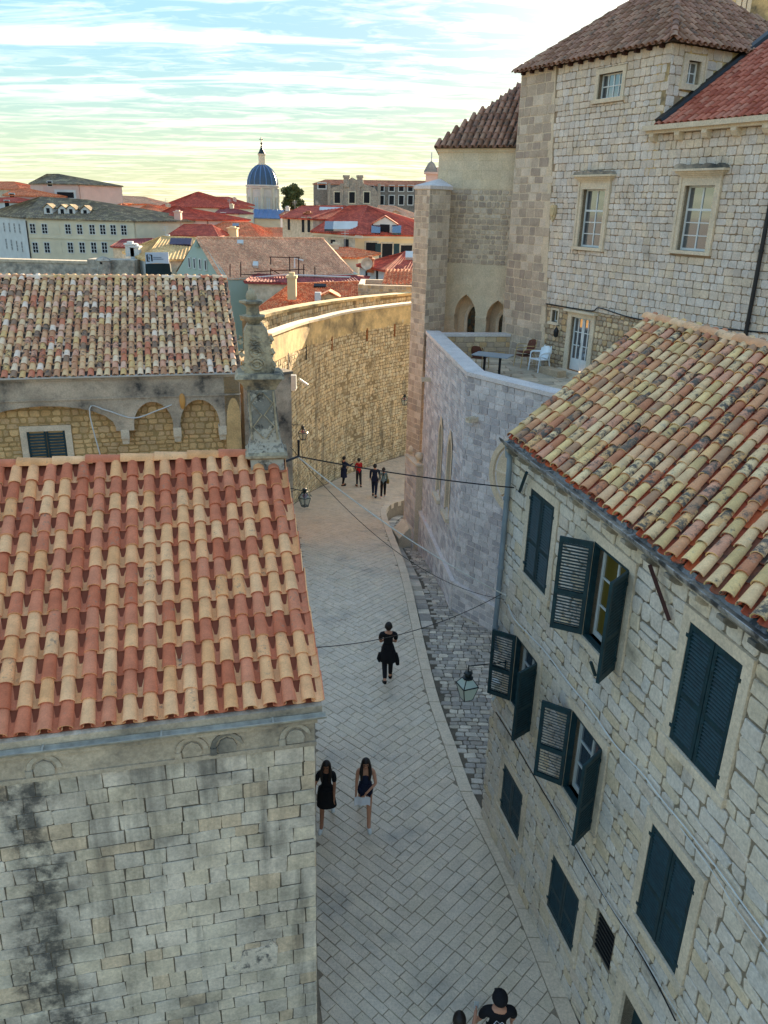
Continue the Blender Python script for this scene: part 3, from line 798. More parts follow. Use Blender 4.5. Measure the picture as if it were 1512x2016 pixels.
# shuttered window in the back wall
m = MB()
for q in ((wu0 - .2, wu0, wv0, wv1 + .18), (wu1, wu1 + .2, wv0, wv1 + .18), (wu0, wu1, wv1, wv1 + .18)): m.box(q[0], q[1], q[2], q[3], -.4, -.29, LBF)
wnd = m.build('window', M_trim, longb)
for s in (0, 1):
    a_, b_ = lerp(wu0, wu1, s * .5) + .01, lerp(wu0, wu1, .5 + s * .5) - .01
    m = MB(); m.box(a_, a_ + .06, wv0, wv1, -.36, -.31, LBF); m.box(b_ - .06, b_, wv0, wv1, -.36, -.31, LBF)
    v = wv0 + .02
    while v < wv1 - .06:
        m.add([LBF(a_ + .06, v, -.325), LBF(b_ - .06, v, -.325), LBF(b_ - .06, v + .09, -.35), LBF(a_ + .06, v + .09, -.35), LBF(a_ + .06, v + .012, -.31), LBF(b_ - .06, v + .012, -.31)], [(0, 1, 2, 3), (0, 4, 5, 1), (4, 3, 2, 5)]); v += .1
    m.box(a_, b_, wv0, wv1, -.39, -.365, LBF)
    m.build('shutter', M_green, wnd)
gutter(LBF, -14, .1, LEZ + .02, .07, M_cable_w, 'gutter', longb)
XL = LBF.U.copy(); BL = -LBF.W; YL = (BL * math.cos(LS) + Vector((0, 0, math.sin(LS)))).normalized(); NL = XL.cross(YL)
a = LBF(-14, LEZ, 0); b = LBF(.05, LEZ, 0); LR = LRL / math.cos(LS)
m = MB(); roof_slab(m, a, b, b + YL * LR, a + YL * LR, .15)
YB = (BL * math.cos(LS) - Vector((0, 0, math.sin(LS))))
roof_slab(m, a + YL * LR, b + YL * LR, b + YL * LR + YB * LR, a + YL * LR + YB * LR, .15)
lroof = m.build('roof', M_deck_dark, longb)
m = MB(); LSD = Fr(LE, -15); gz = lambda s: LEZ + (s if s < LRL else 2 * LRL - s) * math.tan(LS) - .15
m.prism([(0.0, -4), (2 * LRL, -4), (2 * LRL, gz(2 * LRL)), (LRL, gz(LRL)), (0, gz(0))], -.5, -.0, LSD); m.build('gable_wall', M_warmrubble, longb)
cov = [tile_mesh('aged_tile', .46, .104, .082, .015, M_tile_old, seg=6), tile_mesh('aged_tile', .46, .098, .079, .015, M_tile_old, seg=6)]
pan = [tile_mesh('aged_pan_tile', .46, .1, .115, .015, M_tile_old, seg=5, inv=True)]
tile_roof(lroof, longb, a - YL * .1, XL, YL, 56, 18, .25, .365, cov, pan, M_tile_old, n=300, npan=0, jit=.012, inside=lambda u, s: s < LR + .08 and u < 14.1)
ridge_tiles(a + YL * LR + NL * .03, b + YL * LR + NL * .03, .46, .12, M_tile_old, lroof, jit=.01)
# cable with lamp housing on the fascia
def cable(name, pts, r, mat, label, cat='cable', group=None, n=5, sub=5):
    m = MB(); m.tube(smooth_poly([tuple(p) for p in pts], sub), r, n)
    o = m.build(name, mat, None, smooth=60); return tag(o, label, cat, group)
P = lambda x, y, w=.03: LBF(*LBF.uv(x, y, w), w)
cable('facade_cable', [P(197, 895, .03), P(176, 805, .05), P(210, 808, .05), P(262, 823, .05), P(310, 808, .05), P(338, 797, .05)], .022, M_cable_w, 'pale looped cable hanging on the blackened arcaded wall')
m = MB(); q = P(359, 789, .05); m.lathe([(.03, -.28), (.1, -.2), (.13, 0), (.1, .18), (.04, .24)], q, 10, sx=.8, sy=.6)
o = m.build('wall_light', plain('ochre_shade', hexc('#c9924f'), .5), None, smooth=50); tag(o, 'small ochre wall light above the middle arch of the arcaded wall', 'wall light')

# low grey rendered wall right of the long building
m = MB(); p0 = aty(478, 742, 27.5); p1 = aty(573, 748, 28.8)
f = Fr((p0.x, p0.y, 0), math.degrees(math.atan2(p1.x - p0.x, p1.y - p0.y))); Lw = math.hypot(p1.x - p0.x, p1.y - p0.y)
m.box(0, Lw, -3, p0.z - .1, -.5, 0, f); 
lgw = thing('low_wall', 'low grey rendered wall just behind the leaning stone pier', 'wall', f(Lw / 2, -1.5, -.25))
m.build('wall_face', M_oldrender, lgw); m = MB(); m.box(-.05, Lw + .06, p0.z - .1, p0.z, -.58, .06, f); m.build('coping', M_oldstone, lgw)

# ---------------------------------------------------------------- curved fortress wall
FPTS = smooth_poly([(-4.95, 33.2), (-4.62, 36), (-4.28, 38.6), (-3.72, 41.3), (-2.55, 44.5), (-.95, 47.1), (1.55, 50.2), (5.5, 54), (10, 57.5)], 6)
class Curve:
    def __init__(s, pts):
        s.p = [Vector((x, y, 0)) for x, y in pts]; s.l = [0]
        for a, b in zip(s.p, s.p[1:]): s.l.append(s.l[-1] + (b - a).length)
        s.L = s.l[-1]
    def at(s, u):
        u = max(0, min(s.L - 1e-4, u)); i = 0
        while s.l[i + 1] <= u: i += 1
        t = (u - s.l[i]) / (s.l[i + 1] - s.l[i]); p = s.p[i].lerp(s.p[i + 1], t)
        # smoothed tangent
        def tg(k): return (s.p[min(k + 1, len(s.p) - 1)] - s.p[max(k - 1, 0)]).normalized()
        d = tg(i).lerp(tg(i + 1), t).normalized()
        return p, d
    def __call__(s, u, v, w):
        p, d = s.at(u); return p + Vector((d.y, -d.x, 0)) * w + Vector((0, 0, v))
FC = Curve(FPTS)
ftop = lambda u: 7.35 - .45 * min(1, u / 9)
fort = thing('fortress_wall', 'high curved rampart wall of warm rubble stone along the street', 'rampart', (-3, 43, -3))
def curved_slab(C, u0, u1, v0, v1, w0, w1, n=40):
    m = MB(); us = [lerp(u0, u1, i / n) for i in range(n + 1)]; vs = []
    for u in us:
        a0 = v0(u) if callable(v0) else v0; a1 = v1(u) if callable(v1) else v1
        vs += [C(u, a0, w1), C(u, a1, w1), C(u, a1, w0), C(u, a0, w0)]
    fs = []
    for i in range(n):
        for k in range(4): fs.append((i * 4 + k, i * 4 + (k + 1) % 4, i * 4 + 4 + (k + 1) % 4, i * 4 + 4 + k)[::-1])
    fs.append((0, 1, 2, 3)); j = n * 4; fs.append((j + 3, j + 2, j + 1, j))
    return m.add(vs, fs)
fw = curved_slab(FC, 0, FC.L, -5.5, lambda u: ftop(u) - 1.25, -2.4, 0).build('wall_core', M_fort_joint, fort)
pr = course_polys(0, 24, -3.4, 6.0, (.13, .25), (.14, .36), .026, .03, .06, rr=R, wave=1)
for hx in range(16):   # putlog holes: leave stones out
    pass
pr = [p for p in pr if R.random() > .012]
build_stones(pr, FC, M_fort, fw, fort, n=300, depth=(.0, .035), bev=.02, embed=.03, name='rubble_stone', seen=lambda x, y: 575 < x < 812)
curved_slab(FC, 0, FC.L, lambda u: ftop(u) - 1.25, lambda u: ftop(u) - .12, -.4, .03).build('rendered_band', M_fort_cap, fort)
curved_slab(FC, 0, FC.L, lambda u: ftop(u) - .12, ftop, -.45, .10).build('coping', M_trim, fort)
for u in (3.0, 6.4, 10.2, 14.1, 16.8):
    m = MB()
    for vv in [ftop(u) - 1.9 + .0, ]: m.box(u - .07, u + .07, vv, vv + .75, -.05, .036, FC)
    m.build('rain_slot', plain('rust_stain', hexc('#7d4a20'), .9, var=.4) if u > 9 else M_dark, fort)
# rampart walk parapet behind it
PP = [aty(x, y, Y) for x, y, Y in ((500, 626, 39), (530, 615, 41.5), (585, 602, 45), (650, 593, 49), (730, 585, 53.5), (815, 576, 58))]
PC = Curve(smooth_poly([(p.x, p.y) for p in PP], 5)); ptop = sum(p.z for p in PP) / len(PP)
pz = lambda u: lerp(PP[0].z, PP[-1].z, min(1, u / PC.L))
para = thing('rampart_parapet', 'pale stone parapet of the wall walk behind the curved rampart', 'parapet', (PP[2].x, PP[2].y, -3))
pw = curved_slab(PC, 0, PC.L, -4, lambda u: pz(u) - .15, -.6, 0, 24).build('parapet_wall', M_fort_joint, para)
pr = course_polys(0, PC.L - .1, 4.2, 7.3, (.16, .28), (.2, .45), .02, .015, .04, rr=R, inside=lambda u, v: v < pz(u) - .2)
build_stones(pr, PC, M_fort, pw, para, n=120, depth=(0, .03), bev=.02, name='rubble_stone')
curved_slab(PC, 0, PC.L, lambda u: pz(u) - .15, pz, -.7, .08, 24).build('coping', M_fort_cap, para)

# patch of old plaster low on the church wall
m = MB(); g = lambda x, y: CHF.uv(x, y, .014)
m.prism([g(*q) for q in ((458, 1905), (480, 1916), (520, 1908), (545, 1900), (547, 1862), (535, 1850), (528, 1862), (500, 1868), (478, 1872), (474, 1890))], -.01, .022, CHF); m.build('plaster_patch', stone_mat('old_plaster', [hexc('#cdc9c0')], var=.2, grime=((.12, .11, .1), .5, .62), gscale=5, bump=.5), church)
# ---------------------------------------------------------------- windows
def pane_window(parent, fr, u0, u1, v0, v1, cols, rows, sash_mat, glass_mat, w=-.14, bar=.05, thin=.028, transom=None, name='window', glasses=None):
    """glazed casement: a 'sash' part with its panes below it"""
    m = MB()
    m.box(u0, u0 + bar, v0, v1, w - .05, w, fr); m.box(u1 - bar, u1, v0, v1, w - .05, w, fr)
    m.box(u0 + bar, u1 - bar, v0, v0 + bar * 1.3, w - .05, w - .002, fr); m.box(u0 + bar, u1 - bar, v1 - bar, v1, w - .05, w - .002, fr)
    iu0, iu1, iv0, iv1 = u0 + bar, u1 - bar, v0 + bar * 1.3, v1 - bar
    us = [lerp(iu0, iu1, i / cols) for i in range(cols + 1)]
    if transom:
        vt = lerp(iv0, iv1, transom); vs = [lerp(iv0, vt, i / rows) for i in range(rows + 1)] + [iv1]
    else: vs = [lerp(iv0, iv1, i / rows) for i in range(rows + 1)]
    for i, u in enumerate(us[1:-1]):
        t = thin * (1.5 if cols == 2 or (cols == 4 and i == 1) else 1); m.box(u - t / 2, u + t / 2, iv0, iv1, w - .04, w - .004, fr)
    for i, v in enumerate(vs[1:-1]):
        t = thin * (2.2 if transom and i == rows - 1 else 1); m.box(iu0, iu1, v - t / 2, v + t / 2, w - .042, w - .006, fr)
    s = m.build('sash', sash_mat, parent)
    k = 0
    for a, b in zip(us, us[1:]):
        for c, d in zip(vs, vs[1:]):
            q = MB(); q.box(a, b, c, d, w - .034, w - .026, fr); q.build('pane', glasses[k % len(glasses)] if glasses else glass_mat, parent); k += 1
    m = MB(); m.box(u0, u1, v0, v1, w - .62, w - .6, fr); m.build('dark_room', M_dark, parent)
    return s
def lin(px): return px

# ---------------------------------------------------------------- chapel with terrace
CH_R = Fr(CH0, 142)
chapel = thing('chapel', 'tall pale grey block-built chapel with roof terrace and lancet windows', 'chapel', (4, 24, -1))
TOP = 7.86
lanc = [(-4.2, -3.55), (-2.35, -1.7)]
hol = [(a, b, 2.62, 5.1) for a, b in lanc]
m = MB(); wall_holes(m, CH_L, -8.2, 0, -2.5, TOP - .12, hol, -.5, -.012); wl = m.build('street_wall', M_chapel_joint, chapel)
m = MB(); m.box(0, 7.5, -2.5, TOP - .12, -.5, -.012, CH_R); wr = m.build('lane_wall', M_chapel_joint, chapel)
hs = [(a - .12, b + .12, 2.5, 5.45) for a, b in lanc]
pr = course_polys(-8.2, -.0, -2.0, TOP - .13, (.17, .25), (.22, .42), .026, .008, .02, holes=hs, rr=R)
build_stones(pr, CH_L, M_chapel, wl, chapel, n=160, depth=(.004, .016), bev=.012, name='block')
rose = (2.45, 5.15, 1.12)
pr = course_polys(0.0, 5.2, -1.2, TOP - .13, (.17, .25), (.22, .40), .026, .008, .02, rr=R, inside=lambda u, v: math.hypot(u - rose[0], v - rose[1]) > rose[2] + .12)
build_stones(pr, CH_R, M_chapel, wr, chapel, n=140, depth=(.004, .016), bev=.012, name='block', seen=lambda x, y: x < 1000 or y < 860)
# plinth with sloping string
m = MB(); zl0 = .86
m.prism([(-7.6, -2.5), (.1, -2.5), (.1, zl0), (-7.6, .40)], -.02, .1, CH_L); m.prism([(-.1, -2.5), (5.5, -2.5), (5.5, .55), (-.1, zl0)], -.02, .1, CH_R)
pln = m.build('plinth', M_chapel_joint, chapel)
pr = course_polys(-7.6, .05, -2.0, zl0, (.17, .24), (.24, .42), .026, .008, .02, rr=R, inside=lambda u, v: v < zl0 + u * .06 - .1)
build_stones(pr, lambda u, v, w: CH_L(u, v, w + .1), M_chapel, pln, chapel, n=60, depth=(.004, .016), bev=.012, name='plinth_block')
pr = course_polys(-.02, 5.2, -1.2, zl0, (.17, .24), (.24, .42), .026, .008, .02, rr=R, inside=lambda u, v: v < zl0 - u * .055 - .1)
build_stones(pr, lambda u, v, w: CH_R(u, v, w + .1), M_chapel, pln, chapel, n=40, depth=(.004, .016), bev=.012, name='plinth_block')
m = MB()
m.prism([(-7.62, .38), (.13, zl0 - .02), (.13, zl0 + .09), (-7.62, .49)], -.01, .14, CH_L); m.prism([(-.13, zl0 - .02), (5.5, .53), (5.5, .64), (-.13, zl0 + .09)], -.01, .14, CH_R)
m.build('string_course', M_chapel_joint, chapel)
# coping of the parapet
m = MB(); m.box(-8.2, .02, TOP - .12, TOP, -.52, .05, CH_L); m.box(-.02, 7.5, TOP - .122, TOP - .003, -.52, .05, CH_R); m.build('coping', M_chapel_joint, chapel)
# lancets
for a, b in lanc:
    c = (a + b) / 2; hw = (b - a) / 2; m = MB()
    def arch(hw, top, spring, base, n=7):
        L = [(c - hw, base)]
        r = 2 * hw
        for i in range(n + 1):
            t = math.radians(60 * i / n); L.append((c + hw - r * math.cos(t), spring + r * math.sin(t) * (top - spring) / (r * math.sin(math.radians(60)))))
        Rr = [(2 * c - x, y) for x, y in L[::-1]]
        return L + Rr[1:]
    O_ = arch(hw + .14, 5.5, 4.65, 2.5); I_ = arch(hw - .02, 5.22, 4.62, 2.62)
    n = len(O_); P = [CH_L(u, v, .03) for u, v in O_] + [CH_L(u, v, .03) for u, v in I_] + [CH_L(u, v, -.35) for u, v in I_]
    F = [(i, i + 1, n + i + 1, n + i) for i in range(n - 1)] + [(n + i, n + i + 1, 2 * n + i + 1, 2 * n + i) for i in range(n - 1)]
    F = [f[::-1] for f in F]
    m.add(P, F); lw_ = m.build('lancet_window', M_plaster, chapel)
    m = MB(); m.prism([(c - hw - .2, 2.36), (c + hw + .2, 2.36), (c + hw + .2, 2.5), (c - hw - .2, 2.5)], -.3, .14, CH_L); m.build('sill', M_trim, lw_)
    m = MB(); m.box(a, b, 2.5, 5.3, -.34, -.33, CH_L); m.build('pane', M_glass, lw_)
    m = MB()
    for v in (2.9, 3.3, 3.7, 4.1, 4.5): m.box(a, b, v, v + .03, -.33, -.3, CH_L)
    m.box(c - .02, c + .02, 2.5, 5.2, -.33, -.298, CH_L); m.build('glazing_bars', M_black, lw_)
# rose window
m = MB(); n = 40; P = []; cu, cv, rr_ = rose
for r, w in ((rr_ + .12, .0), (rr_ + .1, .05), (rr_ - .06, .05), (rr_ - .1, -.05), (rr_ - .16, -.0)):
    for i in range(n):
        t = 2 * math.pi * i / n; P.append(CH_R(cu + r * math.cos(t), cv + r * math.sin(t), w))
F = [(k * n + i, k * n + (i + 1) % n, (k + 1) * n + (i + 1) % n, (k + 1) * n + i)[::-1] for k in range(4) for i in range(n)]
F.append(tuple(4 * n + i for i in range(n))); m.add(P, F); ros = m.build('rose_window', M_plaster, chapel)
m = MB()
for i in range(8):
    t = math.pi * i / 4; m.tube([CH_R(cu + .1 * math.cos(t), cv + .1 * math.sin(t), .01), CH_R(cu + (rr_ - .15) * math.cos(t), cv + (rr_ - .15) * math.sin(t), .01)], .045, 5)
m.build('tracery', M_plaster, ros)
# waterspouts
for f, u, v in ((CH_L, -6.7, 6.15), (CH_R, .5, 6.45)):
    m = MB(); m.prism([(u - .09, v), (u + .09, v), (u + .09, v + .05), (u - .09, v + .05)], -.1, .38, f); m.prism([(u - .09, v + .05), (u - .05, v + .05), (u - .05, v + .14), (u - .09, v + .14)], -.1, .38, f); m.prism([(u + .05, v + .05), (u + .09, v + .05), (u + .09, v + .14), (u + .05, v + .14)], -.1, .38, f)
    m.build('waterspout', M_trim, chapel)
# terrace floor of irregular flags
CW0 = Vector((4.57, 32.22, 0)); CW = Fr(CW0, 151)
TZ = 6.93
m = MB(); poly = [CH_L(-8.1, 0, -.5), CH_L(-.4, 0, -.5), CH_R(7.4, 0, -.5), CW(11.5, 0, .0), CW(0, 0, 0), Vector((3.2, 33.2, 0))]
m.slab([(p.x, p.y) for p in poly], TZ - .4, TZ); tf = m.build('terrace_floor', M_brownjoint, chapel)
minx = lambda x, y: True
def in_poly(x, y, P):
    c = False
    for i in range(len(P)):
        a, b = P[i], P[(i + 1) % len(P)]
        if (a.y > y) != (b.y > y) and x < (b.x - a.x) * (y - a.y) / (b.y - a.y) + a.x: c = not c
    return c
M_flag = stone_mat('terrace_flag', [hexc(h) for h in ('#b0a999', '#a59f92', '#bab2a2', '#9c978b')], var=.15, rough=.6)
pr = course_polys(1.5, 10, 18, 34, (.4, .7), (.45, 1.0), .02, .07, .1, rr=R, inside=lambda x, y: in_poly(x, y, poly))
build_stones(pr, lambda x, y, w: Vector((x, y, TZ + w)), M_flag, tf, chapel, n=120, depth=(.003, .008), bev=.008, name='flagstone')
# cross wall at the far end of the terrace
q0 = CH_L(-7.7, 0, -.5); q1 = CW(.6, 0, 0); TW = Fr((q0.x, q0.y, 0), math.degrees(math.atan2(q1.x - q0.x, q1.y - q0.y))); TL = math.hypot(q1.x - q0.x, q1.y - q0.y)
m = MB(); m.box(0, TL, TZ - .3, TOP - .15, -.4, 0, TW); tw = m.build('cross_wall', M_brownjoint, chapel)
build_stones(course_polys(0, TL, TZ, TOP - .16, (.14, .22), (.25, .5), .02, .01, .03, rr=R), TW, M_brownrubble, tw, chapel, n=80, depth=(.004, .02), name='rubble_stone')
m = MB(); m.box(-.1, TL, TOP - .15, TOP - .05, -.42, .03, TW); m.build('cross_wall_coping', M_chapel_joint, chapel)

# ---------------------------------------------------------------- convent: tower, main wall, apse
conv = thing('convent', 'huge pale stone convent with hipped tile tower towering over the terrace', 'convent', (8, 30, -2))
UC = 7.0; UE = 13.5; ZT = 17.0; ZE = 14.62
w1 = (3.9, 5.0, 11.27, 13.1); w2 = (8.27, 9.35, 11.4, 13.18); w3 = (4.07, 5.13, 15.78, 16.5); dr = (4.02, 5.02, TZ, 8.92); w4 = (2.92, 3.24, 8.6, 9.02)
HC = [w1, w2, w3, dr, w4]
m = MB(); wall_holes(m, CW, 0, UC, -2, ZT, HC, -.6, -.012); wall_holes(m, CW, UC, UE, -2, ZE, HC, -.6, -.012)
cwl = m.build('main_wall', M_convent_joint, conv)
SH = [(w1[0] - .2, w1[1] + .2, w1[2] - .12, w1[3] + .5), (w2[0] - .2, w2[1] + .2, w2[2] - .12, w2[3] + .5), (w3[0] - .15, w3[1] + .15, w3[2] - .13, w3[3] + .17), (dr[0] - .2, dr[1] + .2, TZ, dr[3] + .2), (w4[0] - .08, w4[1] + .08, w4[2] - .12, w4[3] + .08)]
seamu = lambda v: 2.69 - (v - 7.49) * .085
pr = course_polys(1.6, UE, 9.2, ZT, (.16, .25), (.16, .34), .014, .010, .032, holes=SH, rr=R, inside=lambda u, v: u > seamu(v) and (u < UC - .05 or v < ZE - .1))
build_stones(pr, CW, M_convent, cwl, conv, n=300, depth=(.006, .03), bev=.014, name='stone')
pr = course_polys(1.8, UE, TZ, 9.2, (.13, .24), (.14, .3), .03, .018, .05, holes=SH, rr=R, wave=1, inside=lambda u, v: u > seamu(v))
build_stones(pr, CW, M_brownrubble, cwl, conv, n=200, depth=(.004, .03), bev=.018, name='rubble_stone', seen=lambda x, y: y < 720)
# corner tower strip of larger dark blocks
m = MB(); m.prism([(-.0, -2), (seamu(-2), -2), (seamu(ZT), ZT), (0, ZT)], -.4, .03, CW); tst = m.build('tower_strip', M_block_joint, conv)
pr = course_polys(0, 2.8, TZ, ZT, (.24, .36), (.28, .6), .026, .010, .03, rr=R, inside=lambda u, v: u < seamu(v) - .14)
build_stones(pr, lambda u, v, w: CW(u, v, w + .03), M_block, tst, conv, n=220, depth=(.004, .02), bev=.014, name='block')
# tower right flank
TF = Fr(CW(UC, 0, 0), 61)
fw4 = (.72, 1.25, 16.0, 16.62)
m = MB(); wall_holes(m, TF, .0, 7, 13.5, ZT, [fw4], -.6, -.012); tfl = m.build('tower_flank', M_fort_cap, conv)
pr = course_polys(0, 7, 14.4, ZT, (.2, .32), (.22, .45), .016, .012, .04, holes=[(fw4[0] - .22, fw4[1] + .22, fw4[2] - .2, fw4[3] + .2)], rr=R, inside=lambda u, v: v > 14.87 + u * .647 + .32 or u < .5)
build_stones(pr, TF, M_convent, tfl, conv, n=60, depth=(.006, .025), name='flank_stone')
m = MB(); m.box(-.05, 0, ZE, ZT, -.3, 0, TF)
# window surrounds
def surround(fr, o, jamb, lint, sill, proud, name='window', mat=M_trim, cornice=False, hood=None):
    u0, u1, v0, v1 = o; m = MB()
    m.box(u0 - jamb, u0, v0, v1, -.3, proud, fr); m.box(u1, u1 + jamb, v0, v1, -.3, proud, fr)
    m.box(u0 - jamb, u1 + jamb, v1, v1 + lint, -.3, proud + .003, fr)
    if jamb > .15: m.box(u0 - jamb - .03, u0 - jamb + .05, v0, v1 + lint, -.05, proud + .03, fr); m.box(u1 + jamb - .05, u1 + jamb + .03, v0, v1 + lint, -.05, proud + .03, fr)
    w = m.build(name, mat, conv if fr in (CW, TF) else None)
    m = MB(); m.box(u0 - jamb - .06, u1 + jamb + .06, v0 - sill, v0, -.3, proud + .06, fr); m.build('sill', mat, w)
    if cornice:
        m = MB(); a, b = u0 - jamb, u1 + jamb; v = v1 + lint
        for i, (dh, dw) in enumerate(((.05, .03), (.05, .08), (.06, .14), (.06, .22))):
            m.box(a - dw, b + dw, v, v + dh, -.05, proud + dw, fr); v += dh
        m.build('cornice', mat, w)
        m = MB(); n = 12; top = []
        pts = [(a - .22, v)] + [(lerp(a - .22, b + .22, (i + .5) / n), v + .06 + R.uniform(0, .09)) for i in range(n)] + [(b + .22, v)]
        m.prism(pts, -.04, proud + .16, fr); m.build('debris', M_oldstone, w)
    return w
sx = surround(CW, w1, .17, .22, .1, .06, cornice=True); pane_window(sx, CW, *w1, 2, 3, M_whitepaint, M_glass, transom=.64)
sx = surround(CW, w2, .17, .22, .1, .06, cornice=True); pane_window(sx, CW, *w2, 2, 3, M_whitepaint, M_glass, transom=.64)
sx = surround(CW, w3, .14, .16, .12, .04); pane_window(sx, CW, *w3, 4, 2, M_whitepaint, M_glass, bar=.04)
sx = surround(CW, w4, .07, .07, .1, .02); pane_window(sx, CW, *w4, 1, 1, M_whitepaint, M_glass_ochre, bar=.04)
sx = surround(TF, fw4, .2, .16, .16, .04); pane_window(sx, TF, *fw4, 2, 2, M_whitepaint, M_glass, bar=.05)
# terrace door
m = MB(); u0, u1, v0, v1 = dr
m.box(u0 - .19, u0, v0, v1, -.3, .05, CW); m.box(u1, u1 + .19, v0, v1, -.3, .05, CW); m.box(u0 - .19, u1 + .19, v1, v1 + .17, -.3, .053, CW); m.box(u0 - .3, u1 + .3, v1 + .17, v1 + .24, -.1, .2, CW)
dd = m.build('door_surround', M_trim, conv)
m = MB(); m.box(u0 - .3, u1 + .3, v0, v0 + .12, .06, .4, CW); m.build('door_step', M_trim, conv)
for s in (0, 1):
    a, b = lerp(u0, u1, s * .5) + .005, lerp(u0, u1, .5 + s * .5) - .005; m = MB()
    m.box(a, b, v0 + .12, v0 + .45, -.16, -.11, CW)
    sas = m.build('door_panel', M_whitepaint, dd); pane_window(dd, CW, a, b, v0 + .45, v1, 2, 3, M_whitepaint, M_glass, w=-.11, bar=.06)
m = MB(); m.tube([CW((u0 + u1) / 2 - .04, v0 + .95, -.08), CW((u0 + u1) / 2 - .04, v0 + 1.12, -.08)], .014, 5); m.build('door_handle', M_black, dd)
# cornice of the right wing with brackets, red roof
m = MB(); m.box(6.6, UE, 14.62, 14.70, -.3, .22, CW); m.box(6.55, UE, 14.70, 14.84, -.3, .34, CW); m.build('wing_cornice', M_trim, conv)
u = 6.85
while u < 11.8:
    m = MB(); m.prism([(0, 0), (.24, .0), (.24, -.08), (.14, -.2), (0, -.24)], -.09, .09, lambda a, b, w, u=u: CW(u + w, 14.62 + b, a)); m.build('bracket', M_trim, conv); u += .98
RP = math.radians(32.9); XC = CW.U.copy(); BC = -CW.W; YC = (BC * math.cos(RP) + Vector((0, 0, math.sin(RP)))).normalized(); NC = XC.cross(YC)
a = CW(UC, 14.86, .2); b = CW(UE, 14.86, .2); m = MB(); roof_slab(m, a, b, b + YC * 7, a + YC * 7, .12); wr_ = m.build('wing_roof', M_deck, conv)
cov = [tile_mesh('wing_tile', .44, .088, .07, .014, M_tile_red, seg=6)]; pan = [tile_mesh('wing_pan_tile', .44, .1, .115, .014, M_tile_red, seg=5, inv=True)]
tile_roof(wr_, conv, a - YC * .12, XC, YC, 26, 20, .235, .34, cov, pan, M_tile_red, n=150, jit=.008)
# black flashing where the wing roof meets the tower
m = MB(); f0 = CW(UC, 14.86, .2); pts = [f0 + NC * .05 - XC * .02, f0 + YC * 6.5 + NC * .05 - XC * .02]
m.hexa([f0 - XC * .03, f0 + XC * .28, f0 + XC * .28 + YC * 6.5, f0 - XC * .03 + YC * 6.5] + [p + NC * .16 for p in (f0 - XC * .03, f0 + XC * .2, f0 + XC * .2 + YC * 6.5, f0 - XC * .03 + YC * 6.5)])
m.build('flashing', M_black, conv)
# tower hip roof
HP = math.radians(37); D = 3.5; ov = .22
def TPt(u, w, z): return CW(u, z, w)
base_z = ZT + .02
c = [TPt(-ov, ov, base_z), TPt(UC + ov, ov, base_z), TPt(UC + ov, -2 * D - ov, base_z), TPt(-ov, -2 * D - ov, base_z)]
apex = TPt(D, -D, base_z + (D + ov) * math.tan(HP))
m = MB(); m.add(c + [apex], [(0, 1, 4), (1, 2, 4), (2, 3, 4), (3, 0, 4), (3, 2, 1, 0)])
hr = m.build('tower_roof', M_deck_dark, conv)
cov = [tile_mesh('tower_tile', .46, .094, .074, .015, M_tile_brown, seg=6)]; pan = [tile_mesh('tower_pan_tile', .46, .1, .115, .015, M_tile_brown, seg=5, inv=True)]
W2 = 2 * D + 2 * ov; HS = (D + ov) / math.cos(HP)
def hip_inside(u, s): t = s / HS; return W2 / 2 * t - .05 < u < W2 - W2 / 2 * t + .05
for (p, q, nn) in ((c[0], c[1], 150), (c[1], c[2], 110)):
    X = (q - p).normalized(); mid = (p + q) / 2; Y = (apex - mid).normalized(); Z = X.cross(Y)
    tile_roof(hr, conv, p - Y * .1 + Z * .01, X, Y, int(W2 / .25) + 1, 16, .25, .36, cov, pan, M_tile_brown, n=nn, jit=.008, inside=hip_inside, name='roof_tile' if nn == 150 else 'flank_tile')
ridge_tiles(c[1] + Vector((0, 0, .04)), apex + Vector((0, 0, .05)), .4, .115, M_tile_brown, hr, name='hip_tile')
ridge_tiles(c[0] + Vector((0, 0, .03)), apex + Vector((0, 0, .04)), .4, .105, M_tile_brown, hr, name='hip_tile')
m = MB()
for i in range(14): u = .2 + i * .5; m.box(u - .05, u + .05, ZT - .1, ZT + .0, -.02, ov - .04, CW)
m.build('rafter_ends', M_rust, hr)
# apse wall and its buttress
AP = Fr((1.8, 34.15, 0), 115); AL = 3.45
archs = [(1.02, 1.95, 9.1), (2.42, 3.32, 8.95)]
def pointed(a, b, top, spring, base, n=7):
    c_ = (a + b) / 2; hw = (b - a) / 2; L = [(a, base), (a, spring)]
    for i in range(1, n + 1):
        t = math.radians(60 * i / n); L.append((c_ + hw - 2 * hw * math.cos(t), spring + math.sin(t) / math.sin(math.radians(60)) * (top - spring)))
    return L + [(2 * c_ - x, y) for x, y in L[::-1]][1:]
poly = [(0, 5.5)]
for a_, b_, t_ in archs: poly += pointed(a_, b_, t_, 8.25, 5.5)
poly += [(AL + .3, 5.5), (AL + .3, 10.3), (0, 10.3)]
m = MB(); m.prism(poly, -.5, 0, AP); apw = m.build('apse_wall', M_plaster, conv); m = MB(); m.box(0, AL + .3, 13.1, 14.6, -.5, 0, AP); m.build('apse_upper_wall', M_plaster, conv)
pr = course_polys(0, AL, TZ, 10.3, (.3, .42), (.4, .8), .006, .004, .008, rr=R, inside=lambda u, v: not any(a_ - .22 < u < b_ + .22 and v < t_ + .15 for a_, b_, t_ in archs))
build_stones(pr, AP, M_plaster, apw, conv, n=40, depth=(.004, .008), bev=.006, name='ashlar_stone')
pr = course_polys(0, AL, 13.12, 14.5, (.3, .42), (.4, .8), .006, .004, .008, rr=R)
build_stones(pr, AP, M_plaster, apw, conv, n=40, depth=(.004, .008), bev=.006, name='ashlar_stone')
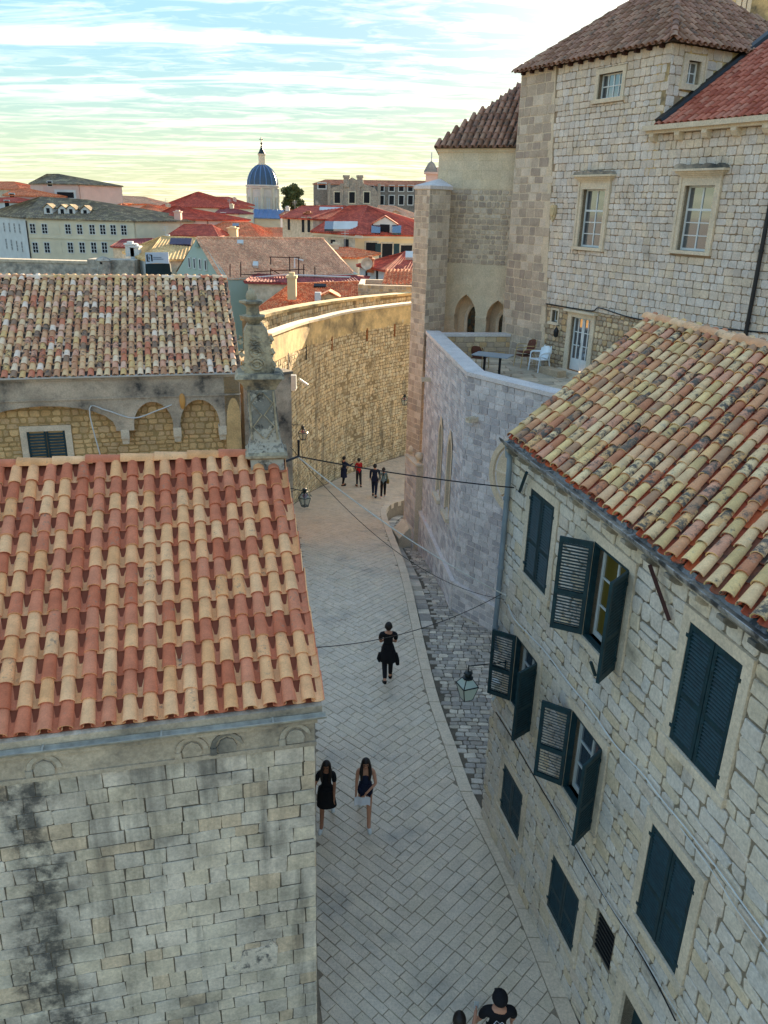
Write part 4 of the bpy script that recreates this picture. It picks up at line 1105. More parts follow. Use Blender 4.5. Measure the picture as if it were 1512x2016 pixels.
m = MB(); m.box(0, AL + .3, 10.3, 13.1, -.5, -.014, AP); apm = m.build('apse_masonry', M_block_joint, conv)
pr = course_polys(0, AL, 10.3, 13.1, (.16, .24), (.16, .34), .04, .012, .04, rr=R)
build_stones(pr, AP, M_block, apm, conv, n=160, depth=(.002, .018), bev=.014, name='block')
m = MB(); m.box(-.05, AL + .3, 14.45, 14.55, -.3, .06, AP); m.box(-.1, AL + .3, 14.55, 14.63, -.3, .12, AP); m.build('apse_cornice', M_plaster, conv)
# return of the apse to the left
AR = Fr((1.8, 34.15, 0), 5); m = MB(); m.box(0, 3, 10, 14.6, 0, .5, AR); m.box(0, 3, 14.5, 14.62, -.1, .5, AR); m.build('apse_return', M_plaster, conv)
m = MB(); m.box(0, AL + .3, 5.4, 10.2, -.75, -.7, AP); m.build('recess_back', M_plaster, conv)
M_stained = NT('stained_glass'); _v = M_stained.voro(7, 'F1'); M_stained = M_stained.fin(M_stained.ramp(_v.outputs['Color'], [(0, (.012, .012, .014)), (.45, (.05, .035, .02)), (.6, (.10, .05, .015)), (.75, (.03, .06, .05)), (.9, (.02, .02, .02))]), .25, .5)
for a_, b_, t_ in archs:
    lo, hi = lerp(a_, b_, .42), lerp(a_, b_, .98)
    m = MB(); O_ = pointed(lo, hi, t_ - .5, 8.0, 6.9); m.prism(O_, -.69, -.64, AP); g = m.build('stained_window', M_stained, conv)
    I_ = pointed(lo - .12, hi + .12, t_ - .32, 8.02, 6.9); n = len(O_); m = MB()
    P = [AP(u, v, -.55) for u, v in O_] + [AP(u, v, -.5) for u, v in I_] + [AP(u, v, -.68) for u, v in I_] + [AP(u, v, -.68) for u, v in O_]
    F = [(i, i + 1, n + i + 1, n + i) for i in range(n - 1)] + [(n + i, n + i + 1, 2 * n + i + 1, 2 * n + i) for i in range(n - 1)] + [(3 * n + i, 3 * n + i + 1, i + 1, i) for i in range(n - 1)]
    m.add(P, F); m.build('window_moulding', M_trim, g)
m = MB()
for x0, x1 in ((0, 1.02), (1.95, 2.42), (3.32, AL)): m.box(x0, x1, 8.18, 8.26, -.3, .05, AP); m.box(x0, x1, 8.1, 8.18, -.3, .03, AP)
m.build('impost_string', M_trim, conv)
# apse roof
e0 = AP(-.15, 14.64, .2); e1 = AP(4.6, 14.64, .2); PT = math.radians(43); BA = -AP.W; YA = (BA * math.cos(PT) + Vector((0, 0, math.sin(PT)))).normalized(); XA = AP.U.copy()
m = MB(); roof_slab(m, e0, e1, e1 + YA * 4.6, e0 + XA * 3.4 + YA * 4.6, .1)
e2 = e0 + AR.U * 6; top = e0 + XA * 3.4 + YA * 4.6; m.add([e0, e2, top], [(0, 1, 2), (2, 1, 0)])
ar = m.build('apse_roof', M_deck_dark, conv)
tile_roof(ar, conv, e0 - YA * .08, XA, YA, 20, 13, .25, .36, cov, pan, M_tile_brown, n=80, jit=.008, inside=lambda u, s: u > s * 3.4 / 4.6 - .1 and s < 4.6, name='apse_tile')
# buttress at the end of the chapel
bu = [(.87, 32.62), (1.40, 31.75), (2.25, 32.72), (2.3, 34.4), (.95, 34.4)]
m = MB(); m.slab(bu, -4, 13.05); btt = m.build('buttress', M_block_joint, conv)
def face(p, q): return Fr((p[0], p[1], 0), math.degrees(math.atan2(q[0] - p[0], q[1] - p[1]))), math.hypot(q[0] - p[0], q[1] - p[1])
for p, q, nn in ((bu[0], bu[1], 110), (bu[1], bu[2], 190)):
    f_, L_ = face(p, q); build_stones(course_polys(0, L_, -3, 13.03, (.2, .3), (.2, .42), .022, .008, .02, rr=R), f_, M_block, btt, conv, n=nn, depth=(.004, .016), name='block' if nn == 190 else 'corner_block', seen=lambda x, y: y < 900)
m = MB(); cap = [(.82, 32.6), (1.40, 31.68), (2.32, 32.7), (2.35, 34.4), (.9, 34.4)]; m.slab(cap, 13.05, 13.17)
m.add([Vector((x, y, 13.17)) for x, y in cap] + [Vector((1.9, 34.3, 13.5))], [(0, 1, 5), (1, 2, 5), (2, 3, 5), (3, 4, 5), (4, 0, 5)]); m.build('buttress_cap', M_chapel_joint, conv)
# downpipe on the main wall
m = MB(); m.tube([CW(11.25, 14.6, .1), CW(11.25, 8.6, .1)], .06, 8)
for v in (13.5, 11.5, 9.6): m.tube([CW(11.25, v, .1), CW(11.25, v + .07, .1)], .075, 8)
m.build('downpipe', M_black, conv)
m = MB(); m.box(9.3, 10.6, 9.28, 9.36, -.1, .25, CW); m.build('ledge', M_trim, conv)
# low ball-topped wall below the buttress
p0 = Vector((.60, 32.3, 0)); GW = Fr((.62, 31.9, 0), 100); gzt = aty(815, 905, 31.6).z
gw = thing('ball_topped_wall', 'low stone wall with two stone balls at the foot of the buttress', 'wall', (1.1, 31.6, -1))
m = MB(); g0 = (.88, 32.4); g1 = (1.3, 30.9); f_, L_ = face(g0, g1)
m.box(0, L_, -3, gzt - .08, -.5, 0, f_); wb = m.build('wall_face', M_block_joint, gw)
build_stones(course_polys(0, L_, -2.4, gzt - .09, (.22, .3), (.25, .5), .02, .006, .015, rr=R), f_, M_chapel, wb, gw, n=40, depth=(.004, .014), name='block')
m = MB(); m.box(-.05, L_ + .05, gzt - .08, gzt, -.55, .06, f_); m.build('coping', M_trim, gw)
for t in (.12, .78):
    m = MB(); q = f_(L_ * t, gzt, -.2); m.lathe([(.1, 0), (.1, .04), (.06, .06), (.13, .12), (.17, .2), (.18, .26), (.15, .36), (.08, .42), (.01, .44)], q, 14); m.build('ball', M_plaster, gw, smooth=60)
m = MB(); f2 = f_; zb = zl(31)
m.prism([(0, zb - 1), (.55, zb - 1), (.55, zb + .4), (.1, zb + .85), (0, zb + .85)], .1, 1.2, lambda a, b, w: f_(w, b, a + .002)); m.build('sloping_foot', M_trim, gw)
# ---------------------------------------------------------------- stone house on the right
house = thing('stone_house', 'rubble stone house with dark green shutters and lichened tile roof', 'house', (4.5, 10, -1))
C1, C2, C3 = (1.0, 1.96), (3.34, 4.34), (5.75, 6.72)
WIN = [(C1, 6.36, 7.96, 'closed'), (C2, 6.40, 7.96, 'open'), (C3, 6.32, 7.96, 'closed'),
       (C1, 3.62, 5.06, 'open'), (C2, 3.55, 5.06, 'open'), (C3, 3.38, 4.97, 'closed'),
       (C1, 1.06, 2.18, 'closed'), (C2, .94, 2.12, 'closed')]
DOOR = (5.82, 6.75, 0, 2.02); VENT = (4.86, 5.34, 1.75, 2.45)
HH = [(c[0], c[1], a, b) for c, a, b, s in WIN] + [DOOR, VENT]
UEND = 10.5; ZW = 8.42
m = MB(); wall_holes(m, HF, 0, UEND, -1.3, ZW, HH, -.55, -.016); hw = m.build('front_wall', M_mortar, house)
m = MB(); f_ = Fr(HF(0, 0, 0), 76.56 + 180 - 0)
HB = Fr(HF(0, 0, -.0), 76.56); m = MB(); m.box(.02, 5.2, -1.3, ZW, .0, .5, Fr(HF(.0, 0, 0), 76.56)); m.build('end_wall', M_rubble, house)
jm = .15; HS_ = [(c[0] - jm, c[1] + jm, a - .13, b + .15) for c, a, b, s in WIN] + [(DOOR[0] - .2, DOOR[1] + .2, -1, DOOR[3] + .2), (VENT[0] - .03, VENT[1] + .03, VENT[2] - .03, VENT[3] + .05)]
pr = course_polys(0, UEND, -.3, ZW - .06, (.15, .28), (.18, .48), .024, .018, .034, holes=HS_, rr=R, wave=1)
build_stones(pr, HF, M_rubble, hw, house, n=300, depth=(.0, .016), bev=.013, embed=.03, name='stone')
def leaf(parent, fr, hu, sgn, ang, wd, v0, v1, w0, split, mat=M_green, mids=(.42,)):
    """shutter leaf hinged at u=hu, opening by ang degrees; sgn=+1 when the closed leaf extends to +u"""
    t = math.radians(ang); dU = fr.U * (sgn * math.cos(t)) + fr.W * math.sin(t); nW = fr.W * math.cos(t) - fr.U * (sgn * math.sin(t))
    if sgn < 0: pass
    o = fr(hu, 0, w0)
    G = lambda a, b, c: o + dU * a + Vector((0, 0, b)) + nW * c
    th = .022; st = .06; m = MB()
    def bx(a0, a1, b0, b1, c0, c1, mb):
        P = [G(a, b, c) for c in (c0, c1) for a, b in ((a0, b0), (a1, b0), (a1, b1), (a0, b1))]
        mb.hexa(P)
    bx(0.004, st, v0, v1, -th, th, m); bx(wd - st, wd - .004, v0, v1, -th, th, m)
    bx(st, wd - st, v0, v0 + .09, -th + .002, th - .002, m); bx(st, wd - st, v1 - .08, v1, -th + .002, th - .002, m)
    mz = [lerp(v0, v1, q) for q in mids]
    for q in mz: bx(st, wd - st, q - .035, q + .035, -th + .002, th - .002, m)
    for q in (v0 + .15, v1 - .2): bx(-.03, .05, q, q + .05, th, th + .012, m)
    sh = m.build('shutter', mat, parent)
    segs = list(zip([v0 + .09] + [q + .035 for q in mz], [q - .035 for q in mz] + [v1 - .08])); allm = MB()
    for a, b in segs:
        n = max(1, int((b - a) / .05)); pitch = (b - a) / n
        for i in range(n):
            z = a + (i + .5) * pitch; q = MB()
            P = [G(x, z + dz, c) for (dz, c) in ((-.022, th * .9), (-.012, th), (.022, -th * .6), (.012, -th * .9)) for x in (st, wd - st)]
            q.add([P[0], P[1], P[3], P[2], P[6], P[7], P[5], P[4]], [(0, 1, 2, 3), (3, 2, 6, 7), (7, 6, 5, 4), (4, 5, 1, 0), (0, 3, 7, 4), (1, 5, 6, 2)])
            if split: q.build('slat', mat, sh)
            else: allm.add(q.v, q.f)
    if not split: allm.build('slats', mat, sh)['kind'] = 'stuff'
    return sh
for i, (c, v0, v1, st) in enumerate(WIN):
    u0, u1 = c; m = MB()
    m.box(u0 - jm, u0, v0, v1, -.25, .028, HF); m.box(u1, u1 + jm, v0, v1, -.25, .028, HF); m.box(u0 - jm, u1 + jm, v1, v1 + jm, -.25, .031, HF)
    w = m.build('window', M_whitetrim, house)
    m = MB(); m.box(u0 - jm - .02, u1 + jm + .02, v0 - .12, v0, -.25, .055, HF); m.build('sill', M_whitetrim, w)
    if st == 'closed':
        wd = (u1 - u0) / 2; sp = i in (2, 5)
        leaf(house, HF, u0 + .005, 1, 0, wd - .008, v0 + .01, v1 - .01, .0, sp); leaf(house, HF, u1 - .005, -1, 0, wd - .008, v0 + .01, v1 - .01, .0, sp)
        m = MB(); m.box(u0, u1, v0, v1, -.3, -.28, HF); m.build('dark_room', M_dark, w)
    else:
        wd = (u1 - u0) / 2
        # green outer frame, white casement, panes
        m = MB(); m.box(u0, u0 + .05, v0, v1, -.06, .02, HF); m.box(u1 - .05, u1, v0, v1, -.06, .02, HF); m.box(u0 + .05, u1 - .05, v1 - .05, v1, -.06, .018, HF); m.box(u0 + .05, u1 - .05, v0, v0 + .04, -.06, .018, HF); m.build('shutter_frame', M_green, w)
        pane_window(w, HF, u0 + .05, u1 - .05, v0 + .04, v1 - .05, 2, 3, M_greypaint, M_glass_ochre if i == 1 else M_glass, w=-.12, bar=.06)
        leaf(house, HF, u0 + .01, 1, 128 if i == 1 else 135, wd, v0 + .02, v1 - .02, .035, False)
        leaf(house, HF, u1 - .01, -1, 126 if i == 1 else (118 if i == 3 else 124), wd, v0 + .02, v1 - .02, .035, False)
# door and vent
m = MB(); a, b, c_, d_ = DOOR
m.box(a - .19, a, -.3, d_, -.25, .04, HF); m.box(b, b + .19, -.3, d_, -.25, .04, HF); m.box(a - .22, b + .22, d_, d_ + .2, -.25, .05, HF); ds = m.build('door_surround', M_whitetrim, house)
m = MB(); m.box(a, b, -.2, d_, -.24, -.2, HF); 
for k in range(3): m.box(a + .08, b - .08, .15 + k * .6, .6 + k * .6, -.2, -.185, HF)
m.build('door', M_green, ds)
m = MB(); a, b, c_, d_ = VENT; m.box(a, b, c_, d_, -.1, -.06, HF)
for k in range(8): m.box(a, b, c_ + k * .088, c_ + k * .088 + .03, -.06, -.02, HF)
m.build('vent_grille', M_black, house)
# eave stones, gutter, downpipe, ironwork
u = .2
while u < UEND:
    m = MB(); m.prism([(-.02, 0), (.2, 0), (.2, -.05), (.1, -.12), (-.02, -.16)], -.06, .06, lambda a, b, w, u=u: HF(u + w, ZW + .0 + b, a)); m.build('eave_corbel', M_oldstone, house); u += .52
m = MB(); m.box(-.1, UEND, ZW, ZW + .06, -.3, .16, HF); m.build('eave_course', M_oldstone, house)
gutter(HF, -.12, UEND, ZW + .13, .11, M_gutter, 'gutter', house)
m = MB(); m.tube(smooth_poly([tuple(HF(.0, ZW + .08, .12)), tuple(HF(.05, ZW - .2, .1)), tuple(HF(.1, ZW - .4, .08)), tuple(HF(.1, 5.6, .08)), tuple(HF(.1, 4.4, .08)), tuple(HF(.1, 4.25, -.05))], 4), .052, 8)
for v in (7.4, 6.0, 4.7): m.tube([HF(.1, v, .08), HF(.1, v + .06, .08)], .066, 8)
m.build('downpipe', M_pipe, house, smooth=50)
for (x0, y0, x1, y1, r) in ((1037, 930, 1023, 968, .03), (1279, 1112, 1318, 1222, .034), (1163, 1303, 1172, 1330, .025)):
    m = MB(); p = HF(*HF.uv(x0, y0, .16), .16); q = HF(*HF.uv(x1, y1, .05), .05)
    d = (q - p).normalized(); m.tube([p, q], r, 4); m.build('iron_bar', M_rust if r > .03 else M_green, house)
# roof, tiles laid slanting to the eave
HPch = math.radians(25); HL = 3.76; SK = 2.2
up = (-HF.W * HL - HF.U * SK + Vector((0, 0, HL * math.tan(HPch)))); HLEN = up.length; YT = up.normalized()
e0 = HF(-.12, ZW + .17, .02); UXE = HF.U.copy(); NR = UXE.cross(YT).normalized(); XT = YT.cross(NR).normalized()
m = MB(); roof_slab(m, e0, e0 + UXE * (UEND + 3), e0 + UXE * (UEND + 3) + YT * HLEN, e0 + YT * HLEN, .1)
dn = (-HF.W * HL - HF.U * SK - Vector((0, 0, HL * math.tan(HPch)))); roof_slab(m, e0 + YT * HLEN, e0 + UXE * (UEND + 3) + YT * HLEN, e0 + UXE * (UEND + 3) + YT * HLEN + dn, e0 + YT * HLEN + dn, .1)
hroof = m.build('roof', M_deck, house)
cov = [tile_mesh('lichen_tile', .46, .088, .068, .016, M_tile_lichen, seg=7), tile_mesh('lichen_tile', .46, .084, .066, .016, M_tile_lichen, seg=7)]
M_tile_pan = tile_mat('orange_pan_tile', [hexc(h) for h in ('#c0623a', '#b5583a', '#a9563c', '#8c5a44')], lichen=((.06, .05, .04), .55, .72, 6.0))
pan = tile_mesh('lichen_pan_tile', .46, .1, .115, .014, M_tile_pan, seg=5, inv=True)
cosk = UXE.cross(YT).length; spc = .232; C_ = []; P_ = []
for k in range(int((UEND + 2.5) * cosk / spc)):
    st = R.uniform(-.02, .02); cj = R.uniform(-.012, .012)
    sag = lambda s, k: -.03 * math.sin(k * .21) * math.sin(math.pi * min(1, s / HLEN))
    for r in range(15):
        s = st + r * .345 - .08
        if s > HLEN - .12: break
        p = e0 + UXE * ((k + .5) * spc / cosk + cj) + YT * s + NR * .045 + Vector((0, 0, sag(s, k)))
        C_.append((R.choice(cov), tile_matrix(p, XT, YT, NR, R, .012, .03)))
        p = e0 + UXE * ((k + 1.0) * spc / cosk) + YT * s + NR * .055 + Vector((0, 0, sag(s, k)))
        P_.append((pan, tile_matrix(p, XT, YT, NR, R, .008, .02)))
place_tiles(C_, hroof, house, 'tile', 300, M_tile_lichen); place_tiles(P_, hroof, house, 'pan_tile', 60, M_tile_pan)
rp = e0 + YT * HLEN + NR * .04
m = MB(); m.tube([rp - Vector((0, 0, .05)), rp + UXE * (UEND + 2) - Vector((0, 0, .05))], .1, 8); m.build('ridge_bedding', M_oldrender, hroof)
ridge_tiles(rp + UXE * .0, rp + UXE * (UEND + 2), .5, .125, tile_mat('ridge_clay', [hexc(h) for h in ('#d9b28a', '#dcbb95', '#cfa27c', '#e0c4a0')], lichen=((.12, .10, .08), .6, .75, 7.0)), hroof)
# cables and a small box on the house front
Q = lambda x, y, w=.05: HF(*HF.uv(x, y, w), w)
def wcable(pts, r, mat, label, name='wall_cable'):
    return cable(name, [Q(*p) for p in pts], r, mat, label)
wcable([(1000, 1190), (1012, 1218), (1040, 1248), (1075, 1285), (1120, 1345), (1165, 1400), (1210, 1465), (1262, 1520), (1300, 1570), (1350, 1630), (1420, 1720), (1470, 1790), (1512, 1845)], .012, M_cable_w, 'pale cable sagging diagonally across the upper front of stone house', 'facade_cable')
wcable([(1340, 1630), (1400, 1712), (1450, 1790), (1512, 1875)], .008, M_cable_w, 'thin second pale cable low on the house front at right edge', 'facade_cable')
wcable([(976, 1402), (1000, 1440), (1035, 1500), (1070, 1560), (1110, 1625), (1150, 1700), (1200, 1782), (1250, 1860), (1290, 1930), (1330, 2010)], .011, M_cable_b, 'black cable running down along the lower windows of stone house', 'facade_cable')
wcable([(976, 1396), (1000, 1432), (1036, 1494), (1075, 1560), (1130, 1660), (1192, 1768), (1245, 1848), (1300, 1940), (1345, 2014)], .007, M_cable_w, 'thin pale cable beside the black cable on stone house front', 'facade_cable')
m = MB(); q = HF(.35, 3.5, 0); m.box(.26, .44, 3.42, 3.66, .02, .14, HF); bx_ = tag(m.build('junction_box', M_greypaint), 'small pale junction box at the far corner of stone house', 'junction box')
m = MB(); m.tube([HF(.38, 3.42, .08), HF(.38, 3.3, .08), HF(.4, 3.24, .14)], .025, 6); m.build('outlet', M_greypaint, bx_)

# ---------------------------------------------------------------- lanterns
M_lglass = glass('frosted_lantern_glass', hexc('#b9c6bb'), .25, .5)
M_clear = NT('clear_lantern_glass'); M_clear.b.inputs['Transmission Weight'].default_value = .92; M_clear = M_clear.fin((.86, .9, .88), .08, .5)
M_redlamp = plain('red_lamp', hexc('#b01a20'), .4)
M_lantern = plain('dark_green_lantern_iron', hexc('#142022'), .45, .4)
def lantern(name, label, loc, s, mount, red=False, n=4, rot=0.5, group=None):
    """hangs with its top at loc; mount is the wall point of its bracket"""
    t = thing(name, label, 'lantern', loc, 0, group); o = Vector(loc)
    def ring(r, z): return [o + Vector((r * s * math.cos(2 * math.pi * (k + rot) / n), r * s * math.sin(2 * math.pi * (k + rot) / n), z * s)) for k in range(n)]
    T, A, B = ring(.14, -.22), ring(.36, -.48), ring(.2, -.98); fm = MB()
    for k in range(n):
        fm.tube([T[k], A[k]], .016 * s, 4); fm.tube([A[k], B[k]], .016 * s, 4)
        for Q_ in (T, A, B): fm.tube([Q_[k], Q_[(k + 1) % n]], (.024 if Q_ is A else .016) * s, 4)
    fm.add([p.copy() for p in B], [tuple(range(n))]); fm.build('frame', M_lantern, t)
    for k in range(n):
        j = (k + 1) % n
        for X, Y in ((T, A), (A, B)):
            q = MB(); c = (X[k] + X[j] + Y[k] + Y[j]) / 4; nrm = (X[j] - X[k]).cross(Y[k] - X[k]).normalized() * .003
            P = [X[k], X[j], Y[j], Y[k]]; q.hexa([p - nrm for p in P] + [p + nrm for p in P]); q.build('pane', M_clear if red else M_lglass, t)
    m = MB(); m.lathe([(.17, -.24), (.17, -.2), (.1, -.18), (.1, -.1), (.14, -.08), (.12, -.03), (.03, 0)], o, 8, sx=s, sy=s)
    for i in range(len(m.v)): m.v[i] = o + Vector((m.v[i].x - o.x, m.v[i].y - o.y, (m.v[i].z - o.z) * s))
    m.build('cap', M_lantern, t)
    if red:
        m = MB(); m.lathe([(.02, -.56), (.1, -.5), (.13, -.42), (.1, -.33), (.02, -.28)], o, 8); 
        for i in range(len(m.v)): m.v[i] = o + (m.v[i] - o) * s
        m.build('red_bulb', M_redlamp, t)
    mp = Vector(mount); h = Vector((o.x, o.y, mp.z)); m = MB()
    m.tube([o, h + Vector((0, 0, .02))], .022 * s, 5); m.tube([h, mp], .02 * s, 5); m.tube([h.lerp(mp, .55), mp - Vector((0, 0, .25 * s))], .014 * s, 5); m.tube([mp + Vector((0, 0, .08 * s)), mp - Vector((0, 0, .32 * s))], .024 * s, 5)
    m.build('bracket', M_lantern, t)
    return t
lp = HF(*HF.uv(922, 1322, .78), .78)
lantern('street_lantern', 'large pale-glazed lantern on iron bracket at stone house corner', lp, .62, HF(lp.dot(HF.U) - HO.dot(HF.U), lp.z + .12, .03), n=4, rot=.75)
lp = aty(596, 838, 32.2); lantern('street_lantern', 'upper of two red-bulb lanterns beside the leaning pier', lp, .62, aty(567, 836, 32.2), True, 6, group='red-bulb lanterns on the rampart')
lp = aty(600, 961, 28.3); lantern('street_lantern', 'lower and nearer red-bulb lantern at the church roof edge', lp, .74, aty(570, 961, 28.6), True, 6, group='red-bulb lanterns on the rampart')
lp = aty(797, 776, 46.5); lantern('street_lantern', 'far red-bulb lantern on the rampart wall next to the buttress', lp, .68, aty(813, 776, 47.5), True, 6, group='red-bulb lanterns on the rampart')
# ---------------------------------------------------------------- wires across the street
pin = aty(585, 898, 12.6)
def sagline(a, b, sag, n=12):
    a, b = Vector(a), Vector(b); return [a.lerp(b, i / n) - Vector((0, 0, sag * 4 * (i / n) * (1 - i / n))) for i in range(n + 1)]
hp = lambda x, y, w=.1: HF(*HF.uv(x, y, w), w)
cable('overhead_wire', sagline(pin, hp(1012, 960), .05), .012, M_cable_b, 'upper black wire from pier bracket to stone house corner')
cable('overhead_wire', sagline(pin, hp(996, 1172), .16), .011, M_cable_w, 'white wire sagging from pier bracket to stone house downpipe')
cable('overhead_wire', sagline(aty(572, 880, 12.6), hp(992, 1180), .55), .005, M_cable_b, 'thin slack dark wire below the white overhead wire')
cable('overhead_wire', sagline(CSD(2.2, 6.0, .02), hp(990, 1168), .28), .007, M_cable_b, 'thin dark wire crossing the street above the man in black')
m = MB(); q0 = PF(.28, .52, .1); q1 = aty(588, 898, 12.6)
m.tube([q0, q1, q1 + Vector((0, 0, .28))], .022, 5); m.build('wire_bracket', M_cable_b, pierr)
# cable on the convent wall, wall lamp, coat of arms
K = lambda x, y: CW(*CW.uv(x, y, .06), .06)
cable('convent_cable', [K(1075, 598), (K(1110, 604)), K(1165, 612), K(1180, 606), K(1230, 622), K(1290, 634), K(1350, 640), K(1430, 648), K(1512, 655)], .02, M_cable_b, 'black cable along the convent wall above the terrace door')
m = MB(); c = CW(3.42, 8.3, .16); m.lathe([(.03, -.2), (.08, -.16), (.1, .02), (.05, .12), (.02, .16)], c, 8); m.tube([CW(3.42, 8.5, 0), CW(3.42, 8.52, .16), CW(3.42, 8.44, .16)], .015, 5)
tag(m.build('wall_lamp', M_black), 'small black wall lamp left of the white terrace door', 'wall lamp')
m = MB(); cu, cv = CW.uv(1090, 418, .03)
m.prism([(cu + x, cv + y) for x, y in ((-.16, .2), (-.08, .26), (0, .22), (.08, .26), (.16, .2), (.17, 0), (.1, -.2), (0, -.32), (-.1, -.2), (-.17, 0))], -.02, .07, CW)
m.prism([(cu + x, cv + y) for x, y in ((-.08, .14), (.08, .14), (.08, -.02), (0, -.16), (-.08, -.02))], .07, .1, CW)
tag(m.build('coat_of_arms', M_fort), 'small ochre carved stone shield set in the convent wall', 'carving')
# grey box and camera on the rampart
m = MB(); c = aty(573, 752, 33.0); m.box(c.x - .22, c.x + .22, c.y - .12, c.y + .12, c.z - .28, c.z + .3); gb = tag(m.build('utility_box', plain('pale_blue_grey_box', hexc('#aeb6b8'), .5)), 'pale grey utility box on the rampart beside the leaning pier', 'utility box')
m = MB(); m.box(c.x - .36, c.x + .2, c.y - .15, c.y + .5, c.z - .35, c.z - .285); m.build('shelf', M_greypaint, gb)
m = MB(); m.tube([c + Vector((.36, .0, .12)), c + Vector((.72, 0, -.12))], .05, 6); m.build('camera_arm', M_whitepaint, gb)

# ---------------------------------------------------------------- terrace furniture
def bent(m, pts, r, n=6): m.tube(smooth_poly([tuple(p) for p in pts], 4), r, n)
def terrace_at(px, py): return atz(px, py, TZ + .008)
M_wicker = plain('brown_wicker', hexc('#6b3f30'), .7, var=.3, scale=60, bump=.5, bscale=120)
M_bamboo = plain('tan_metal_tube', hexc('#b89a68'), .4)
M_plastic = plain('white_plastic', hexc('#dfe3e4'), .35)
def armchair(label, loc, rz, plastic=False, group=None):
    t = thing('armchair', label, 'chair'); frm = M_plastic if plastic else M_bamboo; wk = M_plastic if plastic else M_wicker; r = .022 if plastic else .014
    m = MB(); m.hexa([Vector(p) for p in ((-.24, -.24, .42), (.24, -.24, .42), (.22, .24, .40), (-.22, .24, .40), (-.24, -.24, .45), (.24, -.24, .45), (.22, .24, .43), (-.22, .24, .43))]); m.build('seat', wk, t)
    m = MB(); n = 8; P = []
    for z, yy, hw in ((.45, .24, .21), (.62, .29, .24), (.8, .34, .24), (.88, .36, .18)):
        for dz in (0, .025):
            for i in range(n + 1):
                a = -1 + 2 * i / n; P.append(Vector((hw * a, yy - .07 * a * a + dz, z - (.05 * a * a if z > .85 else 0))))
    st = n + 1; F = []
    for k in range(3):
        for i in range(n):
            b = k * 2 * st + i; F.append((b, b + 1, b + 2 * st + 1, b + 2 * st)); c = b + st; F.append((c, c + 2 * st, c + 2 * st + 1, c + 1))
        F.append((k * 2 * st, k * 2 * st + 2 * st, k * 2 * st + 3 * st, k * 2 * st + st)); F.append((k * 2 * st + n, k * 2 * st + st + n, k * 2 * st + 3 * st + n, k * 2 * st + 2 * st + n))
    F += [(6 * st + i, 6 * st + i + 1, 7 * st + i + 1, 7 * st + i) for i in range(n)]
    m.add(P, F); m.build('backrest', wk, t, smooth=50)
    for s in (-1, 1):
        m = MB(); bent(m, [(s * .26, -.27, 0), (s * .25, -.23, .42), (s * .27, -.2, .64)], r); m.build('front_leg', frm, t, smooth=60)
        m = MB(); bent(m, [(s * .25, .34, 0), (s * .22, .26, .42), (s * .23, .31, .7), (s * .16, .37, .89)], r); m.build('rear_leg', frm, t, smooth=60)
        m = MB(); bent(m, [(s * .27, -.2, .64), (s * .29, -.1, .68), (s * .29, .1, .67), (s * .24, .3, .66)], r * (1.6 if plastic else 1.1)); m.build('armrest', frm, t, smooth=60)
    t.matrix_basis = Matrix.Translation(loc) @ Matrix.Rotation(rz, 4, 'Z')
    return tag(t, label, 'chair', group)
armchair('brown wicker armchair behind the far end of the grey terrace table', terrace_at(943, 726), 2.6)
armchair('brown wicker armchair stacked under another beside the white plastic chair', terrace_at(1030, 722), -1.2)
q = terrace_at(1030, 722); q.z += .12; armchair('brown wicker armchair on top of its stack beside the white plastic chair', q + Vector((.03, .05, 0)), -1.2)
armchair('white plastic armchair standing left of the terrace door', terrace_at(1060, 730), -1.0, True)
tb = terrace_at(967, 740); t = thing('terrace_table', 'grey topped square table with black legs on the terrace', 'table', tb)
m = MB(); f = Fr((tb.x, tb.y, tb.z), 115); m.box(-.65, .65, .72, .75, -.4, .4, f); m.build('table_top', plain('grey_laminate', hexc('#8d979d'), .35, .5), t)
for s in (-.28, .28):
    m = MB(); m.box(s - .035, s + .035, 0.03, .72, -.035, .035, f); m.box(s - .05, s + .05, 0, .03, -.28, .28, f); m.build('leg', M_black, t)
m = MB(); p = terrace_at(1085, 738); f = Fr((p.x, p.y, p.z), 151); m.box(-.5, .5, 0, .22, -.25, .15, f)
tag(m.build('stone_step', M_brownrubble), 'low stone block lying between white chair and terrace door', 'stone block')
# ---------------------------------------------------------------- the old town behind
def far_roof_mat(name, cols, sc=2.2, lichen=None):
    t = NT(name); v = t.voro(sc, 'F1', (1, 1, 1.6)); c = t.ramp(v.outputs['Color'], spread([(min(.8, r * 1.2), g_ * 1.2, b_ * .95) for r, g_, b_ in cols]), True)
    c = t.mix(1, c, t.ramp(t.noise(.5, 4), [(.3, (.7,) * 3), (.7, (1.2,) * 3)]), 'MULTIPLY')
    c = t.mix(1, c, t.ramp(t.noise(4, 3, .7), [(.3, (.75,) * 3), (.7, (1.2,) * 3)]), 'MULTIPLY')
    if lichen: c = t.mix(t.rng(t.noise(.9, 5, .7), .45, .62), c, lichen)
    return t.fin(c, .9)
def far_wall(name, col, var=.12): return plain(name, hexc(col), .9, .2, var=var, scale=.6)
FR_orange = far_roof_mat('orange_roof', [hexc(h) for h in ('#cf6f4a', '#c4623f', '#d98561', '#bd5a3c', '#dd9270')], 7)
FR_red = far_roof_mat('red_roof', [hexc(h) for h in ('#a8473a', '#9c4034', '#b3503f', '#a24438')])
FR_pink = far_roof_mat('pink_roof', [hexc(h) for h in ('#c4917d', '#bd8672', '#cd9e88', '#b88069')], 7)
FR_tan = far_roof_mat('tan_roof', [hexc(h) for h in ('#c9a276', '#bf9468', '#d3b086')], 6)
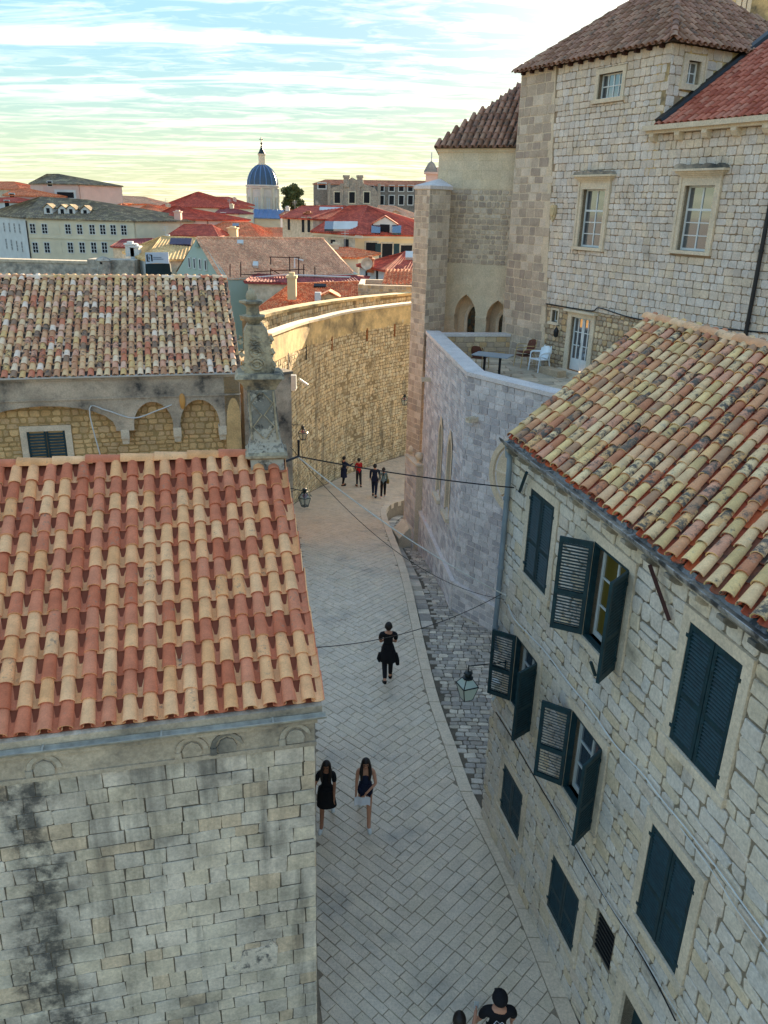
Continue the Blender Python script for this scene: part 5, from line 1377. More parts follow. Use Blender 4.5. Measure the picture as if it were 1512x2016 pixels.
FR_brown = far_roof_mat('old_brown_roof', [hexc(h) for h in ('#7a6a5a', '#8a7866', '#6b5d50', '#9a8874')], 1.2, (.17, .125, .09))
FR_maroon = far_roof_mat('maroon_roof', [hexc(h) for h in ('#8a3b3e', '#7d3438', '#954548')])
FR_blue = plain('blue_lead_roof', hexc('#5c7ba3'), .45, .4, var=.15, scale=.4)
FR_rust = far_roof_mat('rust_roof', [hexc(h) for h in ('#a8664c', '#b4725a', '#9a5a44')])
W_cream = far_wall('cream_wall', '#cfc3a8'); W_stone = stone_mat('far_stone_wall', [hexc('#aaa598')], var=.25, bump=.2); W_white = far_wall('white_wall', '#c9c9c4'); W_pink = far_wall('pink_wall', '#cdb0a2')
W_green = far_wall('grey_green_wall', '#a9b5a6', .05); W_yellow = far_wall('pale_yellow_wall', '#d8bf94'); W_dark = stone_mat('dark_far_wall', [hexc('#6a6a68')], var=.35, grime=((.05, .05, .05), .5, .7), gscale=.15); W_grey = stone_mat('grey_far_wall', [hexc('#8b8780')], var=.3, grime=((.2, .18, .16), .5, .7), gscale=.2)
W_rampart = stone_mat('grey_rampart_stone', [hexc('#9b9a94')], var=.35, grime=((.12, .12, .11), .48, .7), gscale=.7, bump=.6, bscale=4)
def corrug(mb, e0, e1, r1, r0, sp, amp=.045):
    """corrugated roof face from eave e0-e1 up to ridge r0-r1 (rolls of tile run up the slope)"""
    n = max(2, int((e1 - e0).length / sp)); nrm = (e1 - e0).cross((r0 + r1) / 2 - (e0 + e1) / 2).normalized()
    if nrm.z < 0: nrm = -nrm
    V_ = []
    tot = n * 4
    for i in range(tot + 1):
        t = i / tot; h = amp * (.5 - .5 * math.cos(2 * math.pi * i / 4)) ; V_ += [e0.lerp(e1, t) + nrm * h, r0.lerp(r1, t) + nrm * h]
    F = [(2 * i, 2 * i + 2, 2 * i + 3, 2 * i + 1) for i in range(tot)]
    mb.add(V_, F)
def box_window(b, fr, u, v, w, h, frame=W_white, glassm=M_dark, part='window', bars=False, proud=.05):
    m = MB(); t = max(.09, w * .13)
    m.box(u - w / 2 - t, u - w / 2, v - h / 2, v + h / 2, -.1, proud, fr); m.box(u + w / 2, u + w / 2 + t, v - h / 2, v + h / 2, -.1, proud, fr)
    m.box(u - w / 2 - t, u + w / 2 + t, v + h / 2, v + h / 2 + t, -.1, proud + .01, fr); m.box(u - w / 2 - t, u + w / 2 + t, v - h / 2 - t, v - h / 2, -.1, proud + .03, fr)
    if bars:
        m.box(u - .05, u + .05, v - h / 2, v + h / 2, 0, proud - .01, fr)
        for k in (1, 2): m.box(u - w / 2, u + w / 2, v - h / 2 + h * k / 3 - .04, v - h / 2 + h * k / 3 + .04, 0, proud - .015, fr)
    o = m.build(part, frame, b)
    m = MB(); m.box(u - w / 2, u + w / 2, v - h / 2, v + h / 2, -.1, .012, fr); m.build('pane', glassm, o)
def bldg(name, label, pts, eave, ridge, wall, roof, wins={}, depth=10, sp=.5, cat='house', over=.35, zb=-6, group='houses of the old town', bars=False, wallmats=None, amp=.06, frame=W_white, proud=.05):
    """pts: (px, Y) corners of the visible facades left to right; eave: (px, py) on the first facade pair"""
    ez = aty(eave[0], eave[1], eave[2]).z
    P = [aty(x, eave[1], Y) for x, Y in pts]; P = [Vector((p.x, p.y, 0)) for p in P]
    b = thing(name, label, cat, ((P[0].x + P[-1].x) / 2, P[0].y + depth / 2, zb), 0, group)
    vd = Vector((P[-1].x + P[0].x, P[-1].y + P[0].y, 0)).normalized()
    ed = (P[-1] - P[0]).normalized(); bk = Vector((-ed.y, ed.x, 0)); bk = bk if bk.dot(vd) > 0 else -bk
    ring = P + [P[-1] + bk * depth, P[0] + bk * depth]
    frs = []
    for i, (p, q) in enumerate(zip(P, P[1:])):
        f = Fr((p.x, p.y, 0), math.degrees(math.atan2(q.x - p.x, q.y - p.y))); L = (q - p).length; frs.append(f)
        m = MB(); m.box(0, L, zb, ez, -.4, 0, f); m.build('wall', (wallmats[i] if wallmats else wall), b)
    m = MB()
    for p, q in zip(ring[len(P) - 1:], ring[len(P):] + [ring[0]]):
        f = Fr((p.x, p.y, 0), math.degrees(math.atan2(q.x - p.x, q.y - p.y))); m.box(.4, (q - p).length - .02, zb, ez, -.4, -.02, f)
    m.build('rear_wall', wall, b)
    if ridge:
        Rg = [aty(*r) for r in ridge]
        c = sum(ring, Vector()) / len(ring)
        E_ = [p + (p - c).normalized() * over + Vector((0, 0, ez)) for p in ring]
        m = MB(); att = [min(Rg, key=lambda r: (Vector((r.x, r.y, 0)) - p).length) for p in ring]; n = len(ring)
        for i in range(n):
            a, bb = E_[i], E_[(i + 1) % n]; ra, rb = att[i], att[(i + 1) % n]
            corrug(m, a, bb, rb, ra, sp, amp)
        m.add([p - Vector((0, 0, .18)) for p in E_] + [p.copy() for p in E_], [tuple(range(n - 1, -1, -1))] + [(i, (i + 1) % n, n + (i + 1) % n, n + i) for i in range(n)])
        rf = m.build('roof', roof, b)
        m = MB()
        if len(Rg) > 1 and (Rg[1] - Rg[0]).length > .3: m.tube(Rg, .14, 6)
        for i in range(n): m.tube([E_[i], att[i]], .11, 5)
        m.build('ridge', roof, rf); b['_roof'] = rf.name
    for i, L in wins.items():
        for wdef in L:
            x, y, w, h = wdef[:4]; u, v = frs[i].uv(x, y); box_window(b, frs[i], u, v, w, h, bars=bars, frame=frame, proud=proud)
    return b, frs
def roof_of(b): return bpy.data.objects[b['_roof']]
def chimney(b, x, y0, y1, Y, w, mat=W_stone):
    p = aty(x, y0, Y); z1 = aty(x, y1, Y).z; m = MB()
    m.box(p.x - w / 2, p.x + w / 2, p.y - w / 2, p.y + w / 2, p.z - .6, z1); m.box(p.x - w * .62, p.x + w * .62, p.y - w * .62, p.y + w * .62, z1, z1 + .18); m.box(p.x - w * .3, p.x + w * .3, p.y - w * .3, p.y + w * .3, z1 + .18, z1 + .4)
    m.build('chimney', mat, roof_of(b))
def skylight(b, x, y, Y, w, h, tilt, mat=None, az=0):
    p = aty(x, y, Y); m = MB(); R_ = Matrix.Rotation(math.radians(az), 3, 'Z') @ Matrix.Rotation(math.radians(tilt), 3, 'X')
    P = [p + R_ @ Vector((sx * w / 2, sy * h / 2, z)) for z in (-.25, .1) for sx, sy in ((-1, -1), (1, -1), (1, 1), (-1, 1))]; m.hexa(P); m.build('skylight', mat or M_glass, roof_of(b))
def dormer(b, x, y, Y, w, h, roofm, wallm=W_white):
    p = aty(x, y, Y); m = MB(); f = Fr((p.x - w / 2, p.y, p.z), 90)
    m.prism([(0, -h), (w, -h), (w, 0), (w / 2, h * .5), (0, 0)], -h * 2.2, 0, f); d = m.build('dormer', wallm, roof_of(b))
# note: dormer parts hang below the roof
    m = MB(); t = .12
    for s in (0, 1):
        a = (-.2 if s == 0 else w + .2, -.1); c = (w / 2, h * .5 + .1)
        m.prism([a, c, (c[0], c[1] + t), (a[0], a[1] + t)] if s == 0 else [c, a, (a[0], a[1] + t), (c[0], c[1] + t)], -h * 2.3, .2, f)
    m.box(w * .3, w * .7, -h * .8, -.05, 0, .03, f, 1); m.build('dormer_roof', [roofm, M_dark], roof_of(b))
# far dark monastery with a church front
b, fr = bldg('monastery', 'long dark stained monastery on the skyline under low tile roof', [(617, 300), (880, 300)], (617, 362, 300), [(640, 354, 306), (860, 357, 306)], W_dark, FR_rust, {0: [(x, y, 1.7, 3.0 if y > 385 else 1.8) for y in (371, 394) for x in (731, 751, 771, 790, 808)] + [(634, 366, 2.6, 1.6)]}, 14, 1.2, 'monastery', group=None, zb=-8)
f = fr[0]; cg = thing('baroque_church', 'grey scrolled church standing before the dark monastery', 'church', f(15, -8, 2))
m = MB(); o = [f.uv(x, y, 2) for x, y in ((647, 445), (747, 445), (746, 384), (738, 370), (716, 362), (714, 352), (707, 358), (700, 353), (693, 349), (686, 354), (680, 360), (672, 363), (650, 371), (647, 384))]
m.prism(o, .5, 2, f); m.build('front', W_grey, cg)
for x in (682, 708.5):
    m = MB(); u, v = f.uv(x, 362, 2); m.box(u - 1, u + 1, v - 1, v + 2.0, .6, 2.4, f); m.box(u - 1.25, u + 1.25, v + 2, v + 2.8, .5, 2.6, f); m.build('pinnacle', W_grey, cg)
for x in (648, 672, 705, 745):
    m = MB(); u, v = f.uv(x, 445, 2); m.box(u - .5, u + .5, v, v + 14, 2, 2.35, f); m.build('pilaster', W_grey, cg)
for x, y in ((693, 389), (664, 389), (722, 389)):
    u, v = f.uv(x, y, 2); box_window(cg, Fr(f(0, 0, 2), f.az), u, v, 2, 3.6, W_cream)
# cathedral
cath = thing('cathedral', 'domed cathedral with lead-blue dome and long blue nave roof', 'cathedral', (aty(518, 420, 245).x, 245, -8))
CY = 245; cc = aty(518, 400, CY); zz_ = lambda y: aty(518, y, CY).z; pxm = (aty(548, 400, CY).x - aty(488, 400, CY).x) / 60
def ring_z(L, n=32): return [(r * pxm, zz_(y)) for r, y in L]
m = MB(); m.lathe(ring_z([(29, 440), (29, 372), (31, 371), (31, 369), (33, 367), (33, 365), (29.5, 364)]), (cc.x, CY, 0), 32); drum = m.build('drum', far_wall('cathedral_stone', '#cdbfae'), cath, smooth=35)
m = MB(); m.lathe(ring_z([(29.5, 364.5), (29.3, 358), (27.6, 350), (24, 341), (19, 333.5), (13, 328), (7.5, 324.5)]), (cc.x, CY, 0), 32); dm = m.build('dome', plain('blue_lead_dome', hexc('#33475c'), .4, .5, var=.2, scale=.8), cath, smooth=35)
m = MB()
for k in range(16):
    t = 2 * math.pi * k / 16; m.tube([Vector((cc.x + r * pxm * math.cos(t), CY + r * pxm * math.sin(t), zz_(y))) for r, y in ((29.8, 364), (29.5, 358), (27.8, 350), (24.2, 341), (19.2, 333.5), (13.2, 328), (7.5, 324.5))], .14, 4)
m.build('dome_ribs', FR_blue, dm)
m = MB(); m.lathe(ring_z([(8.5, 325), (8.5, 323), (6.5, 322), (6.5, 306), (8, 305), (8, 303)]), (cc.x, CY, 0), 16); lan = m.build('lantern', W_cream, cath, smooth=35)
m = MB(); m.lathe(ring_z([(7.5, 303), (5, 298), (2.5, 292), (1.3, 286), (1.2, 284)]), (cc.x, CY, 0), 16); m.build('lantern_cap', M_lantern, lan, smooth=35)
m = MB(); m.lathe(ring_z([(.4, 285.5), (1.8, 284), (2.2, 282.5), (1.8, 281), (.4, 279.8)]), (cc.x, CY, 0), 10); x0 = cc.x; m.box(x0 - .12, x0 + .12, CY - .12, CY + .12, zz_(281), zz_(270)); m.box(x0 - .6, x0 + .6, CY - .1, CY + .1, zz_(275.2), zz_(274)); m.build('ball_and_cross', M_black, lan)
for k in range(8):
    t = 2 * math.pi * (k + .5) / 8 - math.pi / 2 + .1
    m = MB(); o = Vector((cc.x + 29.2 * pxm * math.cos(t), CY + 29.2 * pxm * math.sin(t), 0)); f = Fr(o, 90 - math.degrees(t) - 90 + 180)
    f = Fr(o, -math.degrees(t)); 
    f.W = Vector((math.cos(t), math.sin(t), 0)); f.U = Vector((-math.sin(t), math.cos(t), 0)); f.o = o
    box_window(cath, f, 0, zz_(401), 1.15, 3.4, W_cream, W_white, 'drum_window', True, .15)
for k in range(8):
    t = 2 * math.pi * k / 8 - math.pi / 2 + .1; o = Vector((cc.x + 29 * pxm * math.cos(t), CY + 29 * pxm * math.sin(t), 0)); m = MB()
    m.tube([o + Vector((0, 0, zz_(425))), o + Vector((0, 0, zz_(371)))], .45, 8); m.build('pilaster', W_cream, drum, smooth=40)
a0, a1 = aty(408, 430, 232), aty(562, 433, 232); m = MB(); f = Fr((a0.x, a0.y, 0), math.degrees(math.atan2(a1.x - a0.x, a1.y - a0.y))); Ln = (a1 - a0).length; ez = aty(480, 428, 232).z
m.box(-4, Ln + 1, -8, ez, -14, 0, f); m.build('nave', W_cream, cath)
m = MB(); nz = aty(480, 411, 240).z
E0, E1, R0, R1 = f(-4.5, ez, .6), f(Ln + 1.5, ez, .6), f(-4, nz, -7), f(Ln + 1, nz, -7)
roof_slab(m, E0, E1, R1, R0, .2); roof_slab(m, f(Ln + 1.5, ez, -14.6), f(-4.5, ez, -14.6), R0, R1, .2); nr = m.build('nave_roof', FR_blue, cath)
m = MB(); k = 0
while k < Ln + 5: m.tube([lerp(E0, E1, k / (Ln + 6)) + Vector((0, 0, .05)), lerp(R0, R1, k / (Ln + 6)) + Vector((0, 0, .05))], .07, 4); k += 1.3
m.build('roof_seams', FR_blue, nr)['kind'] = 'stuff'
m = MB(); f2 = f; g0, _ = f.uv(366, 430, 1); 
m.prism([(g0, ez - 2), (g0 + 6.2, ez - 2), (g0 + 6.2, ez), (g0 + 3.1, ez + 3.6), (g0, ez)], -9, 1, f); tr = m.build('transept', W_yellow, cath)
m = MB(); roof_slab(m, f(g0 + 6.6, ez - .2, 1.3), f(g0 + 6.6, ez - .2, -9), f(g0 + 3.1, ez + 3.8, -9), f(g0 + 3.1, ez + 3.8, 1.3), .15); roof_slab(m, f(g0 - .4, ez - .2, -9), f(g0 - .4, ez - .2, 1.3), f(g0 + 3.1, ez + 3.8, 1.3), f(g0 + 3.1, ez + 3.8, -9), .15); m.build('transept_roof', FR_blue, cath)
# skyline and middle-distance houses
H_ = lambda **k: k
bldg('town_house', 'tall pinkish house on the left skyline with brown hip roof', [(59, 200), (84, 191), (153, 190)], (84, 361, 191), [(92, 343, 198), (116, 343, 198)], W_pink, FR_brown, {2 if False else 1: [(98, 361.5, 1, 1), (129, 384, 4, 1.2)]}, 12)
bldg('town_house', 'grey house at the left frame edge under an orange roof', [(-30, 205), (42, 200)], (10, 372, 202), [(-20, 358, 210), (28, 358, 208)], W_stone, FR_orange, {}, 12)
bldg('town_house', 'low white house with pink gable before the left skyline houses', [(8, 182), (72, 180)], (10, 384, 181), [(30, 372, 186), (52, 371, 186)], W_pink, FR_orange, {0: [(24, 388, 1.2, 1.4)]}, 10)
bldg('town_house', 'small white house with red roof left of the pale palace roof', [(-20, 172), (42, 171)], (10, 397, 171), [(0, 390, 176), (34, 389, 176)], W_white, FR_red, {0: [(14, 402, 1, 1.4)]}, 9)
bldg('town_house', 'distant house with dusty pink roof right of the pale palace', [(205, 240), (312, 238)], (230, 402, 239), [(228, 385, 246), (285, 388, 246)], W_pink, FR_pink, {0: [(229, 397, 2.4, 1.4)]}, 14)
bldg('town_house', 'white gabled house with orange roof behind the pale palace', [(232, 180), (272, 183)], (240, 412, 181), [(240, 401, 186), (262, 401, 190)], W_white, FR_orange, {0: [(246, 412, .9, 1), (247, 447, 1.4, 2.8)]}, 10)
b, f_ = bldg('town_house', 'white house with orange and grey roof next to the pink walled one', [(262, 178), (283, 172), (312, 172)], (283, 419, 172), [(262, 402, 182), (292, 402, 180)], W_white, FR_orange, {1: [(296, 427, 1.5, 1.6), (297, 448, 1.5, 2.8)]}, 12)
b, f_ = bldg('palace', 'wide pale two-storey palace with old brown roof and dormers', [(-30, 170), (50, 150), (262, 147)], (50, 429, 150), [(80, 388, 162), (172, 394, 160)], W_cream, FR_brown,
     {1: [(x, y, .95, 1.55) for x, y in zip((64.5, 88, 134, 157, 181.6, 202.5, 223, 244), (450, 450.4, 451, 451.5, 452, 452, 452.5, 453))] + [(x, 487.5, .95, 1.7) for x in (70, 93, 139, 162, 185, 206)],
      0: [(8.5, 447, .7, 1.6), (19, 448, .7, 1.6), (29, 449, .7, 1.6), (39, 450, .7, 1.6), (13, 480, .7, 1.8), (23.5, 482, .7, 1.8), (34, 484, .7, 1.8), (44, 486, .7, 1.8)]}, 20, .6, 'palace', group=None, bars=True, wallmats=[W_white, W_cream], amp=.12)
pal = b
for x, y in ((94, 409), (122, 411), (139, 411), (167, 413)): dormer(b, x, y, 151.5, 1.5, 1.1, FR_brown)
f = f_[1]
for x in (111, 116):
    u, v = f.uv(x, 450 if x == 111 else 487, .0); m = MB(); m.box(u - .6, u + .6, v - .95, v + .95, -.05, .05, f); m.build('blind_window', W_cream, b)
m = MB(); L_ = f.uv(262, 450)[0]
for y in (470, 432): v = f.uv(150, y)[1]; m.box(0, L_, v - .1, v + .12, -.05, .12, f)
m.build('string_course', W_cream, b)
m = MB(); u, v = f.uv(50, 470); m.tube([f(.1, 8.4, .1), f(.1, 2, .1)], .12, 5); m.build('downpipe', M_black, b)
bldg('town_house', 'broad red hipped roof on the skyline left of the dome', [(318, 215), (352, 208), (442, 210)], (352, 407, 208), [(385, 379, 218), (392, 378, 218)], W_cream, FR_red, {}, 16); 
b, f_ = bldg('town_house', 'long red skyline roof just left of the dome drum', [(400, 222), (466, 220)], (420, 402, 221), [(408, 388, 228), (450, 388, 228)], W_white, FR_red, {}, 12); chimney(b, 462, 398, 391, 224, .8, W_pink)
b, f_ = bldg('town_house', 'pink walled house with red pyramid roof and tall pale chimney', [(300, 168), (328, 158), (407, 160)], (328, 431, 158), [(342, 406, 166), (352, 406, 166)], W_pink, FR_red, {}, 12, wallmats=[W_stone, W_pink]); chimney(b, 352, 446, 418, 157, 1.2, W_pink)
bldg('town_house', 'low red roof in front of the pink walled house', [(334, 140), (428, 140)], (380, 464, 140), [(362, 442, 146), (418, 443, 146)], W_stone, FR_red, {}, 10)
b, f_ = bldg('town_house', 'mottled orange roof with skylights below the cathedral nave', [(400, 155), (512, 153)], (450, 467, 154), [(407, 438, 164), (490, 438, 163)], W_stone, FR_orange, {}, 16, sp=.7, amp=.12)
chimney(b, 459, 464, 450, 150, 1.6, W_yellow); skylight(b, 464, 443, 158, 1.2, .8, 35)
bldg('town_house', 'bright orange low roof right of the mottled orange roof', [(503, 160), (562, 160)], (530, 467, 160), [(512, 449, 168), (558, 449, 168)], W_cream, FR_orange, {}, 12)
b, f_ = bldg('town_house', 'pinkish roofed house in front of the dark monastery', [(738, 172), (812, 170)], (770, 428, 171), [(745, 405, 178), (775, 406, 178)], W_white, FR_pink, {0: [(798, 437, 1.6, 1.4)]}, 12); dormer(b, 779, 421, 173, 2, 1, FR_pink, W_stone)
b, f_ = bldg('town_house', 'stone house with red roof adjoining the big red hip roof', [(556, 128), (616, 121)], (560, 428, 127.5), [(594, 406, 136), (680, 406, 132)], W_stone, FR_red, {0: [(569, 441, .8, 1.7), (597, 443, .8, 2), (608.5, 443, .8, 2)]}, 14, frame=W_stone); chimney(b, 607, 430, 421, 127, 1.2, FR_rust); skylight(b, 652, 412, 130, 3.6, .9, 30, W_white)
b, f_ = bldg('town_house', 'large house with red hip roof, skylights and cream right wall', [(616, 118), (699, 110), (840, 114)], (699, 461.5, 110), [(686, 406, 124), (723, 405, 124)], W_stone, FR_red,
     {0: [(682, 497, 1.2, 3.4), (656, 490, 1.2, 2.4)], 1: [(731, 500, 1.6, 2.9), (762, 498, 1.5, 2.4), (800, 492, 1.7, 1.2)]}, 20, .5, wallmats=[W_stone, W_yellow], frame=W_stone)
for x in (648, 665, 682, 695): skylight(b, x, 444.5, 113.5, 1.2, 1.6, 38, M_glass if x == 648 else W_white)
for x in (740, 781): skylight(b, x, 452, 111.8, 1.2, 1.5, 38)
dormer(b, 758, 441, 112.5, 3.2, 1.7, FR_red, W_white)
f = f_[1]; u, v = f.uv(762, 498)
for s in (-1, 1): m = MB(); m.box(u + s * 1.35 - .4, u + s * 1.35 + .4, v - 1.2, v + 1.2, .0, .1, f); m.build('shutter', M_green, b)
m = MB(); ez = aty(699, 461.5, 110).z
for ff in f_: m.box(0, 12, ez - .45, ez - .1, .0, .2, ff)
m.build('cornice', W_cream, b)
bldg('town_house', 'maroon roofed low house left of the tan roof', [(222, 122), (306, 120)], (262, 487, 121), [(240, 472, 127), (300, 470, 127)], W_stone, FR_maroon, {}, 10)
b, f_ = bldg('town_house', 'white walled house with tan roof and three solar panels', [(247, 104), (287, 92), (392, 95)], (287, 511, 92), [(318, 466, 104), (396, 469, 105)], W_white, FR_tan, {0: [(255.7, 521, .42, 1.1), (262, 522, .42, 1.1), (268.3, 523, .42, 1.1), (275.5, 524, .42, 1.1)]}, 15, .4, wallmats=[W_white, W_stone])
for x in (342, 356, 370): skylight(b, x, 476, 100.5, .85, 1.1, 38, plain('solar_panel', hexc('#40384f'), .25, .6))
for x, y0, y1 in ((258, 494, 482), (268, 502, 487)): chimney(b, x, y0, y1, 97, 1.0, W_white)
# banner and tarpaulin on the scaffold
bn = thing('site_banner', 'pale blue site banner with house logo hung over dark tarpaulin', 'banner', aty(310, 545, 88))
o = aty(285, 545, 88); f = Fr((o.x, o.y, 0), 90); g = lambda x, y: f.uv(x, y)
m = MB(); m.prism([g(286, 497), g(331, 496.5), g(333, 519), (g(308, 517.5)), g(287, 519.5)][::-1], -.05, .03, f); m.build('sheet', plain('banner_sheet', hexc('#a9bccb'), .6, var=.15, scale=.5), bn)
m = MB(); m.prism([g(286, 519), g(334, 518.5), g(338, 546), g(287, 546)][::-1], -.3, .0, f); m.build('tarpaulin', plain('dark_green_tarp', hexc('#17282c'), .8, var=.4, scale=1.2), bn)
m = MB(); a = lambda x0, y0, x1, y1: m.box(g(x0, y1)[0], g(x1, y0)[0], g(x0, y1)[1], g(x0, y0)[1], .03, .045, f)
for q in ((289, 502, 291, 514.5), (289, 513, 295, 515), (294, 501, 299, 502.8), (298, 502, 300, 514.5), (293, 505, 294.5, 511), (289, 500.8, 292, 502.2)): a(*q)
m.build('logo', plain('banner_ink', hexc('#2a3138'), .8), bn)
def text(body, size, loc, fr, mat, parent, name='lettering', align='LEFT'):
    c = bpy.data.curves.new(name, 'FONT'); c.body = body; c.size = size; c.extrude = .004; c.align_x = align
    o = bpy.data.objects.new('tmp', c); COL.objects.link(o); dg = bpy.context.evaluated_depsgraph_get(); me = bpy.data.meshes.new_from_object(o.evaluated_get(dg)); bpy.data.objects.remove(o)
    me.materials.clear(); me.materials.append(mat); ob = bpy.data.objects.new(name, me); COL.objects.link(ob)
    mx = Matrix((fr.U, Vector((0, 0, 1)), fr.W)).transposed().to_4x4(); mx.translation = loc; ob.matrix_basis = mx; set_parent(ob, parent); return ob
m = MB()
R9 = random.Random(4)
for (y, x1) in ((506, 317), (509.3, 321)):   # two lines of unreadable small print
    x = 302
    while x < x1: w = R9.uniform(.8, 1.6); a(x, y, x + w, y + 1.7); x += w + .5
m.build('small_print', plain('banner_ink_blue', hexc('#56687a'), .8), bn)
b, f_ = bldg('town_house', 'grey-green gabled house with long pinkish tile roof', [(349, 84), (443, 78), (706, 88)], (443, 549, 78), None, W_green, FR_pink, {0: [(373, 517, .24, .86), (383, 518.5, .24, .86), (394, 520, .24, .86), (405, 522, .24, .86)]}, 12, .25)
gA = aty(349, 544, 84); gB = aty(443, 549, 78); ap = aty(388, 468, 81.5); r2 = aty(637, 470, 92); eR = aty(706, 548, 88)
m = MB(); gA.z = gB.z; d_ = Vector((-.2, .4, 0)); 
P = [gA, gB, ap]; n_ = (gB - gA).cross(Vector((0, 0, 1))).normalized(); m.add([p + n_ * .0 for p in P] + [p - n_ * .4 for p in P], [(0, 1, 2), (5, 4, 3), (0, 2, 5, 3), (2, 1, 4, 5), (1, 0, 3, 4)]); m.build('gable', W_green, b)
m = MB(); corrug(m, gB + Vector((-.35, -.35, -.1)), eR + Vector((0, -.3, 0)), r2, ap + n_ * .2, .26, .07); 
bkk = Vector((-3.2, 11, 0)); corrug(m, r2 + Vector((4, 9, -5)), gA + Vector((-.2, .2, 0)), ap, r2, .5, .05); m.add([eR, r2 + Vector((4, 9, -5)), r2], [(0, 1, 2)]); rf = m.build('roof', FR_pink, b); b['_roof'] = rf.name
m = MB(); m.tube([ap, r2], .16, 6); m.build('ridge', FR_pink, rf)
m = MB(); u, v = f_[0].uv(387, 480); m.prism([(u - .35, v - .3), (u + .4, v - .3), (u, v + .35)], -.1, .02, f_[0]); m.build('gable_panel', far_wall('darker_grey_green', '#8d9b8d'), b)
skylight(b, 473, 477, 84, .6, .5, 40, W_white); skylight(b, 503, 520, 81.5, .5, .6, 40, W_white)
# scaffold on that roof
sc_ = thing('scaffold', 'thin brown scaffold poles with a white beam before the pinkish roof', 'scaffold', aty(580, 552, 76))
sq = lambda x, y: aty(x, y, 76)
for q in (((533, 506), (533, 545)), ((570, 505), (571, 546)), ((588, 508), (588, 546)), ((453, 520), (453, 545)), ((474, 516), (474, 545)), ((598, 520), (598, 546)), ((620, 525), (620, 547))):
    m = MB(); m.tube([sq(*q[0]), sq(*q[1])], .05, 5); m.build('pole', M_rust, sc_)
for q in (((530, 506), (590, 507)), ((474, 540), (690, 545)), ((500, 535), (600, 530)), ((533, 530), (560, 545))):
    m = MB(); m.tube([sq(*q[0]), sq(*q[1])], .04, 5); m.build('rail', M_rust, sc_)
m = MB(); m.tube([sq(580, 527), sq(580, 508), sq(597, 513)], .09, 5); m.build('white_beam', M_whitepaint, sc_)
m = MB(); m.tube([sq(490, 548), sq(560, 541), sq(620, 543), sq(690, 546)], .1, 5); m.build('plank', W_white, sc_)
m = MB(); p = sq(547, 522); m.hexa([p + Vector(q) for q in ((-.7, -.4, -.3), (.8, -.4, -.35), (.7, .4, .2), (-.9, .4, .35), (-.7, -.4, -.25), (.8, -.4, -.3), (.7, .4, .25), (-.9, .4, .4))]); m.build('board', FR_pink, sc_)
b, f_ = bldg('town_house', 'long low maroon roof strip in front of the pinkish roof', [(488, 73), (716, 73)], (600, 557, 73), [(498, 543, 77), (702, 544, 77)], W_stone, FR_maroon, {}, 8, .3)
b, f_ = bldg('town_house', 'near house with bright orange tile roof, dormer and chimney behind rampart', [(486, 57.5), (712, 56)], (600, 634, 57), [(572, 560, 64), (705, 556, 64)], W_cream, FR_orange, {}, 14, .225, amp=.07)
chimney(b, 575, 573, 547, 60, .62, W_yellow); dormer(b, 648, 587, 59.4, 1.7, .62, FR_orange, W_yellow); skylight(b, 630, 563, 63.2, .95, .35, 30, M_black)
m = MB(); p = aty(626, 585, 59.2); m.box(p.x - .22, p.x + .22, p.y - .2, p.y + .2, p.z - .35, p.z + .35); m.build('air_conditioner', M_whitepaint, b)
# stone wall with a tiled lean-to, right end
b, f_ = bldg('stone_outhouse', 'rough stone wall with small tiled lean-to right beside the buttress', [(705, 60), (850, 60)], (760, 562, 60), None, W_stone, FR_tan, {}, 5, zb=-4, group=None, cat='outhouse')
build_stones(course_polys(0, 4.6, 5.2, aty(760, 562, 60).z, (.16, .26), (.2, .42), .02, .015, .04, rr=R), f_[0], M_brownrubble, b, n=60, depth=(.01, .03), name='rubble_stone')
a = aty(752, 560, 60.3); c = aty(850, 560, 60.3); d = aty(850, 531, 63.5); e = aty(759, 531, 63.5); m = MB(); corrug(m, a, c, d, e, .27, .1); m.build('lean_to_roof', FR_orange, b)
b, f_ = bldg('town_house', 'white house with red roof and satellite dish beside the buttress', [(708, 86), (762, 80), (850, 80)], (762, 532, 80), [(797, 497, 88), (850, 495, 88)], W_white, FR_red, {0: [(722, 545, .6, 1.2), (743, 545, .6, 1.2)]}, 12, .3); chimney(b, 729, 524, 512, 83, .7, FR_rust)
m = MB(); p = aty(722, 520, 82); m.lathe([(.02, 0), (.35, .05), (.6, .2), (.58, .22), (.33, .08), (.02, .04)], (0, 0, 0), 14); m.v = [p + Matrix.Rotation(math.radians(75), 3, 'X') @ v for v in m.v]; m.build('satellite_dish', W_stone, roof_of(b))
skylight(b, 806, 502, 84.5, .8, 1, 35, W_white)
# grey rampart with sentry turret
rm = thing('grey_rampart', 'long plain grey rampart wall in front of the pale palace', 'rampart', aty(100, 545, 95))
o = aty(-60, 508, 96); f = Fr((o.x, o.y, 0), 90); L_ = f.uv(250, 508)[0]; m = MB(); m.box(0, L_, -5, o.z - .3, -1.5, 0, f); m.build('wall_face', W_rampart, rm); m = MB(); m.box(0, L_, o.z - .3, o.z, -1.6, .12, f); m.build('coping', W_stone, rm)
tr_ = thing('sentry_turret', 'small rounded sentry turret at the end of the grey rampart', 'turret', aty(205, 545, 92)); p = aty(205, 530, 92); z = lambda y: aty(205, y, 92).z
m = MB(); m.lathe([(.1, z(545)), (.75, z(538)), (.75, z(514)), (.85, z(513)), (.7, z(509)), (.35, z(506)), (.05, z(504.5))], (p.x, p.y, 0), 16); m.build('body', W_rampart, tr_, smooth=40)
m = MB(); m.box(p.x - .12, p.x + .12, p.y - .8, p.y - .7, z(519), z(515)); m.build('slit', M_dark, tr_)
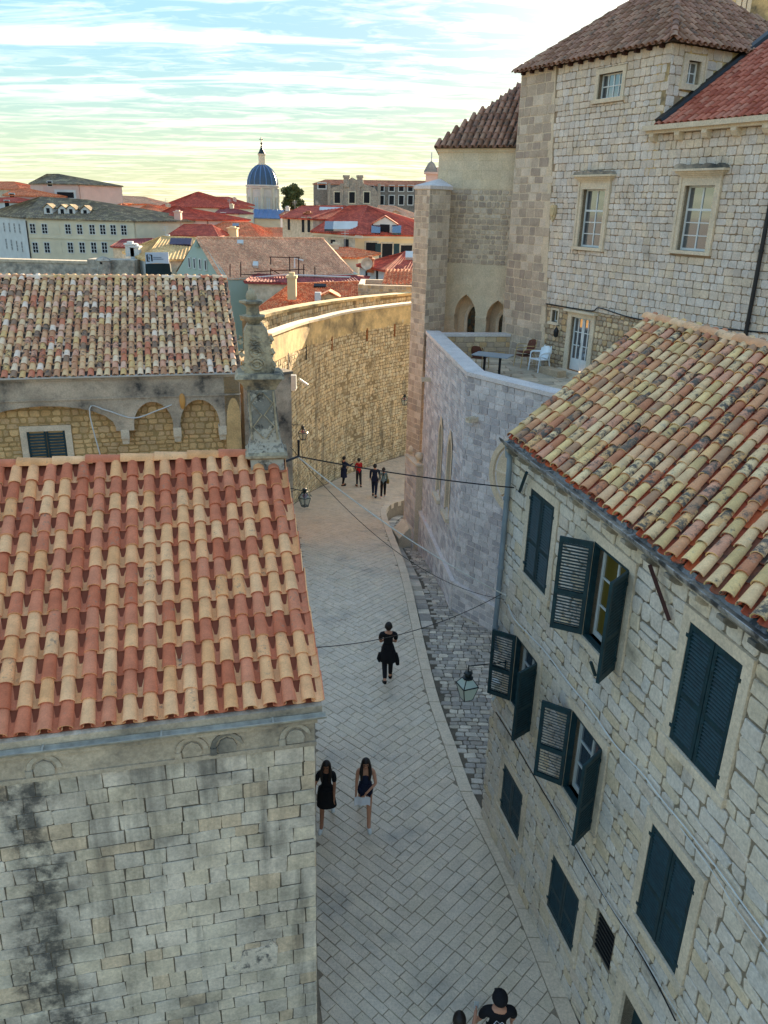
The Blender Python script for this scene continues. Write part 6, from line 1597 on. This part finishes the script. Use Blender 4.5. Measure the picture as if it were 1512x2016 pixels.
m = MB(); m.slab([(p.x - 2, p.y + .5), (p.x + 3.2, p.y + .5), (p.x + 3.2, p.y + 3), (p.x - 2, p.y + 3)], -5, z(508) - .2); m.box(p.x - 1.6, p.x - .5, p.y - .3, p.y + .5, -3, z(530)); m.build('bastion', W_rampart, tr_)
# church spire behind the apse
sp_ = thing('spire', 'small weathered bell turret with iron rod above the buttress', 'spire', aty(848, 372, 122)); p = aty(848, 350, 122); z = lambda y: aty(848, y, 122).z
m = MB(); m.box(p.x - .7, p.x + .8, p.y - .7, p.y + .7, z(420), z(343)); m.box(p.x - .95, p.x + 1.0, p.y - .9, p.y + .9, z(343), z(339)); m.box(p.x + .8, p.x + 3, p.y - .2, p.y + 1.5, z(420), z(329)); m.build('belfry', W_pink, sp_)
m = MB(); m.lathe([(1.05, z(339)), (.8, z(331)), (.45, z(322)), (.08, z(317))], (p.x, p.y, 0), 6); m.build('cap', W_grey, sp_)
m = MB(); m.tube([Vector((p.x, p.y, z(318))), Vector((p.x, p.y, z(300)))], .07, 5); m.build('rod', M_greypaint, sp_)
# bell tower behind the convent, top right corner
bt = thing('bell_tower', 'sunlit bell tower wall rising behind the convent roof at right', 'bell tower', aty(1475, 60, 42)); o = aty(1432, 60, 42); f = Fr((o.x, o.y, 0), 90); 
m = MB(); m.box(.2, 5, 8, 26, -4, 0, f); m.build('wall', M_fort_cap, bt)
for x in (1452, 1462, 1472): u, v = f.uv(x, 10); m = MB(); m.box(u - .09, u + .09, v - .9, v + 3, 0, .18, f); m.build('pilaster', M_trim, bt)
m = MB(); u, v = f.uv(1432, 45); m.box(u - .2, u + 4, v - .9, v - .3, -.5, .5, f); m.box(u, u + 4, v - 1.5, v - .9, -.5, .2, f); m.build('ledge', W_white, bt)
# tree by the dome
def tree(name, label, base, h, rx, rz_, n, mat, matb):
    t = thing(name, label, 'tree', base); b = Vector(base); rr = random.Random(5)
    m = MB(); top = b + Vector((0, 0, h * .55)); m.tube([b, b + Vector((.1, 0, h * .3)), top], [h * .05, h * .04, h * .025], 7)
    for k in range(9):
        a = 2 * math.pi * k / 9 + rr.random(); m.tube([b + Vector((0, 0, h * rr.uniform(.25, .5))), b + Vector((math.cos(a) * rx * .5, math.sin(a) * rx * .5, h * rr.uniform(.55, .8)))], [h * .02, h * .006], 5)
    m.build('trunk', matb, t)
    m = MB(); cl = [(rr.uniform(-.75, .75), rr.uniform(-.75, .75), rr.uniform(-.8, .85), rr.uniform(.22, .42)) for _ in range(34)]; c = b + Vector((0, 0, h * .62))
    cl = [q for q in cl if q[0] ** 2 + q[1] ** 2 + q[2] ** 2 < .95]
    for i in range(n):
        q = rr.choice(cl); d = Vector((rr.gauss(0, 1), rr.gauss(0, 1), rr.gauss(0, 1))).normalized() * q[3] * rr.random() ** .4
        p = c + Vector(((q[0] + d.x) * rx, (q[1] + d.y) * rx, (q[2] + d.z) * rz_)); s = h * rr.uniform(.016, .03)
        u_ = Vector((rr.gauss(0, 1), rr.gauss(0, 1), rr.gauss(0, 1))).normalized(); v_ = u_.orthogonal().normalized()
        m.add([p - u_ * s, p + v_ * s * .6, p + u_ * s, p - v_ * s * .6], [(0, 1, 2, 3)])
    m.build('crown', mat, t)['kind'] = 'stuff'
M_leaf = NT('olive_foliage'); M_leaf = M_leaf.fin(M_leaf.ramp(M_leaf.rand(), [(0, (.03, .045, .012)), (.5, (.06, .075, .02)), (1, (.13, .13, .035))]), .7)
bp = aty(573, 440, 235); tree('round_tree', 'round olive-green tree right of the cathedral dome', bp, 10.2, 4.0, 3.7, 7000, M_leaf, plain('bark', hexc('#4a3f33'), .9))

# more of the town: small houses filling in between the larger ones
FILL = [('narrow white house with orange roof between palace and pink walled house', (176, 215), (226, 214), 408, 396, W_white, FR_orange, [(190, 414)]),
        ('low cream house with red roof at the foot of the skyline roofs', (300, 196), (345, 195), 418, 409, W_cream, FR_red, [(312, 424)]),
        ('small pink house with rust roof right of the tall skyline house', (150, 228), (190, 226), 404, 395, W_pink, FR_rust, [(160, 409)]),
        ('cream house with maroon roof left of the cathedral nave', (425, 205), (470, 204), 420, 409, W_cream, FR_maroon, [(440, 426)]),
        ('white house with rust roof between dome and red hip roof', (552, 190), (600, 189), 424, 414, W_white, FR_rust, [(566, 430)]),
        ('pale house with orange roof beside the stained monastery', (600, 215), (640, 214), 424, 412, W_cream, FR_orange, [(612, 430)]),
        ('grey house with tan roof below the white gabled house', (205, 150), (262, 148), 462, 452, W_stone, FR_tan, []),
        ('small white house with red roof left of the mottled orange roof', (300, 132), (345, 131), 482, 472, W_white, FR_maroon, [(318, 489)]),
        ('orange roofed house tucked right behind the pinkish tile roof', (640, 100), (705, 99), 505, 488, W_cream, FR_orange, [])]
for k, (lab, a, b_, ye, yr, wm, rm_, ws) in enumerate(FILL):
    b, f_ = bldg('town_house', lab, [a, b_], ((a[0] + b_[0]) / 2, ye, a[1]), [(a[0] + (b_[0] - a[0]) * .25, yr, a[1] + 6), (b_[0] - (b_[0] - a[0]) * .25, yr, a[1] + 6)], wm, rm_, {0: [(x, y, 1.1, 1.6) for x, y in ws]}, 10)
    chimney(b, lerp(a[0], b_[0], .3 + .4 * (k % 2)), yr + 3, yr - 5, a[1] + 5, .9, wm)
    m = MB(); p = aty(lerp(a[0], b_[0], .6), yr + 1, a[1] + 6); m.tube([p, p + Vector((0, 0, 2.2))], .035, 4)
    for q in (1.5, 1.8, 2.1): m.tube([p + Vector((-.5, 0, q)), p + Vector((.5, 0, q))], .025, 4)
    m.build('aerial', M_greypaint, roof_of(b))
# ---------------------------------------------------------------- people
M_skin = plain('skin', hexc('#b98468'), .6, var=.06); M_skin_dk = plain('tanned_skin', hexc('#9a6a50'), .6, var=.06)
M_hair = plain('dark_hair', hexc('#1d1512'), .5, var=.3, scale=30); M_hair_br = plain('brown_hair', hexc('#2e211a'), .5, var=.3, scale=30)
def cloth(n, h, v=.18): return plain(n, hexc(h), .85, .2, var=v, scale=14)
M_blackc = cloth('black_cloth', '#17171a'); M_navy = cloth('navy_cloth', '#1c2338'); M_red = cloth('red_cloth', '#9c1d20'); M_teal = cloth('grey_teal_cloth', '#5f7378'); M_char = cloth('charcoal_cloth', '#2a282b'); M_whitec = cloth('white_cloth', '#d6d6da', .06); M_bluec = cloth('bright_blue_cloth', '#1f78c8', .1); M_shoe_w = cloth('white_shoe', '#cfd0cc', .08); M_shoe_b = cloth('black_shoe', '#141415')
SKQ = []
def skin_mesh(verts, edges, radii, root, done, sub=2):
    """queue a Skin-modifier surface; done(mesh verts, faces) is called after one evaluation"""
    me = bpy.data.meshes.new('skel'); me.from_pydata(verts, edges, []); o = bpy.data.objects.new('skel', me); COL.objects.link(o)
    md = o.modifiers.new('skin', 'SKIN'); md.use_smooth_shade = True
    for i, d in enumerate(me.skin_vertices[0].data): d.radius = radii[i]; d.use_root = (i == root)
    s = o.modifiers.new('sub', 'SUBSURF'); s.levels = sub; s.render_levels = sub
    SKQ.append((o, done))
def flush_skins():
    dg = bpy.context.evaluated_depsgraph_get(); dg.update()
    res = []
    for o, done in SKQ:
        me = o.evaluated_get(dg).data; res.append(([v.co.copy() for v in me.vertices], [tuple(p.vertices) for p in me.polygons], done))
    for o, _ in SKQ: bpy.data.objects.remove(o)
    SKQ.clear()
    for v, f, d in res: d(v, f)
def loft(mb, rings, n=16, cap0=True, cap1=True, wob=0.0, rr=None):
    """rings: (cx, cy, z, rx, ry)"""
    V_ = []
    for (cx_, cy_, z, rx, ry) in rings:
        for k in range(n):
            t = 2 * math.pi * k / n; q = 1 + (wob * math.sin(3 * t + z * 9) if wob else 0); V_.append(Vector((cx_ + rx * q * math.cos(t), cy_ + ry * q * math.sin(t), z)))
    F = [(i * n + k, i * n + (k + 1) % n, (i + 1) * n + (k + 1) % n, (i + 1) * n + k) for i in range(len(rings) - 1) for k in range(n)]
    if cap0: F.append(tuple(range(n - 1, -1, -1)))
    if cap1: F.append(tuple(range((len(rings) - 1) * n, len(rings) * n)))
    mb.add(V_, F)
def dirv(az, el): az, el = math.radians(az), math.radians(el); return Vector((math.sin(az) * math.cos(el), math.cos(az) * math.cos(el), math.sin(el)))
def person(label, loc, heading, H, legs, arms, top, bottom, shoes, hair, skin=M_skin, woman=False, extra=None, head_turn=0, bend=0, short_sleeve=True, sleeveless=False, long_sleeve=False, bare_legs=False, hairmat=None, head_pitch=0):
    """legs: ((swing, knee bend) left, right); arms: ((az, el upper),(az, el fore)) left, right; local +Y is forward, +X the person's right"""
    k = H / 1.75; hairmat = hairmat or M_hair
    t = thing('person', label, 'person')
    sw = .165 if woman else .195; hipw = .085
    J = {}; J['pel'] = Vector((0, 0, .95)); J['sp'] = Vector((0, .012, 1.12)); J['ch'] = Vector((0, .0, 1.30)); J['cl'] = Vector((0, -.01, 1.43)); J['nk'] = Vector((0, 0, 1.50))
    hp_ = math.radians(head_pitch); J['jaw'] = Vector((0, .035 + .03 * math.sin(hp_), 1.555)); J['hd'] = Vector((0, .02 + .07 * math.sin(hp_), 1.64)); J['cr'] = Vector((0, .0 + .12 * math.sin(hp_), 1.715))
    lowest = 9
    for s, nm, (sw_, bd) in ((-1, 'L', legs[0]), (1, 'R', legs[1])):
        a, b = math.radians(sw_), math.radians(sw_ - bd)
        J['hip' + nm] = Vector((s * hipw, 0, .92)); J['kn' + nm] = J['hip' + nm] + Vector((s * .005, math.sin(a), -math.cos(a))) * .43
        J['an' + nm] = J['kn' + nm] + Vector((0, math.sin(b), -math.cos(b))) * .42
        J['he' + nm] = J['an' + nm] + Vector((0, -.04, -.05)); tilt = -.06 if bd > 25 else -.055
        J['to' + nm] = J['an' + nm] + Vector((s * .02, .15, tilt - (.07 if bd > 25 else 0)))
        lowest = min(lowest, J['he' + nm].z, J['to' + nm].z)
    for s, nm, (ua, fa) in ((-1, 'L', arms[0]), (1, 'R', arms[1])):
        J['sh' + nm] = Vector((s * sw, 0, 1.42)); J['el' + nm] = J['sh' + nm] + dirv(*ua) * .28; J['wr' + nm] = J['el' + nm] + dirv(*fa) * .25; J['pa' + nm] = J['wr' + nm] + dirv(*fa) * .085
    dz = -lowest + .028
    for q in J: J[q].z += dz
    names = list(J); idx = {n_: i for i, n_ in enumerate(names)}
    E_ = [('pel', 'sp'), ('sp', 'ch'), ('ch', 'cl'), ('cl', 'nk'), ('nk', 'jaw'), ('jaw', 'hd'), ('hd', 'cr')]
    for nm in 'LR': E_ += [('pel', 'hip' + nm), ('hip' + nm, 'kn' + nm), ('kn' + nm, 'an' + nm), ('an' + nm, 'he' + nm), ('an' + nm, 'to' + nm), ('cl', 'sh' + nm), ('sh' + nm, 'el' + nm), ('el' + nm, 'wr' + nm), ('wr' + nm, 'pa' + nm)]
    wf = .88 if woman else 1
    rad = dict(pel=(.135, .105), sp=(.115 * wf, .09 * wf), ch=(.14 * wf, .105 * wf), cl=(.1 * wf, .075), nk=(.048 * wf, .05 * wf), jaw=(.058, .062), hd=(.078, .092), cr=(.055, .065))
    for nm in 'LR':
        rad.update({'hip' + nm: (.09, .09), 'kn' + nm: (.058, .06), 'an' + nm: (.038, .04), 'he' + nm: (.036, .036), 'to' + nm: (.035, .028), 'sh' + nm: (.06 * wf, .058 * wf), 'el' + nm: (.04 * wf, .04 * wf), 'wr' + nm: (.027, .024), 'pa' + nm: (.036, .018)})
    fin = []   # five fingers per hand, slightly curled
    for s, nm in ((-1, 'L'), (1, 'R')):
        d = (J['pa' + nm] - J['wr' + nm]).normalized(); side = d.cross(Vector((s, 0, .01))).normalized(); nrm = d.cross(side).normalized()
        for j, (off, ln) in enumerate(((-.027, .062), (-.009, .075), (.009, .07), (.027, .055))):
            p = J['pa' + nm] + side * off - d * .005; fin.append([p, p + d * ln * .55 + nrm * s * .004, p + d * ln * .9 + nrm * s * .02])
        p = J['wr' + nm] + d * .03 + side * .025; fin.append([p, p + d * .03 + side * .03, p + d * .06 + side * .036])
    root = t; body_mat = skin
    place = Matrix.Translation(Vector(loc)) @ Matrix.Rotation(-math.radians(heading), 4, 'Z') @ Matrix.Scale(k, 4)
    def mk(name, mat, mb, parent=None, smooth=70):
        mb.v = [place @ v for v in mb.v]; return mb.build(name, mat, parent or t, smooth=smooth)
    t.matrix_basis = Matrix.Translation(Vector(loc))
    def body_done(v, f):
        m = MB(); m.add(v, f)
        for p in fin: m.tube(p, [.0095, .009, .007], 6)
        hd = J['hd']; m.tube([hd + Vector((0, .085, .015)), hd + Vector((0, .108, -.018)), hd + Vector((0, .08, -.025))], [.008, .014, .010], 6)   # nose
        for s in (-1, 1): m.tube([hd + Vector((s * .076, -.005, .025)), hd + Vector((s * .088, -.012, 0)), hd + Vector((s * .076, -.002, -.03))], [.012, .014, .008], 6)   # ears
        mk('body', body_mat, m)
    skin_mesh([J[n_] for n_ in names], [(idx[a], idx[b]) for a, b in E_], [rad[n_] for n_ in names], idx['pel'], body_done)
    def garment(name, mat, chain, rr_, rootname, parent=None):
        ns = []
        for a, b in chain:
            for q in (a, b):
                if q not in ns: ns.append(q)
        pos = {q: (J[q] if q in J else custom[q]) for q in ns}; ii = {q: i for i, q in enumerate(ns)}
        def fin_(v, f):
            mb = MB().add(v, f); z = J['pel'].z; q = .93 if woman else 1
            if name == 'top': loft(mb, [(0, 0, z - .07, .182 * q, .142 * q), (0, 0, z - .02, .19 * q, .145 * q), (0, .005, z + .06, .172 * q, .132 * q), (0, .01, z + .16, .14 * q, .115 * q)], 18)
            else: loft(mb, [(0, 0, z - .10, .18 * q, .138 * q), (0, 0, z, .178 * q, .135 * q), (0, 0, z + .03, .15 * q, .12 * q)], 18)
            mk(name, mat, mb, parent)
        skin_mesh([pos[q] for q in ns], [(ii[a], ii[b]) for a, b in chain], [rr_[q] for q in ns], ii[rootname], fin_)
    custom = {}
    for nm in 'LR':
        frac = .75 if not long_sleeve else 1
        custom['cuff' + nm] = J['sh' + nm].lerp(J['el' + nm], .72); custom['cuffl' + nm] = J['el' + nm].lerp(J['wr' + nm], .93); custom['hem' + nm] = J['kn' + nm].lerp(J['an' + nm], .93); custom['thigh' + nm] = J['hip' + nm].lerp(J['kn' + nm], .38)
    custom['waist'] = J['pel'] + Vector((0, 0, -.02)); custom['chest2'] = J['cl'] - Vector((0, 0, .03))
    g = .014; rr_ = {'waist': (.145 * (wf + .03), .118), 'sp': (rad['sp'][0] + g + .006, rad['sp'][1] + g), 'ch': (rad['ch'][0] + g, rad['ch'][1] + g), 'cl': (rad['cl'][0] + g, rad['cl'][1] + g), 'chest2': (.115, .09)}
    for nm in 'LR': rr_.update({'sh' + nm: (.074 * wf, .072 * wf), 'el' + nm: (.056 * wf, .056 * wf), 'cuff' + nm: (.064 * wf, .064 * wf), 'cuffl' + nm: (.042, .042), 'hip' + nm: (.106, .108), 'kn' + nm: (.074, .076), 'hem' + nm: (.056, .058), 'thigh' + nm: (.098, .1)})
    if top:
        ch = [('waist', 'sp'), ('sp', 'ch')]
        if sleeveless: ch += [('ch', 'chest2')]
        else:
            ch += [('ch', 'cl')]
            for nm in 'LR':
                ch.append(('cl', 'sh' + nm))
                if long_sleeve: ch += [('sh' + nm, 'el' + nm), ('el' + nm, 'cuffl' + nm)]
                else: ch.append(('sh' + nm, 'cuff' + nm))
        garment('top', top, ch, rr_, 'waist')
    if bottom:
        ch = []
        for nm in 'LR': ch += [('waist', 'hip' + nm)] + ([('hip' + nm, 'thigh' + nm)] if bare_legs else [('hip' + nm, 'kn' + nm), ('kn' + nm, 'hem' + nm)])
        r2 = dict(rr_); r2['waist'] = (.14, .112); garment('shorts' if bare_legs else 'trousers', bottom, ch, r2, 'waist')
    for s, nm in ((-1, 'L'), (1, 'R')):
        m = MB(); h_, o_ = J['he' + nm], J['to' + nm]; d = (o_ - h_).normalized(); u_ = Vector((1, 0, 0)); w_ = u_.cross(d).normalized()
        m.tube([h_ - d * .035 + w_ * .01, h_ + d * .0 + w_ * .012, h_.lerp(o_, .5) + w_ * .008, o_ + d * .02 + w_ * .002, o_ + d * .055 - w_ * .004], [.03, .05, .05, .046, .02], 10); m.tube([J['an' + nm] + Vector((0, 0, -.01)), J['an' + nm] + Vector((0, -.01, -.05))], [.048, .052], 8); mk('shoe', shoes, m)
    # hair / cap
    hd, cr_ = J['hd'], J['cr']; m = MB()
    def cap(mb, fwd=.2, ext=.016, zlo=-.02):
        n = 16; rings = []
        for i in range(7):
            a = math.pi / 2 * i / 6
            rings.append((0, hd.y - .012, hd.z + zlo + (.135 - zlo) * math.sin(a), (.086 + ext) * math.cos(a) + .004, (.104 + ext) * math.cos(a) + .004))
        loft(mb, rings, n)
        # open the face: push the low front back
        for v in mb.v[-7 * n:]:
            if v.y > hd.y + .03 and v.z < hd.z + .055: v.y = hd.y + .03 + (v.y - hd.y - .03) * .1
    cap(m)
    if hair == 'short': loft(m, [(0, hd.y - .045, hd.z - .085, .055, .045), (0, hd.y - .035, hd.z - .03, .085, .068), (0, hd.y - .025, hd.z + .03, .088, .075)], 12)
    if hair in ('long', 'front'):
        loft(m, [(0, hd.y - .10, hd.z - .40, .06, .02), (0, hd.y - .10, hd.z - .32, .11, .03), (0, hd.y - .085, hd.z - .16, .115, .045), (0, hd.y - .055, hd.z - .05, .098, .07), (0, hd.y - .03, hd.z + .04, .095, .085)], 14)
        if hair == 'front':
            for s in (-1, 1): m.tube([hd + Vector((s * .075, .02, .04)), hd + Vector((s * .088, .03, -.06)), hd + Vector((s * .1, .075, -.2)), hd + Vector((s * .085, .115, -.34))], [.026, .034, .04, .016], 8)
    if hair == 'tail': m.tube([hd + Vector((0, -.1, .03)), hd + Vector((0, -.15, -.03)), hd + Vector((0, -.14, -.2)), hd + Vector((0, -.12, -.34))], [.03, .045, .04, .012], 8)
    if hair == 'cap':
        m2 = MB(); cap(m2, ext=.024, zlo=.01); loft(m2, [(0, hd.y - .01, hd.z + .005, .105, .122), (0, hd.y - .01, hd.z + .03, .108, .125)], 16); m2.hexa([hd + Vector(q) for q in ((-.07, .08, .01), (.07, .08, .01), (.05, .16, -.02), (-.05, .16, -.02), (-.07, .08, .025), (.07, .08, .025), (.05, .16, -.008), (-.05, .16, -.008))]); mk('cap', M_blackc, m2); loft(m, [(0, hd.y - .045, hd.z - .08, .055, .045), (0, hd.y - .03, hd.z - .02, .084, .07)], 12)
    mk('hair', hairmat, m, smooth=80)
    m = MB()   # eyes and mouth
    for s in (-1, 1): m.tube([hd + Vector((s * .018, .088, .012)), hd + Vector((s * .045, .078, .012))], .008, 6)
    mk('eyes', M_hair, m); m = MB(); m.tube([hd + Vector((-.022, .086, -.058)), hd + Vector((.022, .086, -.058))], .007, 6); mk('mouth', M_skin_dk, m)
    if extra: extra(t, J, mk, place)
    return t
def skirt(J, z0, z1, r0, r1, ry=.8, n=20, wob=.04, cy=0.0):
    m = MB(); loft(m, [(0, cy, J['pel'].z + z0 + (z1 - z0) * i / 6, lerp(r0, r1, i / 6), lerp(r0, r1, i / 6) * ry) for i in range(7)][::-1], n, wob=wob); return m
DOWN = ((0, -86), (0, -80))
# man in black with a jacket tied round his waist
def ex(t, J, mk, pl_):
    m = MB(); z = J['pel'].z
    loft(m, [(0, 0, z + .07, .155, .13), (0, -.01, z, .185, .15), (0, -.03, z - .12, .22, .17), (.01, -.05, z - .26, .235, .17), (.02, -.06, z - .33, .22, .15)][::-1], 20, cap0=False, cap1=False, wob=.07)
    m.tube([Vector((.2, -.05, z - .1)), Vector((.25, -.07, z - .3)), Vector((.27, -.06, z - .44))], [.06, .065, .05], 8); m.tube([Vector((-.2, -.03, z - .1)), Vector((-.24, -.04, z - .26)), Vector((-.22, -.03, z - .36))], [.06, .06, .04], 8); mk('tied_jacket', M_blackc, m)
person('person in black T-shirt and trousers with jacket round waist, walking away mid-street', ground_at(762, 1338), -3, 1.80, ((-20, 38), (8, 4)), (((-12, -78), (35, -8)), ((12, -78), (-35, -8))), M_blackc, M_blackc, M_shoe_b, 'short', extra=ex)
# two people walking towards us
def ex(t, J, mk, pl_):
    mk('dress', M_blackc, skirt(J, .08, -.38, .185, .225, .76, cy=.01))
    p = J['paR'] + Vector((.03, .03, -.03)); b = MB(); b.lathe([(.028, -.16), (.034, -.15), (.034, .02), (.014, .06), (.014, .09)], p, 10); b.lathe([(.028, -.12), (.034, -.11), (.034, .06), (.014, .1), (.014, .13)], p + Vector((.06, .02, .02)), 10)
    b.v = [pl_ @ v for v in b.v]; tag(b.build('water_bottles', glass('pale_blue_plastic', hexc('#b7d2e6'), .15, .6)), 'pale blue plastic bottles carried by the person in short black dress', 'bottles')
person('person in short black dress and white trainers walking towards the camera beside church', ground_at(643, 1622), 183, 1.66, ((-18, 24), (14, 4)), (((-15, -74), (-5, -60)), ((38, -62), (25, -62))), M_blackc, None, M_shoe_w, 'front', M_skin_dk, True, ex, head_pitch=14)
def ex(t, J, mk, pl_):
    p = J['paL'].lerp(J['paR'], .3) + Vector((0, .05, -.06)); m = MB(); n = 8; V_ = []
    for i in range(n + 1):
        for j in range(5):
            a = -1 + 2 * i / n; V_.append(p + Vector((a * .17, .03 * math.cos(a * 4) + .015 * j * .3, -.20 * j / 4 + .07 - .05 * a * a)))
    F = [(i * 5 + j, i * 5 + j + 1, i * 5 + j + 6, i * 5 + j + 5) for i in range(n) for j in range(4)]; nv = len(V_)
    V_ += [v + Vector((0, -.006, 0)) for v in V_]; F += [tuple(nv + q for q in f[::-1]) for f in F]; m.add(V_, F); m.v = [pl_ @ v for v in m.v]
    tag(m.build('paper_sheet', M_whitec, smooth=60), 'crumpled white sheet held by the person in dark sleeveless top', 'paper')
person('person in dark sleeveless top and shorts with long hair, looking down while walking', ground_at(718, 1618), 178, 1.70, ((15, 3), (-22, 34)), (((-25, -62), (45, -18)), ((22, -76), (8, -70))), M_navy, M_navy, M_shoe_w, 'front', M_skin, True, ex, sleeveless=True, bare_legs=True, head_pitch=32)
# group further along the street
def ex(t, J, mk, pl_): mk('coat', M_navy, skirt(J, .12, -.42, .17, .235, .8, cy=-.02))
person('person in long dark navy coat at the rampart wall, arm raised', ground_at(677, 956), 60, 1.70, ((2, 4), (-6, 6)), (((-25, -60), (0, -40)), ((30, -30), (20, 35))), M_navy, M_blackc, M_shoe_b, 'short', extra=ex, long_sleeve=True)
person('person in red jacket and dark trousers standing near the rampart wall', ground_at(706, 958), -20, 1.66, ((6, 4), (-8, 8)), (((-15, -72), (20, -30)), ((15, -72), (-10, -30))), M_red, M_char, M_shoe_b, 'short', woman=True, long_sleeve=True)
person('person in navy top and trousers holding hands with companion in grey-teal top', ground_at(737, 978), 4, 1.82, ((14, 4), (-16, 22)), (((-22, -72), (-10, -74)), ((28, -70), (25, -72))), M_navy, M_navy, M_shoe_b, 'short', long_sleeve=True)
def ex(t, J, mk, pl_):
    p = J['pel'] + Vector((.26, -.02, .05)); m = MB(); loft(m, [(p.x, p.y, p.z - .14, .05, .1), (p.x, p.y, p.z - .08, .07, .15), (p.x, p.y, p.z + .06, .06, .14), (p.x, p.y, p.z + .1, .03, .1)], 12); m.tube([p + Vector((0, .1, .08)), J['shR'] + Vector((.02, .02, .03)), J['shR'] + Vector((.02, -.06, 0)), p + Vector((0, -.1, .08))], .012, 5); m.v = [pl_ @ v for v in m.v]
    tag(m.build('shoulder_bag', cloth('ochre_bag', '#6b5a2c'), smooth=60), 'ochre shoulder bag of the person in grey-teal top', 'bag')
person('person in grey-teal top and black trousers with ponytail and shoulder bag', ground_at(754, 980), 2, 1.66, ((-14, 18), (12, 3)), (((-30, -66), (-28, -72)), ((14, -80), (8, -76))), M_teal, M_blackc, M_shoe_w, 'tail', woman=True, extra=ex, long_sleeve=True)
# pair at the bottom edge, seen from behind
def ex(t, J, mk, pl_):
    m = MB(); z = J['ch'].z; y = -.132
    for pts in (((-.12, -.06), (-.03, .06), (.0, .03), (.05, .09), (.13, -.05)), ((-.12, -.1), (-.03, .01), (.01, -.03), (.055, .03), (.13, -.1)), ((-.1, -.14), (-.02, -.06), (.02, -.1), (.06, -.04), (.12, -.14))):
        m.tube([Vector((-a, y - .0 + .06 * a * a, z + b)) for a, b in pts], .005, 4)
    mk('shirt_print', M_whitec, m)
hp9 = atz(985, 1964, 1.74); person('person in cap and black T-shirt with white mountain outline on its back', (hp9.x, hp9.y, 0), -2, 1.82, ((12, 3), (-14, 18)), (((-28, -70), (0, -60)), ((28, -70), (10, -60))), M_blackc, M_char, M_shoe_b, 'cap', extra=ex)
def ex(t, J, mk, pl_):
    m = MB(); p = J['ch'] + Vector((-.06, -.16, -.02)); loft(m, [(p.x, p.y, p.z - .2, .1, .05), (p.x, p.y, p.z - .15, .15, .08), (p.x, p.y, p.z + .08, .15, .08), (p.x, p.y, p.z + .14, .1, .05)], 14); m.v = [pl_ @ v for v in m.v]; tag(m.build('backpack', M_bluec, smooth=60), 'bright blue bag on the back of the long-haired person at bottom edge', 'bag')
    q = J['paR'] + Vector((0, .03, .06)); m = MB(); m.box(q.x - .035, q.x + .035, q.y - .005, q.y + .005, q.z - .07, q.z + .07); m.v = [pl_ @ v for v in m.v]; tag(m.build('phone', M_greypaint), 'phone held up by the long-haired person at bottom edge', 'phone')
hp8 = atz(905, 2004, 1.58); person('person with long black hair, blue bag and raised phone at bottom edge', (hp8.x, hp8.y, 0), 3, 1.64, ((-12, 14), (10, 3)), (((-18, -74), (-5, -50)), ((24, -60), (15, 40))), M_bluec, M_char, M_shoe_w, 'long', woman=True, extra=ex)
flush_skins()
